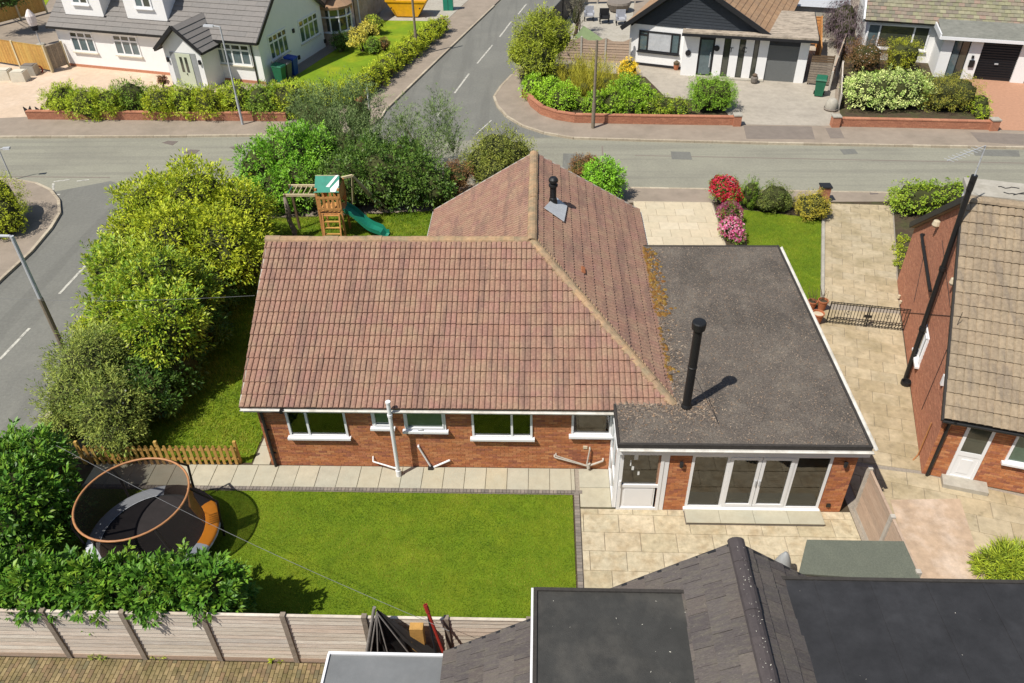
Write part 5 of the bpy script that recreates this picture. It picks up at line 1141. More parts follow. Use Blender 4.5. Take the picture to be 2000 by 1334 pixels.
# ================================================================== FAR RIGHT HOUSE
fh = thing('house', 'bungalow with mottled green brown tile roof and black garage door, top right corner', 'house', tuple(G(1885, 158)))
rA, rB = G(1822, 150), G(1995, 163)
ff = Fr(tuple(rA), rB - rA); pf = lambda u, d, z: ff.p(u, d, z)
wbk = -2.6
m = MB(); m.fbox(ff, ff.at(1690, 70, wbk)[0], 14, wbk - 8, wbk, 0, 2.4); m.fbox(ff, -.0, 14, wbk, -.3, 0, 2.4); m.build('wall', 'white_render', fh)
uf = lambda px: ff.at(px, 150 + (px - 1822) * .075)[0]
for a, b, k in ((1822, 1843, 'w'), (1843, 1875, 'd'), (1875, 1898, 'w'), (1898, 1972, 'g'), (1972, 1998, 'w')):
    a, b = uf(a), uf(b)
    if k == 'w': m = MB(); m.fbox(ff, a, b, -.3, 0, 0, 2.4); m.build('pier', 'white_render', fh)
    elif k == 'd':
        m = MB(); m.fbox(ff, a, b, -.25, -.1, 0, 2.4); s_ = m.build('door', 'dark_trim', fh)
        m = MB(); m.fbox(ff, a + .06, (a + b) / 2 - .03, -.1, -.07, .1, 2.2); m.build('pane', 'glass_blue', s_); m = MB(); m.fbox(ff, (a + b) / 2 + .03, b - .06, -.1, -.07, .1, 2.2); m.build('pane', 'glass', s_)
    else:
        m = MB(); m.fbox(ff, a, b, -.25, -.16, 0, 2.4); s_ = m.build('garage_door', 'dark_trim', fh)
        for j in range(15): m = MB(); m._add([pf(a, -.155, .1 + j * .145), pf(b, -.155, .1 + j * .145), pf(b, -.10, .1 + j * .145 + .12), pf(a, -.10, .1 + j * .145 + .12)], [(0, 1, 2, 3)]); m.build('slat', 'dark_cladding', s_)
        m = MB(); m.fbox(ff, (a + b) / 2 - .1, (a + b) / 2 + .1, -.1, -.05, .95, 1.02); m.build('handle', 'galv', s_)
m = MB(); u, z = ff.at(1897, 124); m.fbox(ff, u - .14, u + .14, 0, .1, z - .2, z + .2); m.build('letter_box', 'black_plastic', fh)
m = MB(); u, z = ff.at(1900, 111); m.fbox(ff, u - .06, u + .06, 0, .08, z - .08, z + .08); m.build('wall_lamp', 'dark_trim', fh)
lw0 = ff.at(1690, 62, wbk + .02)[0]; fb_ = Fr(tuple(pf(0, wbk, 0)), ff.u)
window(fh, fb_, lw0 + .1, -.4, .75, 2.2, mull=(.2, .75), mat='upvc', glass=['glass_blue', 'glass', 'glass'], d=.03, fw=.09)
e0 = pf(lw0 - .25, wbk + .45, 2.45); rv_ = -ff.n * 4.2 + V((0, 0, 2.5)); N_ = ff.u.cross(rv_).normalized(); LL = 14 - lw0
dk = MB(); dk.slabpoly([e0, e0 + ff.u * LL, e0 + ff.u * LL + rv_, e0 + rv_], N_, .1); fdk = dk.build('roof_slope', 'felt_edge', fh)
st_ = MB(); tile_slope(fh, fdk, 'roof_tile', e0 + N_ * .01, ff.u, rv_, [(0, 0), (9.5, 0), (9.5, 2.6), (0, 2.6)], .34, .30, 'flat', 'far_tile_multi', 260, bond=.5, stuff=st_)
tile_slope(fh, fdk, 'roof_tile', e0 + N_ * .01, ff.u, rv_, [(0, 2.7), (LL, 2.7), (LL, rv_.length), (0, rv_.length)], .34, .30, 'flat', 'far_tile_multi', 0, bond=.5, stuff=st_); st_.build('roof_tiles_rest', 'far_tile_multi', fh, kind='stuff')
m = MB(); m.bar(e0 - ff.u * .04, e0 - ff.u * .04 + rv_, .1, .26); m.build('barge_board', 'upvc', fh)
m = MB(); m._add([pf(-.25, .35, 2.45), pf(14, .35, 2.45), pf(14, wbk + .4, 2.78), pf(-.25, wbk + .4, 2.78)], [(0, 1, 2, 3)]); m._add([pf(-.25, .35, 2.3), pf(14, .35, 2.3), pf(14, wbk + .4, 2.5), pf(-.25, wbk + .4, 2.5)], [(3, 2, 1, 0)]); m.build('porch_roof', 'porch_felt', fh)
m = MB(); m.fbox(ff, -.3, 14, .35, .42, 2.3, 2.47); m.fbox(ff, -.34, -.26, wbk + .4, .35, 2.3, 2.6); m.build('roof_trim', 'upvc', fh)
bh2 = MB(); bf = thing('outbuilding', 'grey metal sheet roof behind the purple weeping tree', 'outbuilding', tuple(pf(lw0 - 4, wbk - 5, 0)))
m = MB(); m.fbox(ff, lw0 - 4.6, lw0 - .9, wbk - 9, wbk - 4, 0, 2.0); m.build('wall', 'concrete', bf); m = MB(); m._add([pf(lw0 - 4.7, wbk - 3.8, 2.02), pf(lw0 - .8, wbk - 3.8, 2.02), pf(lw0 - .8, wbk - 9.2, 2.6), pf(lw0 - 4.7, wbk - 9.2, 2.6)], [(0, 1, 2, 3)]); m.build('roof', 'galv', bf)

# ================================================================== PLANTS
def mesh_np(name, verts, quads, cols, mat, parent, tri=False):
    k = 3 if tri else 4; nF = len(quads); me = bpy.data.meshes.new(name)
    me.vertices.add(len(verts)); me.vertices.foreach_set('co', np.ascontiguousarray(verts, dtype=np.float32).ravel())
    me.loops.add(nF * k); me.loops.foreach_set('vertex_index', np.ascontiguousarray(quads, dtype=np.int32).ravel())
    me.polygons.add(nF); me.polygons.foreach_set('loop_start', np.arange(0, nF * k, k, dtype=np.int32))
    me.update(calc_edges=True)
    a = me.attributes.new('Col', 'FLOAT_COLOR', 'POINT'); c4 = np.ones((len(verts), 4), dtype=np.float32); c4[:, :3] = cols; a.data.foreach_set('color', c4.ravel())
    me.materials.append(MATS[mat]); o = bpy.data.objects.new(name, me); link(o, parent, (0, 0, 0) if parent is not None else None); return o
def unit(a): return a / np.maximum(np.linalg.norm(a, axis=1, keepdims=True), 1e-6)
def rdir(n):
    return unit(RNG.normal(size=(n, 3)))
def leaf_geo(pos, d, nrm, L, W, curl=.15):
    """folded leaf: 6 points, 2 quads each"""
    s = unit(np.cross(d, nrm)); n = unit(np.cross(s, d)); L = L[:, None]; W = W[:, None]
    b = pos; t = pos + d * L - n * L * curl; m1 = pos + d * L * .45 + n * L * .04
    l1 = pos + d * L * .5 + s * W * .5 + n * W * .18; r1 = pos + d * L * .5 - s * W * .5 + n * W * .18
    v = np.stack([b, r1, t, l1, m1], 1).reshape(-1, 3); k = np.arange(len(pos))[:, None] * 5
    q = np.concatenate([k + np.array([[0, 1, 2, 4]]), k + np.array([[0, 4, 2, 3]])], 0)
    return v, q
def plant(name, label, cat, blobs, cols, n, leaf=(.10, .05), mode='leafy', group=None, mat='leaf', clump=.35, stems=5, core=.74, flowers=None, base=None, spread=.5, fill=.0, tuft=22, squash=1.0, shell=.12, part='crown', e=2.0, lf=2.1, dens=1.55, shoots=0, shootlen=1.0, rough=None):
    rough = (.10 if e == 2.0 and mode != 'clipped' else .02) if rough is None else rough
    n = int(n * dens); leaf = (leaf[0] * .88, leaf[1] * .88)
    """blobs: (centre, (rx,ry,rz)); leaves sit in clumps spread through the outer crown"""
    B = [(np.array(c, dtype=float), np.array(r if hasattr(r, '__len__') else (r, r, r), dtype=float)) for c, r in blobs]
    gc = np.mean([b[0] for b in B], 0); bs = V(base) if base is not None else V((gc[0], gc[1], 0))
    t = thing(name, label, cat, tuple(bs), group)
    A = np.array([b[1].prod() ** (2 / 3) for b in B]); A = A / A.sum(); P_, D_, K_ = [], [], []
    for (c, r), a in zip(B, A):
        ncl = max(3, int(n * a / tuft)); dr = rdir(ncl * 2); dr = dr[dr[:, 2] > -.55][:ncl]; ncl = len(dr); dr = dr / (np.abs(dr) ** e).sum(1, keepdims=True) ** (1 / e)
        ph = RNG.uniform(0, 6.28, 4); lump = np.sin(dr[:, [0]] * 4.1 + ph[0]) * np.sin(dr[:, [1]] * 3.7 + ph[1]) + .7 * np.sin(dr[:, [2]] * 6 + dr[:, [0]] * 5 + ph[2]); rad = 1 - np.abs(RNG.normal(0, shell * 1.25, (ncl, 1))) + RNG.normal(0, .05, (ncl, 1)) + lump * rough
        cc = c + dr * r * rad; cr = clump * r.mean() * RNG.uniform(.45, 1.5, (ncl, 1)) * .5
        # drop clumps buried in other blobs
        keep = np.ones(ncl, bool)
        for (c2, r2) in B:
            if c2 is c: continue
            keep &= (np.abs((cc - c2) / r2) ** e).sum(1) > .55
        cc, cr, dr = cc[keep], cr[keep], dr[keep]
        if len(cc) == 0: continue
        tone = RNG.uniform(0, 1, len(cc))
        idx = np.repeat(np.arange(len(cc)), tuft); o = rdir(len(idx)); out = dr[idx]
        if mode == 'spiky':
            up = unit(out * .5 + np.array([0, 0, 1.2]) + o * .25); pos = cc[idx] + up * RNG.uniform(-1, 1.4, (len(idx), 1)) * cr[idx] * 1.3 + o * cr[idx] * .18; d = unit(up + o * .35)
        elif mode == 'rosette':
            d = unit(out * .55 + o * .9 + np.array([0, 0, .25])); pos = cc[idx] + o * cr[idx] * .55 * squash
        elif mode == 'weep':
            d = unit(out * .4 + o * .3 - np.array([0, 0, .9])); pos = cc[idx] + o * cr[idx]
        elif mode == 'clipped':
            d = unit(out * .6 + o * .9); pos = cc[idx] + o * cr[idx] * .6
        else:
            d = unit(out * .5 + o + np.array([0, 0, .1])); pos = cc[idx] + o * cr[idx] * RNG.uniform(.3, 1, (len(idx), 1))
        P_.append(np.concatenate([pos, tone[idx][:, None]], 1)); D_.append(d); K_.append(unit(out + np.array([0, 0, .8]) + rdir(len(idx)) * .5))
    P_ = np.concatenate(P_); d = np.concatenate(D_); nr = np.concatenate(K_); tone = P_[:, 3]; P_ = P_[:, :3]
    ok = P_[:, 2] > .04; P_, d, nr, tone = P_[ok], d[ok], nr[ok], tone[ok]; N = len(P_)
    sc = RNG.uniform(.65, 1.25, N); v, q = leaf_geo(P_, d, nr, leaf[0] * sc, leaf[1] * sc)
    cols = np.array(cols, dtype=float) * lf; f = np.clip(tone * .6 + RNG.uniform(0, .4, N), 0, .999) * (len(cols) - 1); i0 = f.astype(int); w_ = (f - i0)[:, None]
    lc = cols[i0] * (1 - w_) + cols[np.minimum(i0 + 1, len(cols) - 1)] * w_; lc *= RNG.uniform(.65, 1.3, (N, 1))
    vc = np.repeat(lc, 5, 0)
    if shoots:
        SP, SD, SK, ST_ = [], [], [], []
        for _ in range(shoots):
            c, r = B[RNG.choice(len(B), p=A)]; dr = rdir(1)[0]; dr[2] = abs(dr[2]) * .8 + .15; dr /= np.linalg.norm(dr); p0 = c + dr * r * .85; ax = dr * .7 + np.array([0, 0, .55]) + RNG.normal(0, .25, 3); ax /= np.linalg.norm(ax); ln = RNG.uniform(.25, .75) * shootlen
            k = int(10 + ln * 22); tt = RNG.uniform(0, 1, (k, 1)); oo = rdir(k); SP.append(p0 + ax * tt * ln + oo * .03 - np.array([0, 0, .25]) * (tt * ln) ** 2); SD.append(unit(ax + oo * .9)); SK.append(unit(np.array([0, 0, 1.0]) + oo * .6)); ST_.append(np.full(k, RNG.uniform(.2, 1)))
        SP = np.concatenate(SP); SD = np.concatenate(SD); SK = np.concatenate(SK); ST_ = np.concatenate(ST_); k = len(SP); sc = RNG.uniform(.6, 1.15, k); v2, q2 = leaf_geo(SP, SD, SK, leaf[0] * sc, leaf[1] * sc)
        f = np.clip(ST_ * .7 + RNG.uniform(0, .3, k), 0, .999) * (len(cols) - 1); i0 = f.astype(int); w_ = (f - i0)[:, None]; l2 = (cols[i0] * (1 - w_) + cols[np.minimum(i0 + 1, len(cols) - 1)] * w_) * RNG.uniform(.75, 1.3, (k, 1))
        q = np.concatenate([q, q2 + len(v)]); v = np.concatenate([v, v2]); vc = np.concatenate([vc, np.repeat(l2, 5, 0)])
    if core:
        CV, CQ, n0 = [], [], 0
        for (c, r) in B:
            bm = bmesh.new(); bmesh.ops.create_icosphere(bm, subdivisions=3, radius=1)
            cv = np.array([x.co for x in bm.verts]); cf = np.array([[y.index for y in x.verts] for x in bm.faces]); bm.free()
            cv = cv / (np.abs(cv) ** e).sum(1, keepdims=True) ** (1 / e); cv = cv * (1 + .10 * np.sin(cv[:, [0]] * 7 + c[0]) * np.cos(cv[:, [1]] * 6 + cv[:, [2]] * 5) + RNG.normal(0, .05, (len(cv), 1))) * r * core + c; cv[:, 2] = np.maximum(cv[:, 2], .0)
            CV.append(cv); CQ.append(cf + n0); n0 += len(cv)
        CV = np.concatenate(CV); mesh_np('shade_core', CV, np.concatenate(CQ), np.tile(np.array((.05, .055, .02)), (len(CV), 1)), 'core', t, tri=True)  # solid dark filler: the shade deep inside the crown put into its colour
    mesh_np(part, v, q, vc, mat, t)
    if stems:
        sm = MB()
        for i in range(stems):
            c, r = B[RNG.integers(len(B))]; e = c + rdir(1)[0] * r * .5; e[2] = max(e[2], .3); b0_ = np.array(bs) + np.array([RNG.normal(0, .12), RNG.normal(0, .12), 0]); md = (b0_ + e) / 2 + RNG.normal(0, .08, 3)
            sm.path([b0_, md, e], [.05, .035, .015], 5)
        sm.build('trunk', 'bark', t)
    if flowers:
        fc, fn_, fs_ = flowers; fc = np.array(fc); pos = []
        for (c, r), a in zip(B, A):
            k = int(fn_ * a); dr = rdir(k * 2); dr = dr[dr[:, 2] > -.2][:k]; pos.append(c + dr * r * RNG.uniform(.92, 1.06, (len(dr), 1)))
        pos = np.concatenate(pos); N = len(pos); d = rdir(N); nr = unit(pos - gc + rdir(N) * .5); v, q = leaf_geo(pos, unit(np.cross(nr, d)), nr, fs_ * RNG.uniform(.7, 1.3, N), fs_ * RNG.uniform(.7, 1.2, N), 0); lc = fc[RNG.integers(len(fc), size=N)] * RNG.uniform(.85, 1.15, (N, 1))
        mesh_np('flowers', v, q, np.repeat(lc, 5, 0), 'petal', t)
    return t
def B(px, py, z, rpx, sq=(1, 1, 1)):
    p = G(px, py, z); r = rpx / pxm(p); return (tuple(p), (r * sq[0], r * sq[1], r * sq[2]))
def BX(px, py, z, r): return (tuple(V(tuple(G(px, py, 0))[:2] + (z,))), r)
YEL = [(.085, .135, .010), (.16, .205, .012), (.255, .27, .014), (.06, .10, .010)]
LIME = [(.10, .17, .012), (.19, .25, .018), (.26, .29, .02), (.06, .11, .012)]
MID = [(.05, .10, .012), (.09, .155, .018), (.14, .20, .02), (.03, .065, .01)]
LAUR = [(.025, .075, .008), (.05, .125, .012), (.085, .17, .016), (.15, .215, .02)]
DARK = [(.016, .045, .008), (.03, .068, .010), (.05, .09, .014), (.075, .115, .02)]
OLIVE = [(.085, .12, .022), (.13, .165, .028), (.18, .20, .04), (.06, .09, .018)]
GREY = [(.05, .08, .025), (.075, .115, .035), (.11, .145, .05), (.04, .065, .02)]
RUST = [(.10, .045, .02), (.15, .07, .025), (.07, .045, .02), (.18, .10, .03)]
# --- the tall mixed border left of the bungalow
plant('golden_shrub', 'large golden yellow shrub at the top of the left border', 'shrub', [B(300, 415, 2.1, 72), B(385, 400, 2.4, 80), B(465, 425, 2.0, 68), B(340, 480, 2.0, 80), B(440, 490, 1.8, 78), B(480, 515, 1.4, 50), B(265, 470, 1.5, 50)], YEL, 24000, (.17, .06), 'rosette', clump=.5, spread=.6, core=.72, stems=9, mat='leaf_soft', shell=.16, shoots=300, shootlen=1.0)
plant('mixed_shrub', 'tall green and yellow shrub in the middle of the left border', 'shrub', [B(235, 545, 2.0, 58), B(310, 560, 2.4, 75), B(240, 610, 2.0, 62), B(320, 640, 2.2, 75), B(210, 505, 1.6, 36), B(370, 585, 1.6, 55)], [(.05, .10, .012), (.09, .155, .014), (.15, .21, .015), (.24, .26, .02), (.04, .08, .012)], 15000, (.17, .06), 'rosette', clump=.5, core=.76, stems=8, shell=.16, shoots=280, shootlen=1.1)
plant('dark_shrub', 'dark glossy evergreen shrub in the shade beside the side lawn', 'shrub', [B(370, 640, 1.0, 62), B(330, 710, 1.0, 66), B(290, 770, .8, 60), B(410, 560, 1.0, 55)], DARK, 9000, (.16, .06), 'rosette', clump=.5, core=.76, stems=6, shoots=60)
plant('olive_shrub', 'feathery olive green shrub at the near end of the left border', 'shrub', [B(180, 720, 1.6, 72), B(150, 780, 1.2, 62), B(215, 800, 1.2, 68), B(205, 690, 1.8, 48), B(230, 850, .8, 45), B(130, 830, .7, 45)], OLIVE + [(.12, .16, .03)], 18000, (.12, .03), 'leafy', mat='leaf_soft', clump=.5, core=.76, stems=10, flowers=([(.75, .75, .65)], 60, .06), shell=.18, shoots=320, shootlen=1.1)
plant('yellow_leaf_shrub', 'small yellowing shrub beside the near lamp post', 'shrub', [B(175, 655, 1.3, 32), B(195, 625, 1.2, 28)], YEL, 2500, (.12, .04), 'leafy', clump=.5, mat='leaf_soft', stems=4)
plant('laurel_bush', 'big glossy laurel at the left edge beside the trampoline', 'shrub', [B(60, 920, 1.6, 72), B(20, 990, 1.8, 82), B(80, 1000, 1.3, 70), B(20, 900, 1.4, 50), B(60, 1070, .9, 65), B(100, 930, .8, 40), B(-50, 950, 1.6, 80)], LAUR, 14000, (.19, .075), 'rosette', clump=.42, core=.78, stems=6, flowers=([(.7, .72, .6)], 30, .07), shoots=150, shootlen=.8, lf=1.65)
hb = [B(10 + i * 58, 1140 + (i % 2) * 12, 1.75, 52) for i in range(8)]
plant('laurel_hedge', 'bushy laurel hedge growing over the top of the rear fence', 'hedge', hb + [(tuple(V(h[0]) + V((0, .25, -.75))), h[1]) for h in hb], LAUR, 19000, (.20, .08), 'rosette', clump=.45, core=.66, stems=10, shoots=150, shootlen=.8, lf=1.65)
# --- behind the play set
plant('laurel_bush', 'bright green laurel mound behind the monkey bars', 'shrub', [B(560, 310, 1.6, 60), B(510, 330, 1.4, 48), B(610, 300, 1.5, 52), B(590, 360, 1.0, 52), B(530, 380, .8, 45)], [(.05, .13, .012), (.09, .20, .016), (.14, .26, .02), (.03, .08, .012)], 12000, (.18, .06), 'rosette', clump=.42, core=.78, shoots=150, shootlen=.9)
plant('spiky_shrub', 'tall grey green feathery shrub rising above the laurel by the street', 'shrub', [B(640, 240, 1.9, 48, (1, 1, 1.3)), B(700, 230, 2.0, 45, (1, 1, 1.4)), B(670, 290, 1.4, 62), B(600, 225, 1.7, 34, (1, 1, 1.3)), B(735, 290, 1.3, 42)], GREY + [(.10, .14, .03)], 9000, (.15, .034), 'spiky', mat='leaf_soft', clump=.7, core=.5, stems=5, shell=.25, shoots=330, shootlen=1.7)
plant('spiky_shrub', 'slender upright feathery shrub before the side road mouth', 'shrub', [B(860, 255, 1.9, 30, (.8, .8, 2.0)), B(800, 270, 1.5, 28, (.8, .8, 1.7)), B(835, 310, 1.0, 40), B(885, 290, 1.3, 24, (.8, .8, 1.8)), B(780, 240, 1.7, 14, (.7, .7, 2.2))], GREY, 4500, (.15, .03), 'spiky', mat='leaf_soft', clump=.7, core=0, stems=5, shell=.3, shoots=210, shootlen=2.0)
plant('dark_shrub', 'dark evergreen shrub bank behind the swing', 'shrub', [B(680, 360, 1.0, 60), B(750, 350, 1.2, 62), B(810, 355, 1.1, 55), B(850, 370, .9, 42), B(720, 320, 1.4, 50), B(790, 320, 1.3, 45), B(630, 375, .8, 40)], DARK + MID[:2], 14000, (.17, .06), 'rosette', clump=.42, core=.78, shoots=200, shootlen=1.0)
plant('rust_shrub', 'small rust brown shrub left of the front roof', 'shrub', [B(893, 345, 1.0, 30), B(880, 372, .6, 24)], RUST, 3000, (.10, .03), 'leafy', mat='leaf_soft', clump=.5)
plant('olive_shrub', 'round olive green bush just left of the front ridge', 'shrub', [B(970, 300, 1.4, 50), B(940, 320, 1.1, 38), B(1005, 305, 1.2, 38), B(965, 340, .8, 42)], [(.07, .09, .015), (.11, .13, .02), (.16, .165, .03), (.05, .08, .012)], 8000, (.12, .04), 'leafy', mat='leaf_soft', clump=.45, shoots=60, shootlen=.9)
plant('lime_shrub', 'bright green leafy bush right of the front gable', 'shrub', [B(1180, 345, 1.0, 34), B(1155, 350, .8, 22), B(1190, 365, .6, 26)], [(.09, .20, .012), (.15, .29, .02), (.06, .14, .012)], 4000, (.15, .05), 'leafy', clump=.5, shoots=30, shootlen=.6)
plant('rust_shrub', 'rust and green low bush touching the right roof slope', 'shrub', [B(1135, 330, .7, 24), B(1155, 322, .7, 18)], RUST + [(.10, .12, .02)], 2500, (.10, .035), 'leafy', mat='leaf_soft', clump=.5)
# --- front garden
plant('azalea', 'red flowering azalea in the front garden bed', 'shrub', [B(1415, 372, .6, 28), B(1430, 385, .45, 22), B(1405, 362, .6, 18)], MID, 2200, (.06, .03), 'leafy', clump=.5, flowers=([(.62, .02, .05), (.70, .06, .12), (.50, .01, .03)], 1500, .085))
plant('azalea', 'pink flowering azalea nearest the extension roof', 'shrub', [B(1425, 418, .45, 24), B(1428, 448, .4, 24), B(1440, 462, .3, 16)], MID, 2000, (.06, .03), 'leafy', clump=.5, flowers=([(.72, .20, .38), (.78, .38, .50), (.62, .08, .22)], 1300, .085))
plant('small_conifer', 'small upright green conifer beside the red azalea', 'conifer', [B(1466, 378, .7, 20, (1, 1, 1.5)), B(1468, 392, .35, 20)], MID, 2500, (.08, .02), 'spiky', mat='leaf_soft', clump=.4)
plant('round_bush', 'round dark olive bush at the top of the front lawn', 'shrub', [B(1512, 388, .55, 34), B(1492, 395, .4, 22), B(1532, 392, .4, 20)], [(.05, .075, .015), (.08, .10, .02), (.13, .14, .025)], 4000, (.07, .025), 'leafy', mat='leaf_soft', clump=.35)
plant('golden_bush', 'round golden yellow bush at the corner of the front lawn', 'shrub', [B(1588, 403, .55, 32), B(1572, 398, .4, 20), B(1606, 410, .4, 18)], [(.20, .17, .02), (.30, .24, .025), (.13, .13, .02), (.36, .28, .03)], 4500, (.07, .025), 'leafy', mat='leaf_soft', clump=.35)
plant('clipped_hedge', 'clipped green hedge beside the brick gable, top right of the drive', 'hedge', [BX(1806, 412, .6, (1.6, .75, .62)), BX(1870, 412, .65, (1.2, .75, .62))], [(.08, .15, .012), (.13, .20, .015), (.19, .24, .02), (.05, .10, .012)], 8000, (.10, .04), 'clipped', clump=.3, e=5)
plant('ground_cover', 'yellow ground cover at the foot of the brick gable', 'plant', [B(1760, 490, .1, 16, (1, 1.6, .5)), B(1757, 515, .1, 12, (1, 1.2, .5)), B(1765, 465, .1, 12, (1, 1, .5))], YEL, 1200, (.06, .03), 'leafy', clump=.5, stems=0, core=0)
plant('clipped_hedge', 'clipped round hedge with golden top at the left edge', 'hedge', [B(-20, 395, 1.0, 64), B(0, 425, .7, 48), B(-60, 420, .9, 60)], [(.16, .20, .012), (.26, .28, .015), (.12, .16, .012)], 13000, (.08, .03), 'clipped', mat='leaf_soft', clump=.3)
sp = plant('yucca', 'spiky yellow green plant at the right edge beside the shed', 'plant', [B(1960, 1105, .35, 38, (1, 1, .9)), B(1990, 1100, .35, 34), B(1940, 1118, .25, 24)], [(.13, .18, .012), (.22, .26, .02), (.07, .11, .012), (.30, .28, .02)], 3200, (.28, .022), 'rosette', clump=.6, core=.5, stems=0, mat='leaf_soft')
# --- white house hedge and front plants
for i, (px, py, r, cc) in enumerate(((128, 195, 30, LIME), (170, 202, 28, LIME), (212, 200, 26, LIME), (258, 192, 34, MID), (318, 200, 28, YEL), (362, 198, 30, LIME), (410, 200, 30, YEL), (465, 195, 32, LIME), (515, 198, 32, MID), (565, 196, 36, LIME))):
    nm = ('leftmost', 'second', 'third', 'fourth', 'fifth, yellowish', 'sixth', 'seventh, yellowish', 'eighth', 'ninth', 'tenth')[i]
    plant('hedge_shrub', f'green shrub in the row before the white house, {nm} from the left', 'shrub', [B(px, py, .85, r * 1.12, (1, .85, .95)), B(px + 12, py + 10, .5, r), B(px - 12, py + 8, .5, r)], cc, 4200, (.17, .04), 'rosette', 'row of shrubs behind the low red wall', clump=.5, mat='leaf_soft', stems=3, shoots=26, shootlen=.8)
hb = [B(px_, py_, .5, r_, (.95, .95, .95)) for px_, py_, r_ in ((600, 190, 26), (645, 188, 26), (685, 180, 26), (716, 163, 26), (733, 149, 25), (750, 135, 25), (767, 121, 24), (784, 108, 23), (800, 96, 22), (816, 83, 22), (832, 71, 20), (848, 59, 19), (862, 49, 17))]
plant('clipped_hedge', 'long bright lime hedge running up the side road', 'hedge', hb, [(.17, .22, .012), (.28, .30, .016), (.11, .16, .012), (.34, .33, .02)], 15000, (.14, .05), 'leafy', clump=.5, mat='leaf_soft', shoots=120, shootlen=.5)
plant('golden_shrub', 'golden shrub on a short stem in the white house lawn', 'shrub', [B(700, 72, 1.0, 18), B(720, 60, 1.0, 18), B(690, 85, .8, 12)], [(.30, .26, .03), (.40, .34, .06), (.20, .22, .03)], 1800, (.14, .05), 'leafy', clump=.5, mat='leaf_soft', core=.6)
plant('round_bush', 'dark green bush tight against the white gable corner', 'shrub', [B(665, 82, .6, 18)], DARK, 1200, (.12, .05), 'leafy', clump=.5)
plant('round_bush', 'round mid green bush in the lawn centre, top', 'shrub', [B(728, 90, .5, 16)], MID, 1200, (.10, .04), 'clipped', clump=.4)
plant('rust_shrub', 'small reddish bush next to the round bush, top', 'shrub', [B(750, 86, .4, 11)], RUST + [(.14, .16, .03)], 700, (.10, .04), 'leafy', clump=.5)
plant('lime_shrub', 'loose green shrub by the pink brick wall, top', 'shrub', [B(735, 48, .7, 16), B(722, 42, .8, 12)], LIME, 1200, (.12, .04), 'leafy', clump=.5)
plant('potted_plant', 'pink flowering plant beside the white porch door', 'plant', [B(318, 158, .5, 9)], RUST, 500, (.10, .05), 'leafy', clump=.6, flowers=([(.6, .25, .25)], 60, .08), stems=2)
plant('garden_tree', 'small dark tree on the back lawn, top left corner', 'tree', [B(8, -20, 3.0, 40), B(-20, -10, 2.8, 35)], DARK, 3000, (.2, .08), 'leafy', clump=.5, base=G(14, 26), stems=5)
plant('low_shrub', 'low dark green ground shrub between the brown bush and the pale hedge, right', 'shrub', [BX(1700, 165, .25, (1.4, .7, .4)), BX(1770, 165, .25, (1.4, .7, .4)), BX(1830, 172, .2, (1.0, .6, .35))], MID + DARK[:2], 4500, (.09, .04), 'leafy', clump=.4, core=.7, stems=0)
# --- north-east corner garden
plant('corner_tree', 'dense round green tree on the street corner, top centre', 'tree', [B(1045, 80, 2.4, 44), B(1085, 75, 2.4, 36), B(1050, 115, 1.5, 46), B(1020, 105, 1.6, 28), B(1060, 50, 3.0, 32)], [(.09, .12, .012), (.15, .18, .016), (.20, .22, .018), (.06, .09, .012)], 13000, (.15, .05), 'leafy', clump=.45, stems=8, base=G(1050, 150), shoots=150, shootlen=.9)
plant('pale_shrub', 'pale bare stemmed shrub in front of the corner tree', 'shrub', [B(1072, 105, 1.0, 18, (1, 1, 1.4))], [(.16, .17, .08), (.22, .22, .12)], 900, (.12, .04), 'leafy', clump=.6, core=0, stems=16, mat='leaf_soft', base=G(1068, 150))
plant('lime_shrub', 'bright lime shrub at the curved end of the corner wall', 'shrub', [B(1045, 172, .6, 26), B(1075, 182, .6, 28), B(1100, 195, .5, 30)], [(.13, .24, .012), (.20, .32, .02), (.08, .15, .012)], 5500, (.13, .05), 'leafy', clump=.45)
plant('grass_clump', 'feathery olive grasses in the middle of the corner garden', 'grass', [B(1120, 158, .5, 30), B(1155, 150, .5, 30), B(1185, 165, .5, 30), B(1140, 175, .4, 30)], [(.20, .19, .02), (.27, .24, .025), (.14, .15, .02)], 8000, (.30, .015), 'spiky', clump=.7, mat='leaf_soft', core=.4, stems=0)
plant('yellow_shrub', 'small bright yellow shrub before the white wall', 'shrub', [B(1226, 135, .5, 22), B(1222, 150, .3, 16)], [(.50, .34, .01), (.60, .42, .015), (.38, .28, .012)], 2600, (.07, .03), 'leafy', clump=.4, mat='leaf_soft')
plant('green_shrub', 'bright green shrub behind the corner wall lamp column', 'shrub', [B(1225, 180, .7, 32), B(1255, 195, .5, 28), B(1200, 200, .5, 30), B(1165, 205, .4, 26), B(1235, 212, .3, 28)], [(.07, .14, .012), (.13, .22, .015), (.19, .28, .02), (.04, .09, .012)], 8500, (.15, .05), 'rosette', clump=.45, shoots=60, shootlen=.6)
plant('low_shrub', 'low yellow green shrub left of the clipped box', 'shrub', [B(1295, 208, .35, 22), B(1325, 212, .4, 20), B(1270, 212, .3, 18)], LIME + YEL[:2], 3500, (.10, .04), 'leafy', clump=.5)
plant('clipped_box', 'large clipped bright green cube of hedge beside the grey drive', 'hedge', [BX(1387, 212, .82, (1.22, 1.1, .85))], [(.07, .15, .012), (.12, .22, .015), (.17, .26, .02)], 9000, (.07, .03), 'clipped', clump=.3, e=5)
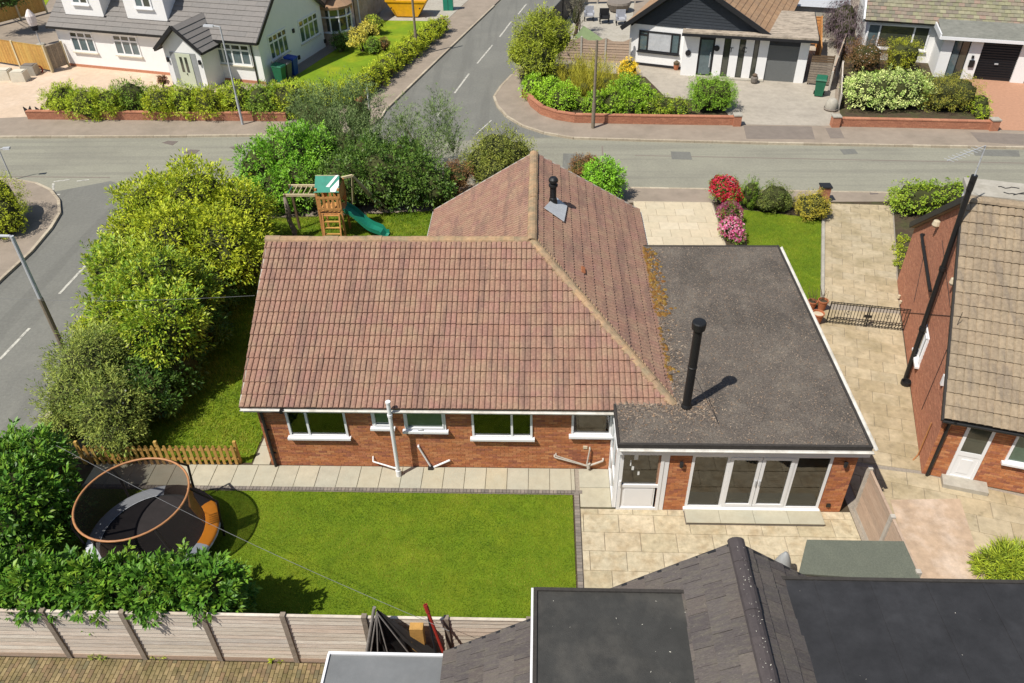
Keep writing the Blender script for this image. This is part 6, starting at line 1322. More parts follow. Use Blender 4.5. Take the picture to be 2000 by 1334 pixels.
# --- right front gardens
plant('variegated_hedge', 'pale variegated clipped hedge above the low wall, right', 'hedge', [BX(1690, 208, .85, (1.2, 1.2, .88)), BX(1752, 206, .9, (1.3, 1.25, .92))], [(.33, .37, .12), (.42, .45, .18), (.20, .28, .06), (.10, .18, .03)], 9500, (.085, .05), 'clipped', clump=.35, mat='leaf_soft', e=4)
plant('clipped_hedge', 'olive brown clipped hedge right of the variegated one', 'hedge', [BX(1843, 210, .82, (1.5, 1.2, .85))], [(.17, .17, .02), (.23, .20, .025), (.10, .13, .02), (.24, .17, .03)], 8000, (.06, .025), 'clipped', clump=.3, mat='leaf_soft', e=5)
plant('lime_ball', 'small lime ball bush at the end of the low wall, right', 'shrub', [B(1912, 203, .5, 22), B(1918, 222, .2, 18)], [(.17, .25, .012), (.25, .32, .016), (.12, .16, .02)], 2600, (.06, .025), 'clipped', clump=.3)
plant('brown_bush', 'brown half bare bush with pale flowers by the slatted fence', 'shrub', [BX(1685, 138, .9, (1.2, 1.0, .95))], RUST + [(.16, .12, .08)], 5000, (.06, .03), 'leafy', clump=.4, mat='leaf_soft', core=.6, stems=14, flowers=([(.65, .55, .5)], 120, .07), e=4)
plant('clipped_hedge', 'yellow topped clipped bush before the far right bay', 'hedge', [BX(1755, 136, .9, (1.0, .95, .9))], [(.18, .20, .015), (.27, .27, .016), (.10, .14, .015)], 4800, (.06, .025), 'clipped', clump=.3, e=5)
plant('weeping_tree', 'dark purple weeping tree between the two houses, top right', 'tree', [B(1648, 32, 1.9, 34, (1, 1, 1)), B(1650, 55, 1.3, 34), B(1658, 85, .7, 22), B(1630, 50, 1.3, 20)], [(.045, .032, .035), (.065, .045, .05), (.09, .065, .07), (.03, .02, .025)], 6500, (.20, .03), 'weep', clump=.7, mat='leaf_soft', core=.6)
plant('dark_shrub', 'grey brown bare tree by the yard, top centre', 'tree', [B(1125, 30, 1.6, 20, (.8, .8, 2.0)), B(1132, 8, 2.0, 18, (.8, .8, 1.6))], [(.07, .065, .05), (.11, .10, .07), (.05, .05, .04)], 2500, (.12, .03), 'spiky', clump=.7, mat='leaf_soft', stems=10, core=.4)
for i, (px, py, lb) in enumerate(((310, 1281, 'small green weed tuft at the foot of the rear fence'), (540, 1288, 'tiny weed tuft near the flat porch roof at the fence foot'), (190, 1283, 'low dry weed tuft left at the fence foot'))):
    plant('weed', lb, 'weed', [B(px, py, .06, 13, (1, .5, .5))], LIME if i < 2 else OLIVE, 160, (.09, .02), 'rosette', clump=.6, core=0, stems=0, mat='leaf_soft')
# --- grass blades on the lawns
def blades(parent, poly, n, h, w_, cols, z=.02, holes=()):
    xs = np.array(poly); x0, y0 = xs.min(0); x1, y1 = xs.max(0); P_ = np.stack([RNG.uniform(x0, x1, n * 2), RNG.uniform(y0, y1, n * 2)], 1); ins = np.zeros(len(P_), bool); j = len(poly) - 1
    for i in range(len(poly)):
        xi, yi = poly[i]; xj, yj = poly[j]; c = ((yi > P_[:, 1]) != (yj > P_[:, 1])) & (P_[:, 0] < (xj - xi) * (P_[:, 1] - yi) / (yj - yi + 1e-12) + xi); ins ^= c; j = i
    P_ = P_[ins][:n]; N = len(P_); a = RNG.uniform(0, 6.28, N); ln = RNG.uniform(.2, 1.3, N) * h; hh = h * RNG.uniform(.5, 1.2, N)
    b1 = np.stack([P_[:, 0] - np.sin(a) * w_, P_[:, 1] + np.cos(a) * w_, np.full(N, z - .005)], 1); b2_ = np.stack([P_[:, 0] + np.sin(a) * w_, P_[:, 1] - np.cos(a) * w_, np.full(N, z - .005)], 1); tp = np.stack([P_[:, 0] + np.cos(a) * ln, P_[:, 1] + np.sin(a) * ln, z + hh], 1)
    v = np.stack([b1, b2_, tp], 1).reshape(-1, 3); f = np.arange(N * 3).reshape(-1, 3); cols = np.array(cols)
    k = (np.sin(P_[:, 0] * 1.7 + 2 * np.sin(P_[:, 1] * 1.1)) + np.sin(P_[:, 1] * 2.3 + P_[:, 0] * .6)) * .15 + .3 * np.sin(P_[:, 0] * 5.1 + 3 * np.sin(P_[:, 1] * 2.7)) * np.sin(P_[:, 1] * 4.3 + 2 * np.sin(P_[:, 0] * 3.1)) + .45 + RNG.normal(0, .25, N); k = np.clip(k, 0, .999) * (len(cols) - 1); i0 = k.astype(int); w2 = (k - i0)[:, None]; lc = cols[i0] * (1 - w2) + cols[i0 + 1] * w2
    o = mesh_np('grass_blades', v, f, np.repeat(lc * RNG.uniform(.8, 1.2, (N, 1)), 3, 0), 'grass', parent, tri=True); o['kind'] = 'stuff'
GC = [(.09, .18, .005), (.16, .255, .007), (.25, .32, .012), (.36, .37, .04)]
blades(rear_lawn, rear_lawn_poly, 130000, .035, .007, GC)
blades(side_lawn, side_lawn_poly, 70000, .09, .010, GC)
blades(front_lawn, fl, 26000, .035, .008, GC)

# ================================================================== FENCES
rf = panel_fence('weathered horizontal board fence along the bottom of the rear lawn', (-14.2, 9.62), (-.2, 9.62), 1.78, 11, 8, 'fence_wood', 'fence_post', z0=.16)
panel_fence('short brown boarded fence at the right end of the patio', (8.45, EY + .05), (8.48, 11.1), 1.62, 8, 2, 'woven_wood', 'concrete_post', z0=.15)
pk = thing('picket_fence', 'low orange picket fence with round topped pales beside the path', 'fence', tuple(G(470, 908)))
fpk = Fr(tuple(G(165, 908)), G(470, 908) - G(165, 908)); PL = (G(470, 908) - G(165, 908)).length
npk = 26; pkm = None
for i in range(npk):
    u = PL * (i + .5) / npk; m = MB(); w2 = .042; h = .80; vs = []
    prof = [(-w2, .05), (w2, .05), (w2, h - .05), (w2 * .7, h - .015), (0, h), (-w2 * .7, h - .015), (-w2, h - .05)]
    for d in (.03, .012): vs += [fpk.p(u + a, d, b) for a, b in prof]
    n = 7; m._add(vs, [tuple(range(n)), tuple(range(n, 2 * n))[::-1]] + [(j, n + j, n + (j + 1) % n, (j + 1) % n) for j in range(n)]); m.build('pale', 'picket_wood', pk)
for z in (.22, .58): m = MB(); m.fbox(fpk, 0, PL, -.03, .01, z, z + .07); m.build('rail', 'picket_wood', pk)
for u in (.0, PL / 2, PL - .02): m = MB(); m.fbox(fpk, u - .04, u + .04, -.11, -.03, 0, .88); m.build('post', 'picket_wood', pk)
panel_fence('golden timber fence panels beside the white house forecourt', tuple(G(-130, 104)), tuple(G(103, 142)), 1.7, 1, 4, 'picket_wood', 'pale_wood', base=False, vertical=.13, pw=.14)
panel_fence('dark timber gate panel between golden fence and white wall', tuple(G(104, 141)), tuple(G(135, 130)), 1.6, 1, 1, 'shed_wood', 'pale_wood', base=False, vertical=.13)
panel_fence('tall golden timber fence behind, along the back lawn top left', tuple(G(-130, 82)), tuple(G(92, 25)), 1.8, 1, 4, 'picket_wood', 'pale_wood', base=False, vertical=.13, pw=.14)
# ================================================================== TRAMPOLINE
tc = G(301, 1042, .55); tr = thing('trampoline', 'round trampoline with copper ringed net enclosure and orange pad section', 'trampoline', (tc.x, tc.y, 0))
R0, R1 = 1.62, 1.30; z0 = .58
m = MB(); m.lathe((tc.x, tc.y, z0), [(0, -.03), (.6, -.035), (R1 - .05, 0)], 40); m.build('jump_mat', 'mat_black', tr, smooth=True)
m = MB(); m.lathe((tc.x, tc.y, z0), [(R1 - .05, 0), (R1 + .02, .01)], 40); m.build('spring_ring', 'tyre', tr)
segs = [(-.42, .95, 'pad_orange'), (.95, 2.2, 'mat_black'), (2.2, 3.9, 'pad_grey'), (3.9, 5.0, 'pad_grey'), (5.0, 2 * math.pi - .42, 'pad_grey')]
for a, b, mt in ((-.25, .75, 'pad_orange'), (.75, 1.75, 'mat_black'), (1.75, 3.0, 'pad_grey'), (3.0, 4.2, 'pad_grey'), (4.2, 5.2, 'pad_grey'), (5.2, 2 * math.pi - .25, 'pad_grey')):
    m = MB(); m.lathe((tc.x, tc.y, z0), [(R1 - .02, .02), (R1 + .08, .05), (R0 - .05, .05), (R0, .02), (R0, -.06)], 10, a, b); m.build('safety_pad', mt, tr, smooth=True)
m = MB(); m.path([(tc.x + R0 * math.cos(t), tc.y + R0 * math.sin(t), z0 - .04) for t in [i * 2 * math.pi / 36 for i in range(36)]], .03, 6, True); m.build('frame_ring', 'galv', tr)
ring_c = G(258, 972, 2.08); RR = 1.32
m = MB(); m.path([(ring_c.x + RR * math.cos(t), ring_c.y + RR * math.sin(t), 2.08) for t in [i * 2 * math.pi / 48 for i in range(48)]], .028, 8, True); m.build('top_ring', 'copper', tr, smooth=True)
for k in range(6):
    t = .25 + k * math.pi / 3; b = V((tc.x + R0 * math.cos(t), tc.y + R0 * math.sin(t), 0)); md = V((tc.x + (R0 + .05) * math.cos(t), tc.y + (R0 + .05) * math.sin(t), .7)); md2 = V((tc.x + (R0 + .12) * math.cos(t), tc.y + (R0 + .12) * math.sin(t), 1.3)); tp = V((ring_c.x + RR * math.cos(t), ring_c.y + RR * math.sin(t), 2.08))
    m = MB(); m.path([b, md, md2, tp], .034, 6); m.build('pole', 'dark_pipe', tr)
    m = MB(); a = t + .5; q = [V((tc.x + R0 * math.cos(t) * 1.0, tc.y + R0 * math.sin(t), .03)), V((tc.x + R0 * math.cos(a), tc.y + R0 * math.sin(a), .03)), V((tc.x + R0 * math.cos(a), tc.y + R0 * math.sin(a), z0 - .04))]; m.path(q, .02, 6); m.build('leg', 'galv', tr)
nn = MB(); k = 40; vs = []
for f_, zz in ((0, z0 + .03), (.35, 1.1), (.7, 1.62), (1, 2.08)):
    for i in range(k):
        t = i * 2 * math.pi / k; r = (R1 - .02) * (1 - f_) + RR * f_ - .07 * math.sin(math.pi * f_) * (1 + .3 * math.cos(6 * t)); c = tc.lerp(ring_c, f_); vs.append((c.x + r * math.cos(t), c.y + r * math.sin(t), zz))
nn._add(vs, [(j * k + i, j * k + (i + 1) % k, (j + 1) * k + (i + 1) % k, (j + 1) * k + i) for j in range(3) for i in range(k)]); nn.build('safety_net', 'net', tr, smooth=True)
m = MB()
for i in range(5):
    t = .15 + i * .06; m.path([V((ring_c.x + RR * math.cos(t + .1 * math.sin(i)), ring_c.y + RR * math.sin(t), 2.05)), V((ring_c.x + (RR - .06) * math.cos(t), ring_c.y + (RR - .06) * math.sin(t), 1.6)), V((tc.x + R1 * math.cos(t), tc.y + R1 * math.sin(t), .75))], [.02, .05, .01], 5)
m.build('gathered_net', 'copper', tr)
# ================================================================== PLAY SET
pb = G(655, 468); ps_ = thing('climbing_frame', 'wooden climbing tower with green roof, slide, monkey bars and swing', 'climbing frame', (pb.x, pb.y, 0))
X, Y = pb.x, pb.y; s = .46; dz_ = 1.25
for i, (a, b) in enumerate(((-s, 0), (s, 0), (-s, .92), (s, .92))): m = MB(); m.box(X + a - .045, X + a + .045, Y + b - .045, Y + b + .045, 0, 2.35); m.build('post', 'orange_wood', ps_)
for i in range(7): m = MB(); m.box(X - s - .04, X + s + .04, Y - .04 + i * .145, Y - .04 + i * .145 + .13, dz_ - .03, dz_); m.build('deck_board', 'orange_wood', ps_)
for sd_, (xa, xb, ya, yb) in (('front', (X - s, X + s, Y - .05, Y - .05)), ('back', (X - s, X + s, Y + .97, Y + .97))):
    for z in (1.45, 1.95): m = MB(); m.bar((xa, ya, z), (xb, yb, z), .03, .09); m.build('rail', 'orange_wood', ps_)
    for i in range(5): m = MB(); x = xa + (xb - xa) * (i + .5) / 5; m.box(x - .05, x + .05, ya - .012, ya + .012, 1.36, 2.02); m.build('baluster', 'orange_wood', ps_)
m = MB(); m.box(X + s - .02, X + s + .02, Y + .04, Y + .88, 1.75, 2.3); m.build('side_panel', 'orange_wood', ps_)
for i in range(5):
    z = .12 + i * .26; m = MB(); m.box(X - .30, X + .34, Y - .33 + i * .055, Y - .33 + i * .055 + .09, z, z + .035); m.build('ladder_tread', 'picket_wood' if i < 4 else 'orange_wood', ps_)
for a in (-.33, .36): m = MB(); m.bar((X + a, Y - .36, 0), (X + a, Y - .06, dz_), .06, .09); m.build('ladder_stile', 'orange_wood', ps_)
rr = MB(); rr._add([(X - .50, Y + .46, 2.72), (X + .48, Y + .46, 2.72), (X + .50, Y - .08, 2.22), (X - .50, Y - .08, 2.22), (X - .50, Y + 1.0, 2.22), (X + .50, Y + 1.0, 2.22)], [(3, 2, 1, 0), (0, 1, 5, 4)]); ro = rr.build('roof_canopy', 'green_canvas', ps_)
m = MB(); yy = lambda t: (Y + .46 - .54 * t - .008, 2.72 - .50 * t + .012)
for a, b, c, d in ((.42, .58, .0, .60), (.10, .30, .45, 1.0)):
    pass
m._add([(X + .34, *yy(.02)), (X + .46, *yy(.0)), (X + .10, *yy(.7)), (X - .04, *yy(.68)), (X + .48, *yy(.25)), (X + .49, *yy(.6)), (X + .36, *yy(.98)), (X + .16, *yy(.98)), (X + .14, *yy(.8))], [(0, 1, 2, 3), (4, 5, 6, 7, 8)]); m.build('white_stripe', 'white_canvas', ro)
m = MB(); m.bar((X - .5, Y + .46, 2.69), (X + .48, Y + .46, 2.69), .05, .05); m.build('ridge_pole', 'pale_wood', ps_)
# monkey bars
zl = 2.05; e1 = G(543, 398, zl); e2 = G(552, 381, zl); e1.y = Y + .05; e2.y = Y + .85; ex_ = G(545, 396, zl).x
for yy_ in (Y + .02, Y + .88): m = MB(); m.bar((ex_, yy_, zl), (X - s, yy_, zl), .07, .10); m.build('monkey_rail', 'pale_wood', ps_)
for i in range(6): m = MB(); x = ex_ + .15 + (X - s - ex_ - .3) * i / 5; m.tube((x, Y + .02, zl), (x, Y + .88, zl), .02); m.build('rung', 'green_plastic' if i in (0, 5) else 'pale_wood', ps_)
for yy_ in (Y + .02, Y + .88): m = MB(); m.bar((ex_ + .1, yy_, 0), (ex_ + .05, yy_, zl + .05), .09, .09); m.build('post', 'dark_wood', ps_)
m = MB(); m.path([(ex_ + .05, Y - .08, 2.0), (ex_ + .12, Y - .15, 1.5), (ex_ + .05, Y - .1, 1.0), (ex_ + .2, Y - .12, .5), (ex_ + .15, Y - .1, .02)], [.06, .11, .09, .12, .08], 7); m.build('climbing_net', 'fence_post', ps_, smooth=True)
# slide
def slide_pts():
    a = V((X + s + .02, Y + .45, dz_)); b = G(757, 462, .10); return a, V((b.x, b.y, .12))
a, b = slide_pts(); n = 14; m = MB(); vs = []; dirn = (b - a); dh = V((dirn.x, dirn.y, 0)).normalized(); sdv = V((-dh.y, dh.x, 0))
for i in range(n + 1):
    t = i / n; p = a.lerp(b, t); zz = dz_ - (dz_ - .14) * (t ** .9) + .09 * math.sin(t * math.pi * 2.6) * (1 - t * .3); zz = max(zz, .12) if t < .9 else .13
    for u, h in ((-.26, .16), (-.24, .0), (-.08, -.02), (.08, -.02), (.24, .0), (.26, .16), (.28, .16), (.26, -.04), (-.26, -.04), (-.28, .16)): vs.append((p.x + sdv.x * u, p.y + sdv.y * u, zz + h))
k = 10
m._add(vs, [(i * k + j, i * k + (j + 1) % k, (i + 1) * k + (j + 1) % k, (i + 1) * k + j) for i in range(n) for j in range(k)]); m.build('slide', 'green_plastic', ps_, smooth=False)
# swing frame
ap = G(688, 343, 2.35); l1 = G(746, 412, 0); l2 = V((2 * ap.x - l1.x, l1.y + .8, 0))
for q in (l1, V((l1.x + .25, l1.y + .1, 0)), V((ap.x - .5, ap.y + 1.2, 0))): m = MB(); m.bar(ap, q, .08, .08); m.build('swing_leg', 'pale_wood', ps_)
m = MB(); m.bar(ap, (X + .1, Y + .9, 2.3), .08, .1); m.build('swing_beam', 'pale_wood', ps_)
c = ap.lerp(V((X + .1, Y + .9, 2.3)), .5)
for d in (-.18, .18): m = MB(); m.tube(c + V((d, 0, 0)), c + V((d + .5, 0, -1.7)), .012, n=5); m.build('swing_rope', 'cable', ps_)
m = MB(); m.box(c.x + .28, c.x + .75, c.y - .1, c.y + .1, c.z - 1.74, c.z - 1.70); m.build('swing_seat', 'pale_wood', ps_)
# ================================================================== PATIO THINGS
sx0, sx1, sy0, sy1 = 6.15, 8.32, 10.70, 11.85; sh = thing('garden_store', 'low storage shed with flat green felt roof behind the dark roof', 'shed', (7.2, 11.3, 0))
a, b, c, d = G(1576, 1054, 1.72), G(1765, 1057, 1.72), G(1801, 1137, 1.60), G(1560, 1120, 1.60)
m = MB(); m.slabpoly([a, d, c, b], V((0, 0, 1)), .05); m.build('roof', 'shed_roof', sh)
a2, b2, c2, d2 = [V((p.x, p.y, 0)).lerp(V(((a.x + b.x + c.x + d.x) / 4, (a.y + b.y + c.y + d.y) / 4, 0)), .06) for p in (a, b, c, d)]
for p, q in ((a2, b2), (d2, a2), (b2, c2), (c2, d2)):
    L = (q - p).length; k = int(L / .14); fr = Fr(tuple(p), q - p)
    for i in range(k): m = MB(); m.fbox(fr, L * i / k + .003, L * (i + 1) / k - .003, -.012, .012, .02, 1.56); m.build('board', 'shed_wood', sh)
gt = thing('iron_gate', 'pair of low black iron gates across the drive', 'gate', tuple(G(1690, 640)))
fgt = Fr(tuple(G(1613, 632)), G(1764, 648) - G(1613, 632)); GL_ = (G(1764, 648) - G(1613, 632)).length; gh_ = .95
for h0, h1 in ((0, GL_ / 2 - .03), (GL_ / 2 + .03, GL_)):
    for z in (.10, .24, .86, .92): m = MB(); m.fbox(fgt, h0, h1, -.01, .01, z, z + .022); m.build('rail', 'black_plastic', gt)
    k = 13
    for i in range(k): m = MB(); u = h0 + (h1 - h0) * i / (k - 1); m.tube(fgt.p(u, 0, .06), fgt.p(u, 0, gh_), .012 if 0 < i < k - 1 else .022, n=5); m.build('bar', 'black_plastic', gt)
    m = MB(); u = (h0 + h1) / 2
    for sg_ in (-1, 1): m.path([fgt.p(u + sg_ * .06 * math.cos(t), .015, .55 + .07 * math.sin(t)) for t in [j * .7 for j in range(9)]], .009, 4)
    m.build('scroll', 'black_plastic', gt)
m = MB(); u = GL_ / 2; m.fbox(fgt, u - .12, u + .12, .01, .04, .45, .55); m.build('latch', 'black_plastic', gt)
for (px, py, h, r, lb) in ((1593, 632, .42, .20, 'terracotta pot nearest the flat roof edge'), (1603, 606, .40, .17, 'tall terracotta pot with bare stems by the gate'), (1583, 605, .34, .16, 'small terracotta pot behind the other two')):
    p = G(px, py, 0); pt = thing('plant_pot', lb, 'pot', tuple(p), 'pots by the iron gate'); m = MB(); m.lathe(p, [(0, .02), (r * .65, .02), (r, h), (r * 1.08, h), (r * 1.08, h + .05), (r * .95, h + .05), (r * .92, h - .04)], 18); m.build('pot', 'terracotta', pt); m = MB(); m.lathe(p, [(r * .93, h - .02), (0, h)], 18); m.build('compost', 'soil' if py < 620 else 'pale_slab', pt)
    if py < 610:
        m = MB()
        for i in range(9): m.tube(p + V((random.uniform(-.08, .08), random.uniform(-.08, .08), h)), p + V((random.uniform(-.18, .18), random.uniform(-.1, .25), h + random.uniform(.25, .55))), .006, n=4)
        m.build('stems', 'twig', pt)
# junk between the fence and the lower house
tp_ = thing('folded_parasol', 'dark folded garden parasol leaning on the rear fence', 'parasol', tuple(G(740, 1275)))
fq = Fr((0, 9.30, 0), (1, 0)); qp = lambda px, py, dy=0.0: (lambda uz: V((uz[0], 9.30 + dy, uz[1])))(fq.at(px, py))
top = qp(735, 1198, .1); m = MB(); k = 22; vs = [tuple(top), tuple(top + V((.06, .02, -.02)))]
for i in range(k + 1):
    t = i / k; b_ = qp(706 + 172 * t, 1296 - 6 * t, .12 * math.sin(i * 2.3) - .05); vs.append(tuple(b_))
mids = []
for i in range(k + 1):
    t = i / k; a_ = V(vs[0]).lerp(V(vs[2 + i]), .5); mids.append(a_ + V((.10 * math.sin(3.1 * t) * -1, .05 * math.sin(i * 2.3), -.06 * math.sin(3.1 * t))))
vs += [tuple(p) for p in mids]; o2 = 2 + k + 1
m._add(vs, [(0, o2 + i, o2 + i + 1) for i in range(k)] + [(o2 + i, 2 + i, 3 + i, o2 + i + 1) for i in range(k)]); m.build('canopy', 'tarp', tp_)
m = MB(); m.tube(top + V((-.05, 0, .06)), qp(712, 1300, -.1), .035); m.build('pole', 'tarp_light', tp_)
for i, px in enumerate((722, 742, 770, 830)): m = MB(); m.tube(top + V((0, -.06, -.02)), qp(px, 1296, -.2), .016); m.build('rib', 'tarp_light', tp_)
wp_ = thing('timber_post', 'square orange timber offcut standing against the rear fence', 'timber', tuple(V((G(815, 1260, .5).x, 9.4, 0)))); x = qp(816, 1255, .1).x; zt_ = qp(816, 1230, .1).z; m = MB(); m.box(x - .14, x + .14, 9.30, 9.47, 0, zt_); m.build('offcut', 'picket_wood', wp_)
rp = thing('red_pole', 'dark red leaning pole beside the rear fence post', 'pole', (G(835, 1200, 1.6).x, 9.4, 0)); a = qp(829, 1194, .15); b = qp(884, 1290, -.3); m = MB(); m.tube(a, b, .035); m.tube(a, a.lerp(b, .1), .05); m.build('shaft', 'red_metal', rp)
m = MB(); m.tube(a + V((.02, 0, 0)), qp(858, 1296, -.1), .03); m.build('strut', 'dark_trim', rp)
wb = thing('white_box', 'white box beside the folded parasol at the fence foot', 'box', (qp(688, 1265).x, 9.25, 0)); x = wpos(wb).x; m = MB(); m.box(x - .27, x + .24, 9.05, 9.4, 0, .62); m.build('body', 'upvc', wb); m = MB(); m.box(x - .29, x + .26, 9.03, 9.42, .622, .67); m.build('lid', 'upvc', wb)
ht = thing('barrel_lid', 'grey rounded vent cowl beside the dark roof verge', 'cowl', tuple(G(1525, 1110, .4))); c = G(1527, 1108, .5); m = MB(); m.lathe((c.x, c.y, 0), [(.26, 0), (.24, .5), (.14, .85), (.05, 1.05), (0, 1.07)], 16); m.build('body', 'grey_paint', ht, smooth=True)
# ================================================================== STREET FURNITURE
def lamp(label, base, h, arm=None, r=(.075, .045), mat='galv', name='street_lamp', cat='lamp post', lower=None):
    b = V((base.x, base.y, 0)); t = thing(name, label, cat, tuple(b)); m = MB()
    hl = lower or h * .3
    m.path([b, b + V((0, 0, hl))], r[0], 10); m.build('base_column', 'pole_wood' if lower else mat, t, smooth=False)
    m = MB(); m.tube(b + V((0, 0, hl)), b + V((0, 0, h)), r[1] * 1.15, r[1], 10); m.build('column', mat, t)
    if arm:
        a = V(arm).normalized(); L = V(arm).length; m = MB(); m.path([b + V((0, 0, h - .05)), b + V((0, 0, h)) + a * .06, b + V((0, 0, h + .02)) + a * (L * .4)], r[1] * .8, 8); m.build('arm', mat, t)
        p = b + V((0, 0, h + .02)) + a * (L * .4); q = p + a * (L * .6); sd_ = a.cross(V((0, 0, 1))) * .11; m = MB(); m.hexa([p - sd_ * .7 - V((0, 0, .05)), p + sd_ * .7 - V((0, 0, .05)), q + sd_ - V((0, 0, .05)), q - sd_ - V((0, 0, .05)), p - sd_ * .5 + V((0, 0, .05)), p + sd_ * .5 + V((0, 0, .05)), q + sd_ * .8 + V((0, 0, .04)), q - sd_ * .8 + V((0, 0, .04))]); m.build('lantern', mat, t)
    return t
lb_ = G(128, 690); lamp('galvanised street lamp post with rusty lower half, left edge', lb_, 4.62, (-1.3, -.05, 0), (.085, .06), 'galv', lower=2.3)
lamp('slim grey street lamp before the white house hedge', G(474, 243), 5.2, (-.9, .2, 0), (.07, .04), 'galv')
lamp('brown lighting column at the side road hedge', G(815, 108), 5.5, None, (.10, .07), 'pole_wood', name='street_column', cat='column')
lamp('short grey marker post at the side road corner', G(722, 212), 1.2, None, (.05, .05), 'galv', name='marker_post', cat='post')
lamp('wooden pole standing in front of the corner garden wall', G(1158, 250), 4.6, None, (.10, .065), 'pole_wood', name='utility_pole', cat='pole')
lamp('small sign post at the left pavement corner', G(22, 348), 1.5, (.5, .1, 0), (.04, .03), 'galv', name='sign_post', cat='post')
def bin_(label, p, ang, mat, h=1.07, grp='wheelie bins'):
    t = thing('wheelie_bin', label, 'bin', (p.x, p.y, 0), grp); ca, sa = math.cos(ang), math.sin(ang); tf = lambda x, y, z: (p.x + x * ca - y * sa, p.y + x * sa + y * ca, z)
    m = MB(); m.hexa([tf(-.22, -.24, .06), tf(.22, -.24, .06), tf(.22, .22, .06), tf(-.22, .22, .06), tf(-.29, -.34, h - .1), tf(.29, -.34, h - .1), tf(.29, .30, h - .06), tf(-.29, .30, h - .06)]); m.build('body', mat, t)
    m = MB(); m.hexa([tf(-.31, -.38, h - .1), tf(.31, -.38, h - .1), tf(.31, .33, h - .05), tf(-.31, .33, h - .05), tf(-.27, -.33, h - .02), tf(.27, -.33, h - .02), tf(.27, .30, h + .05), tf(-.27, .30, h + .05)]); m.build('lid', mat, t)
    for x in (-.27, .27): m = MB(); m.tube(tf(x - .03, .24, .1), tf(x + .03, .24, .1), .1, n=12); m.build('wheel', 'tyre', t)
    m = MB(); m.tube(tf(-.25, .36, h - .05), tf(.25, .36, h - .05), .02); m.build('handle', mat, t)
wg = math.atan2(fwg.n.y, fwg.n.x) + math.pi / 2
bin_('green wheelie bin nearest the street at the white gable', G(549, 160), wg, 'bin_green'); bin_('grey wheelie bin between the green and blue bins', G(561, 153), wg, 'bin_grey'); bin_('blue wheelie bin at the white gable', G(573, 146), wg, 'bin_blue', 1.15)
bin_('green wheelie bin on the grey drive by the garage', G(1598, 187), math.radians(-20), 'bin_green')
sk = thing('skip', 'yellow builders skip on the drive at the top', 'skip', tuple(G(800, 34))); p = G(795, 35); dx, dy = V((1, -.1, 0)).normalized(), V((.1, 1, 0)).normalized()
def skq(a, b, z): return p + dx * a + dy * b + V((0, 0, z))
m = MB(); bt = [skq(-.85, 0, .1), skq(.85, 0, .1), skq(.85, 1.5, .1), skq(-.85, 1.5, .1)]; tp2 = [skq(-1.55, -.08, 1.2), skq(1.55, -.08, 1.2), skq(1.55, 1.6, 1.2), skq(-1.55, 1.6, 1.2)]
m._add(bt + tp2, [(3, 2, 1, 0), (0, 1, 5, 4), (1, 2, 6, 5), (2, 3, 7, 6), (3, 0, 4, 7)]); m.build('hull', 'skip_yellow', sk)
for i in range(4): m = MB(); m.bar(tp2[i], tp2[(i + 1) % 4], .1, .12); m.build('rim', 'skip_yellow', sk)
m = MB(); q4 = [a.lerp(b, .7) for a, b in zip(bt, tp2)]; m._add(q4, [(0, 1, 2, 3)]); m.build('rubble', 'concrete_pink', sk)
for x in (-1.1, 1.1): m = MB(); m.tube(skq(x, -.12, .75), skq(x, -.28, .75), .05); m.build('lifting_lug', 'dark_trim', sk)
cb = thing('street_cabinet', 'green street cabinet on the side road pavement, top', 'cabinet', tuple(G(876, 20))); p = G(876, 20); m = MB(); m.box(p.x - .38, p.x + .38, p.y - .2, p.y + .25, 0, 1.5); m.build('body', 'cabinet_green', cb); m = MB(); m.box(p.x - .42, p.x + .42, p.y - .24, p.y + .29, 1.502, 1.57); m.build('lid', 'cabinet_green', cb); m = MB(); m.box(p.x - .01, p.x + .01, p.y - .21, p.y - .202, .05, 1.48); m.build('door_seam', 'dark_trim', cb)
# forecourt stones, red hose reel, parasol behind the golden fence
for i, (px, py) in enumerate(((12, 155), (42, 158), (62, 146))):
    p = G(px, py); st = thing('stone_block', ('pale stone block at the left edge of the forecourt', 'pale stone block in the middle beside the golden fence', 'dark topped stone block nearest the golden fence post')[i], 'block', tuple(p), 'stone blocks on the forecourt'); m = MB(); w2 = .45; m.hexa([p + V((-w2, -.35, 0)), p + V((w2, -.3, 0)), p + V((w2, .4, 0)), p + V((-w2, .4, 0)), p + V((-w2 * .9, -.3, .62)), p + V((w2 * .92, -.28, .6)), p + V((w2 * .9, .36, .64)), p + V((-w2 * .88, .35, .6))]); m.build('block', 'stone_sill' if i < 2 else 'concrete', st); m = MB(); m.box(p.x - .36, p.x + .36, p.y - .24, p.y + .3, .63, .66); m.build('top', 'stone_sill' if i < 2 else 'sett', st)
p = G(80, 141); hr = thing('hose_reel', 'small red ring leaning on the golden fence', 'hose', tuple(p)); m = MB(); m.path([p + V((.2 * math.cos(t), -.05, .22 + .2 * math.sin(t))) for t in [i * .5236 for i in range(12)]], .05, 6, True); m.build('ring', 'red_metal', hr)
p = G(80, 88); pr = thing('garden_parasol', 'folded pink and black garden parasol behind the golden fence', 'parasol', tuple(p)); m = MB(); m.tube(p, p + V((0, 0, 2.3)), .04); m.build('pole', 'galv', pr); m = MB(); m.lathe(p, [(.05, 1.0), (.20, 1.1), (.30, 1.6), (.32, 2.0), (.12, 2.35), (0, 2.45)], 12); m.build('canopy', 'cloth_pale', pr); m = MB(); m.lathe(p, [(.19, 1.02), (.215, 1.1), (.26, 1.35)], 12); m.build('strap', 'cloth_black', pr); m = MB(); m.lathe(p, [(0, .0), (.3, .0), (.3, .1), (0, .12)], 12); m.build('base', 'concrete', pr)
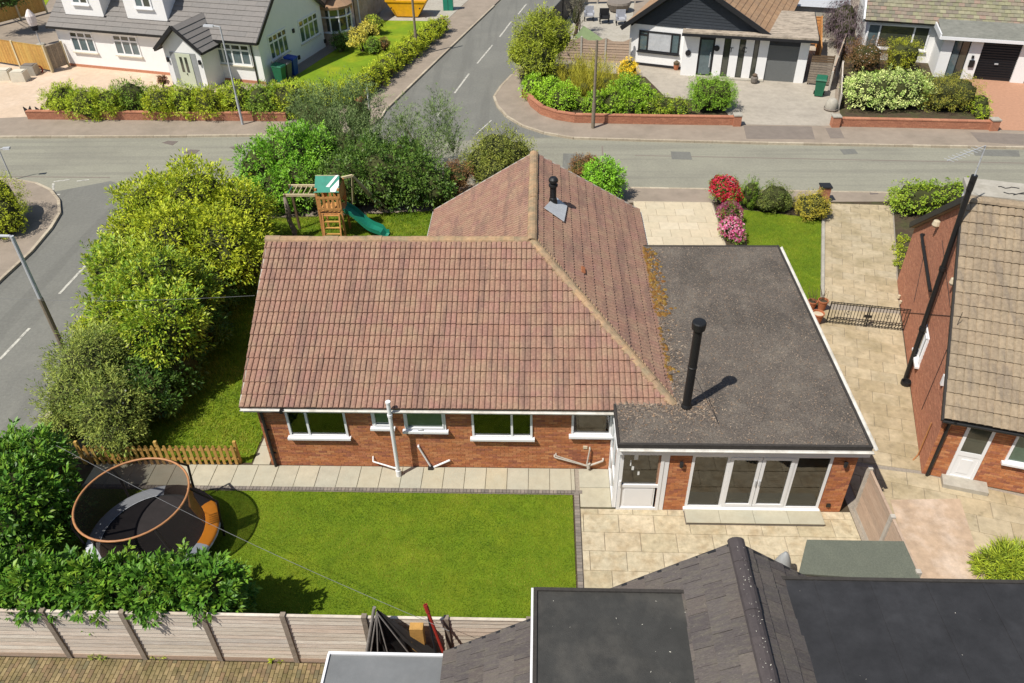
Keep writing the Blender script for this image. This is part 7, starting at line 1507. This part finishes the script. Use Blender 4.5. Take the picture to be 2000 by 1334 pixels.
# furniture in the yard behind the wavy fence
p = G(1165, 45); sl3 = thing('shade_sail', 'green fabric cover sagging over the yard by the wavy fence', 'cover', tuple(G(1150, 75))); pa, pbb, pc, pd3 = G(1122, 72, .5), G(1140, 50, 1.0), G(1180, 78, .5), G(1226, 92, .6); m = MB(); m._add([pa, pbb, pc, pd3, pc + V((0, -.4, -.3)), pa + V((.4, -.3, -.2))], [(0, 5, 1), (1, 5, 2), (2, 5, 4), (2, 4, 3)]); m.build('fabric', 'green_sail', sl3)
for i, (px, py, mt) in enumerate(((1150, 40, 'outdoor_grey'), (1180, 45, 'dark_trim'), (1212, 48, 'outdoor_grey'))):
    p = G(px, py); ch = thing('garden_chair', ('pale grey rattan garden chair at the left of the yard', 'black garden chair in the middle of the yard', 'grey garden chair nearest the brown roof')[i], 'chair', tuple(p), 'garden chairs in the yard'); m = MB(); m.box(p.x - .35, p.x + .35, p.y - .35, p.y + .35, .35, .45); m.build('seat', mt, ch); m = MB(); m.box(p.x - .35, p.x + .35, p.y + .3, p.y + .4, .45, .95); m.build('backrest', mt, ch)
    for a in (-.32, .32):
        m = MB(); m.box(p.x + a - .05, p.x + a + .05, p.y - .35, p.y + .3, .45, .65); m.build('armrest', mt, ch)
        for b in (-.3, .3): m = MB(); m.box(p.x + a - .03, p.x + a + .03, p.y + b - .03, p.y + b + .03, 0, .35); m.build('leg', 'dark_trim', ch)
p = G(1208, 22); tb = thing('garden_table', 'dark covered garden table at the top of the yard', 'table', tuple(p)); m = MB(); m.lathe(p, [(0, .78), (.9, .75), (.95, .6), (.7, .1)], 14); m.build('cover', 'sett', tb); m = MB(); m.tube(p, p + V((0, 0, .7)), .08); m.build('pedestal', 'dark_trim', tb)
panel_fence('pale slatted fence at the back of the yard, top', tuple(G(1130, 8)), tuple(G(1240, 6)), 1.4, 6, 3, 'fence_wood', 'concrete_post', base=False)
# planters by the garage, stone heap by the grey drive
p = G(1472, 163); pt = thing('plant_pot', 'small stone urn in front of the garage pier', 'pot', tuple(p)); m = MB(); m.lathe(p, [(0, 0), (.14, 0), (.2, .12), (.22, .35), (.18, .42), (0, .42)], 12); m.build('urn', 'sett', pt); m = MB(); m.lathe(p, [(.12, .42), (.16, .52), (.05, .6), (0, .6)], 10); m.build('plant', 'bark', pt)
p = G(1320, 136); pt = thing('plant_pot', 'small brown pot at the white porch corner', 'pot', tuple(p)); m = MB(); m.lathe(p, [(0, 0), (.12, 0), (.18, .3), (0, .3)], 12); m.build('pot', 'terracotta', pt); m = MB(); m.lathe(p, [(.16, .3), (.2, .45), (0, .6)], 8); m.build('plant', 'twig', pt)
p = G(1622, 215); rk = thing('rubble_sack', 'grey rubble sack at the foot of the pale low fence', 'sack', tuple(p)); m = MB(); m.lathe(p, [(.3, 0), (.36, .2), (.3, .5), (.2, .62), (.12, .66), (0, .6)], 10); m.build('sack', 'concrete', rk, smooth=True); m = MB(); m.lathe(p + V((0, 0, 0)), [(.34, .02), (.40, .1), (.38, .16)], 10); m.build('hem', 'sett', rk)
# brick pier and post by the front garden
p = G(1606, 392); bp_ = thing('brick_pier', 'small brick gate pier behind the golden bush', 'pier', tuple(p)); m = MB(); m.box(p.x - .2, p.x + .2, p.y - .2, p.y + .2, 0, .7); m.build('pier', 'mortar_red', bp_); fr = Fr((p.x - .2, p.y - .2, 0), (1, 0)); brickwork(bp_, fr, 0, .4, .01, .7, (), 'brick_far'); m = MB(); m.box(p.x - .24, p.x + .24, p.y - .24, p.y + .24, .702, .76); m.build('cap', 'dark_trim', bp_)
low_wall('low white kerb wall along the edge of the front lawn', g2([(1606, 430), (1604, 588)]), .05, 'concrete', .07, pier=False)
# lilac front door and details of the house beyond
m = MB(); m.fbox(fb2, 4.7, 5.6, .0, .08, .1, 2.9); dd_ = m.build('front_door', 'car_silver', b2) if False else None
hb2 = [o for o in bpy.data.objects if o.get('label', '').startswith('house with white glazed bay')][0]
m = MB(); m.fbox(fb2, 3.3, 4.3, .06, .12, .1, 2.9); dd_ = m.build('door', 'car_silver', hb2); m = MB(); c = fb2.p(3.8, .13, 1.75); m.tube(c, c + fb2.n * .02, .3, n=14); m.build('round_pane', 'glass', dd_)
# ================================================================== OVERHEAD CABLES
def cable(label, pts, r=.0045):
    p = [V(q) for q in pts]; n = 14; L = []
    for i in range(n + 1):
        t = i / n; a = p[0].lerp(p[1], t); L.append(a - V((0, 0, .25 * math.sin(math.pi * t))))
    t_ = thing('overhead_cable', label, 'cable', tuple(p[0])); m = MB(); m.path(L, r, 4); m.build('wire', 'wire_grey', t_)
cable('thin overhead cable from the left lamp side to the roof verge', (G(-200, 570, 4.0), V((-8.2, 18.5, 4.0))))
cable('thin overhead cable crossing the trampoline to the lower roof', (G(110, 870, 3.0), V((-1.7, 8.55, 3.0))))
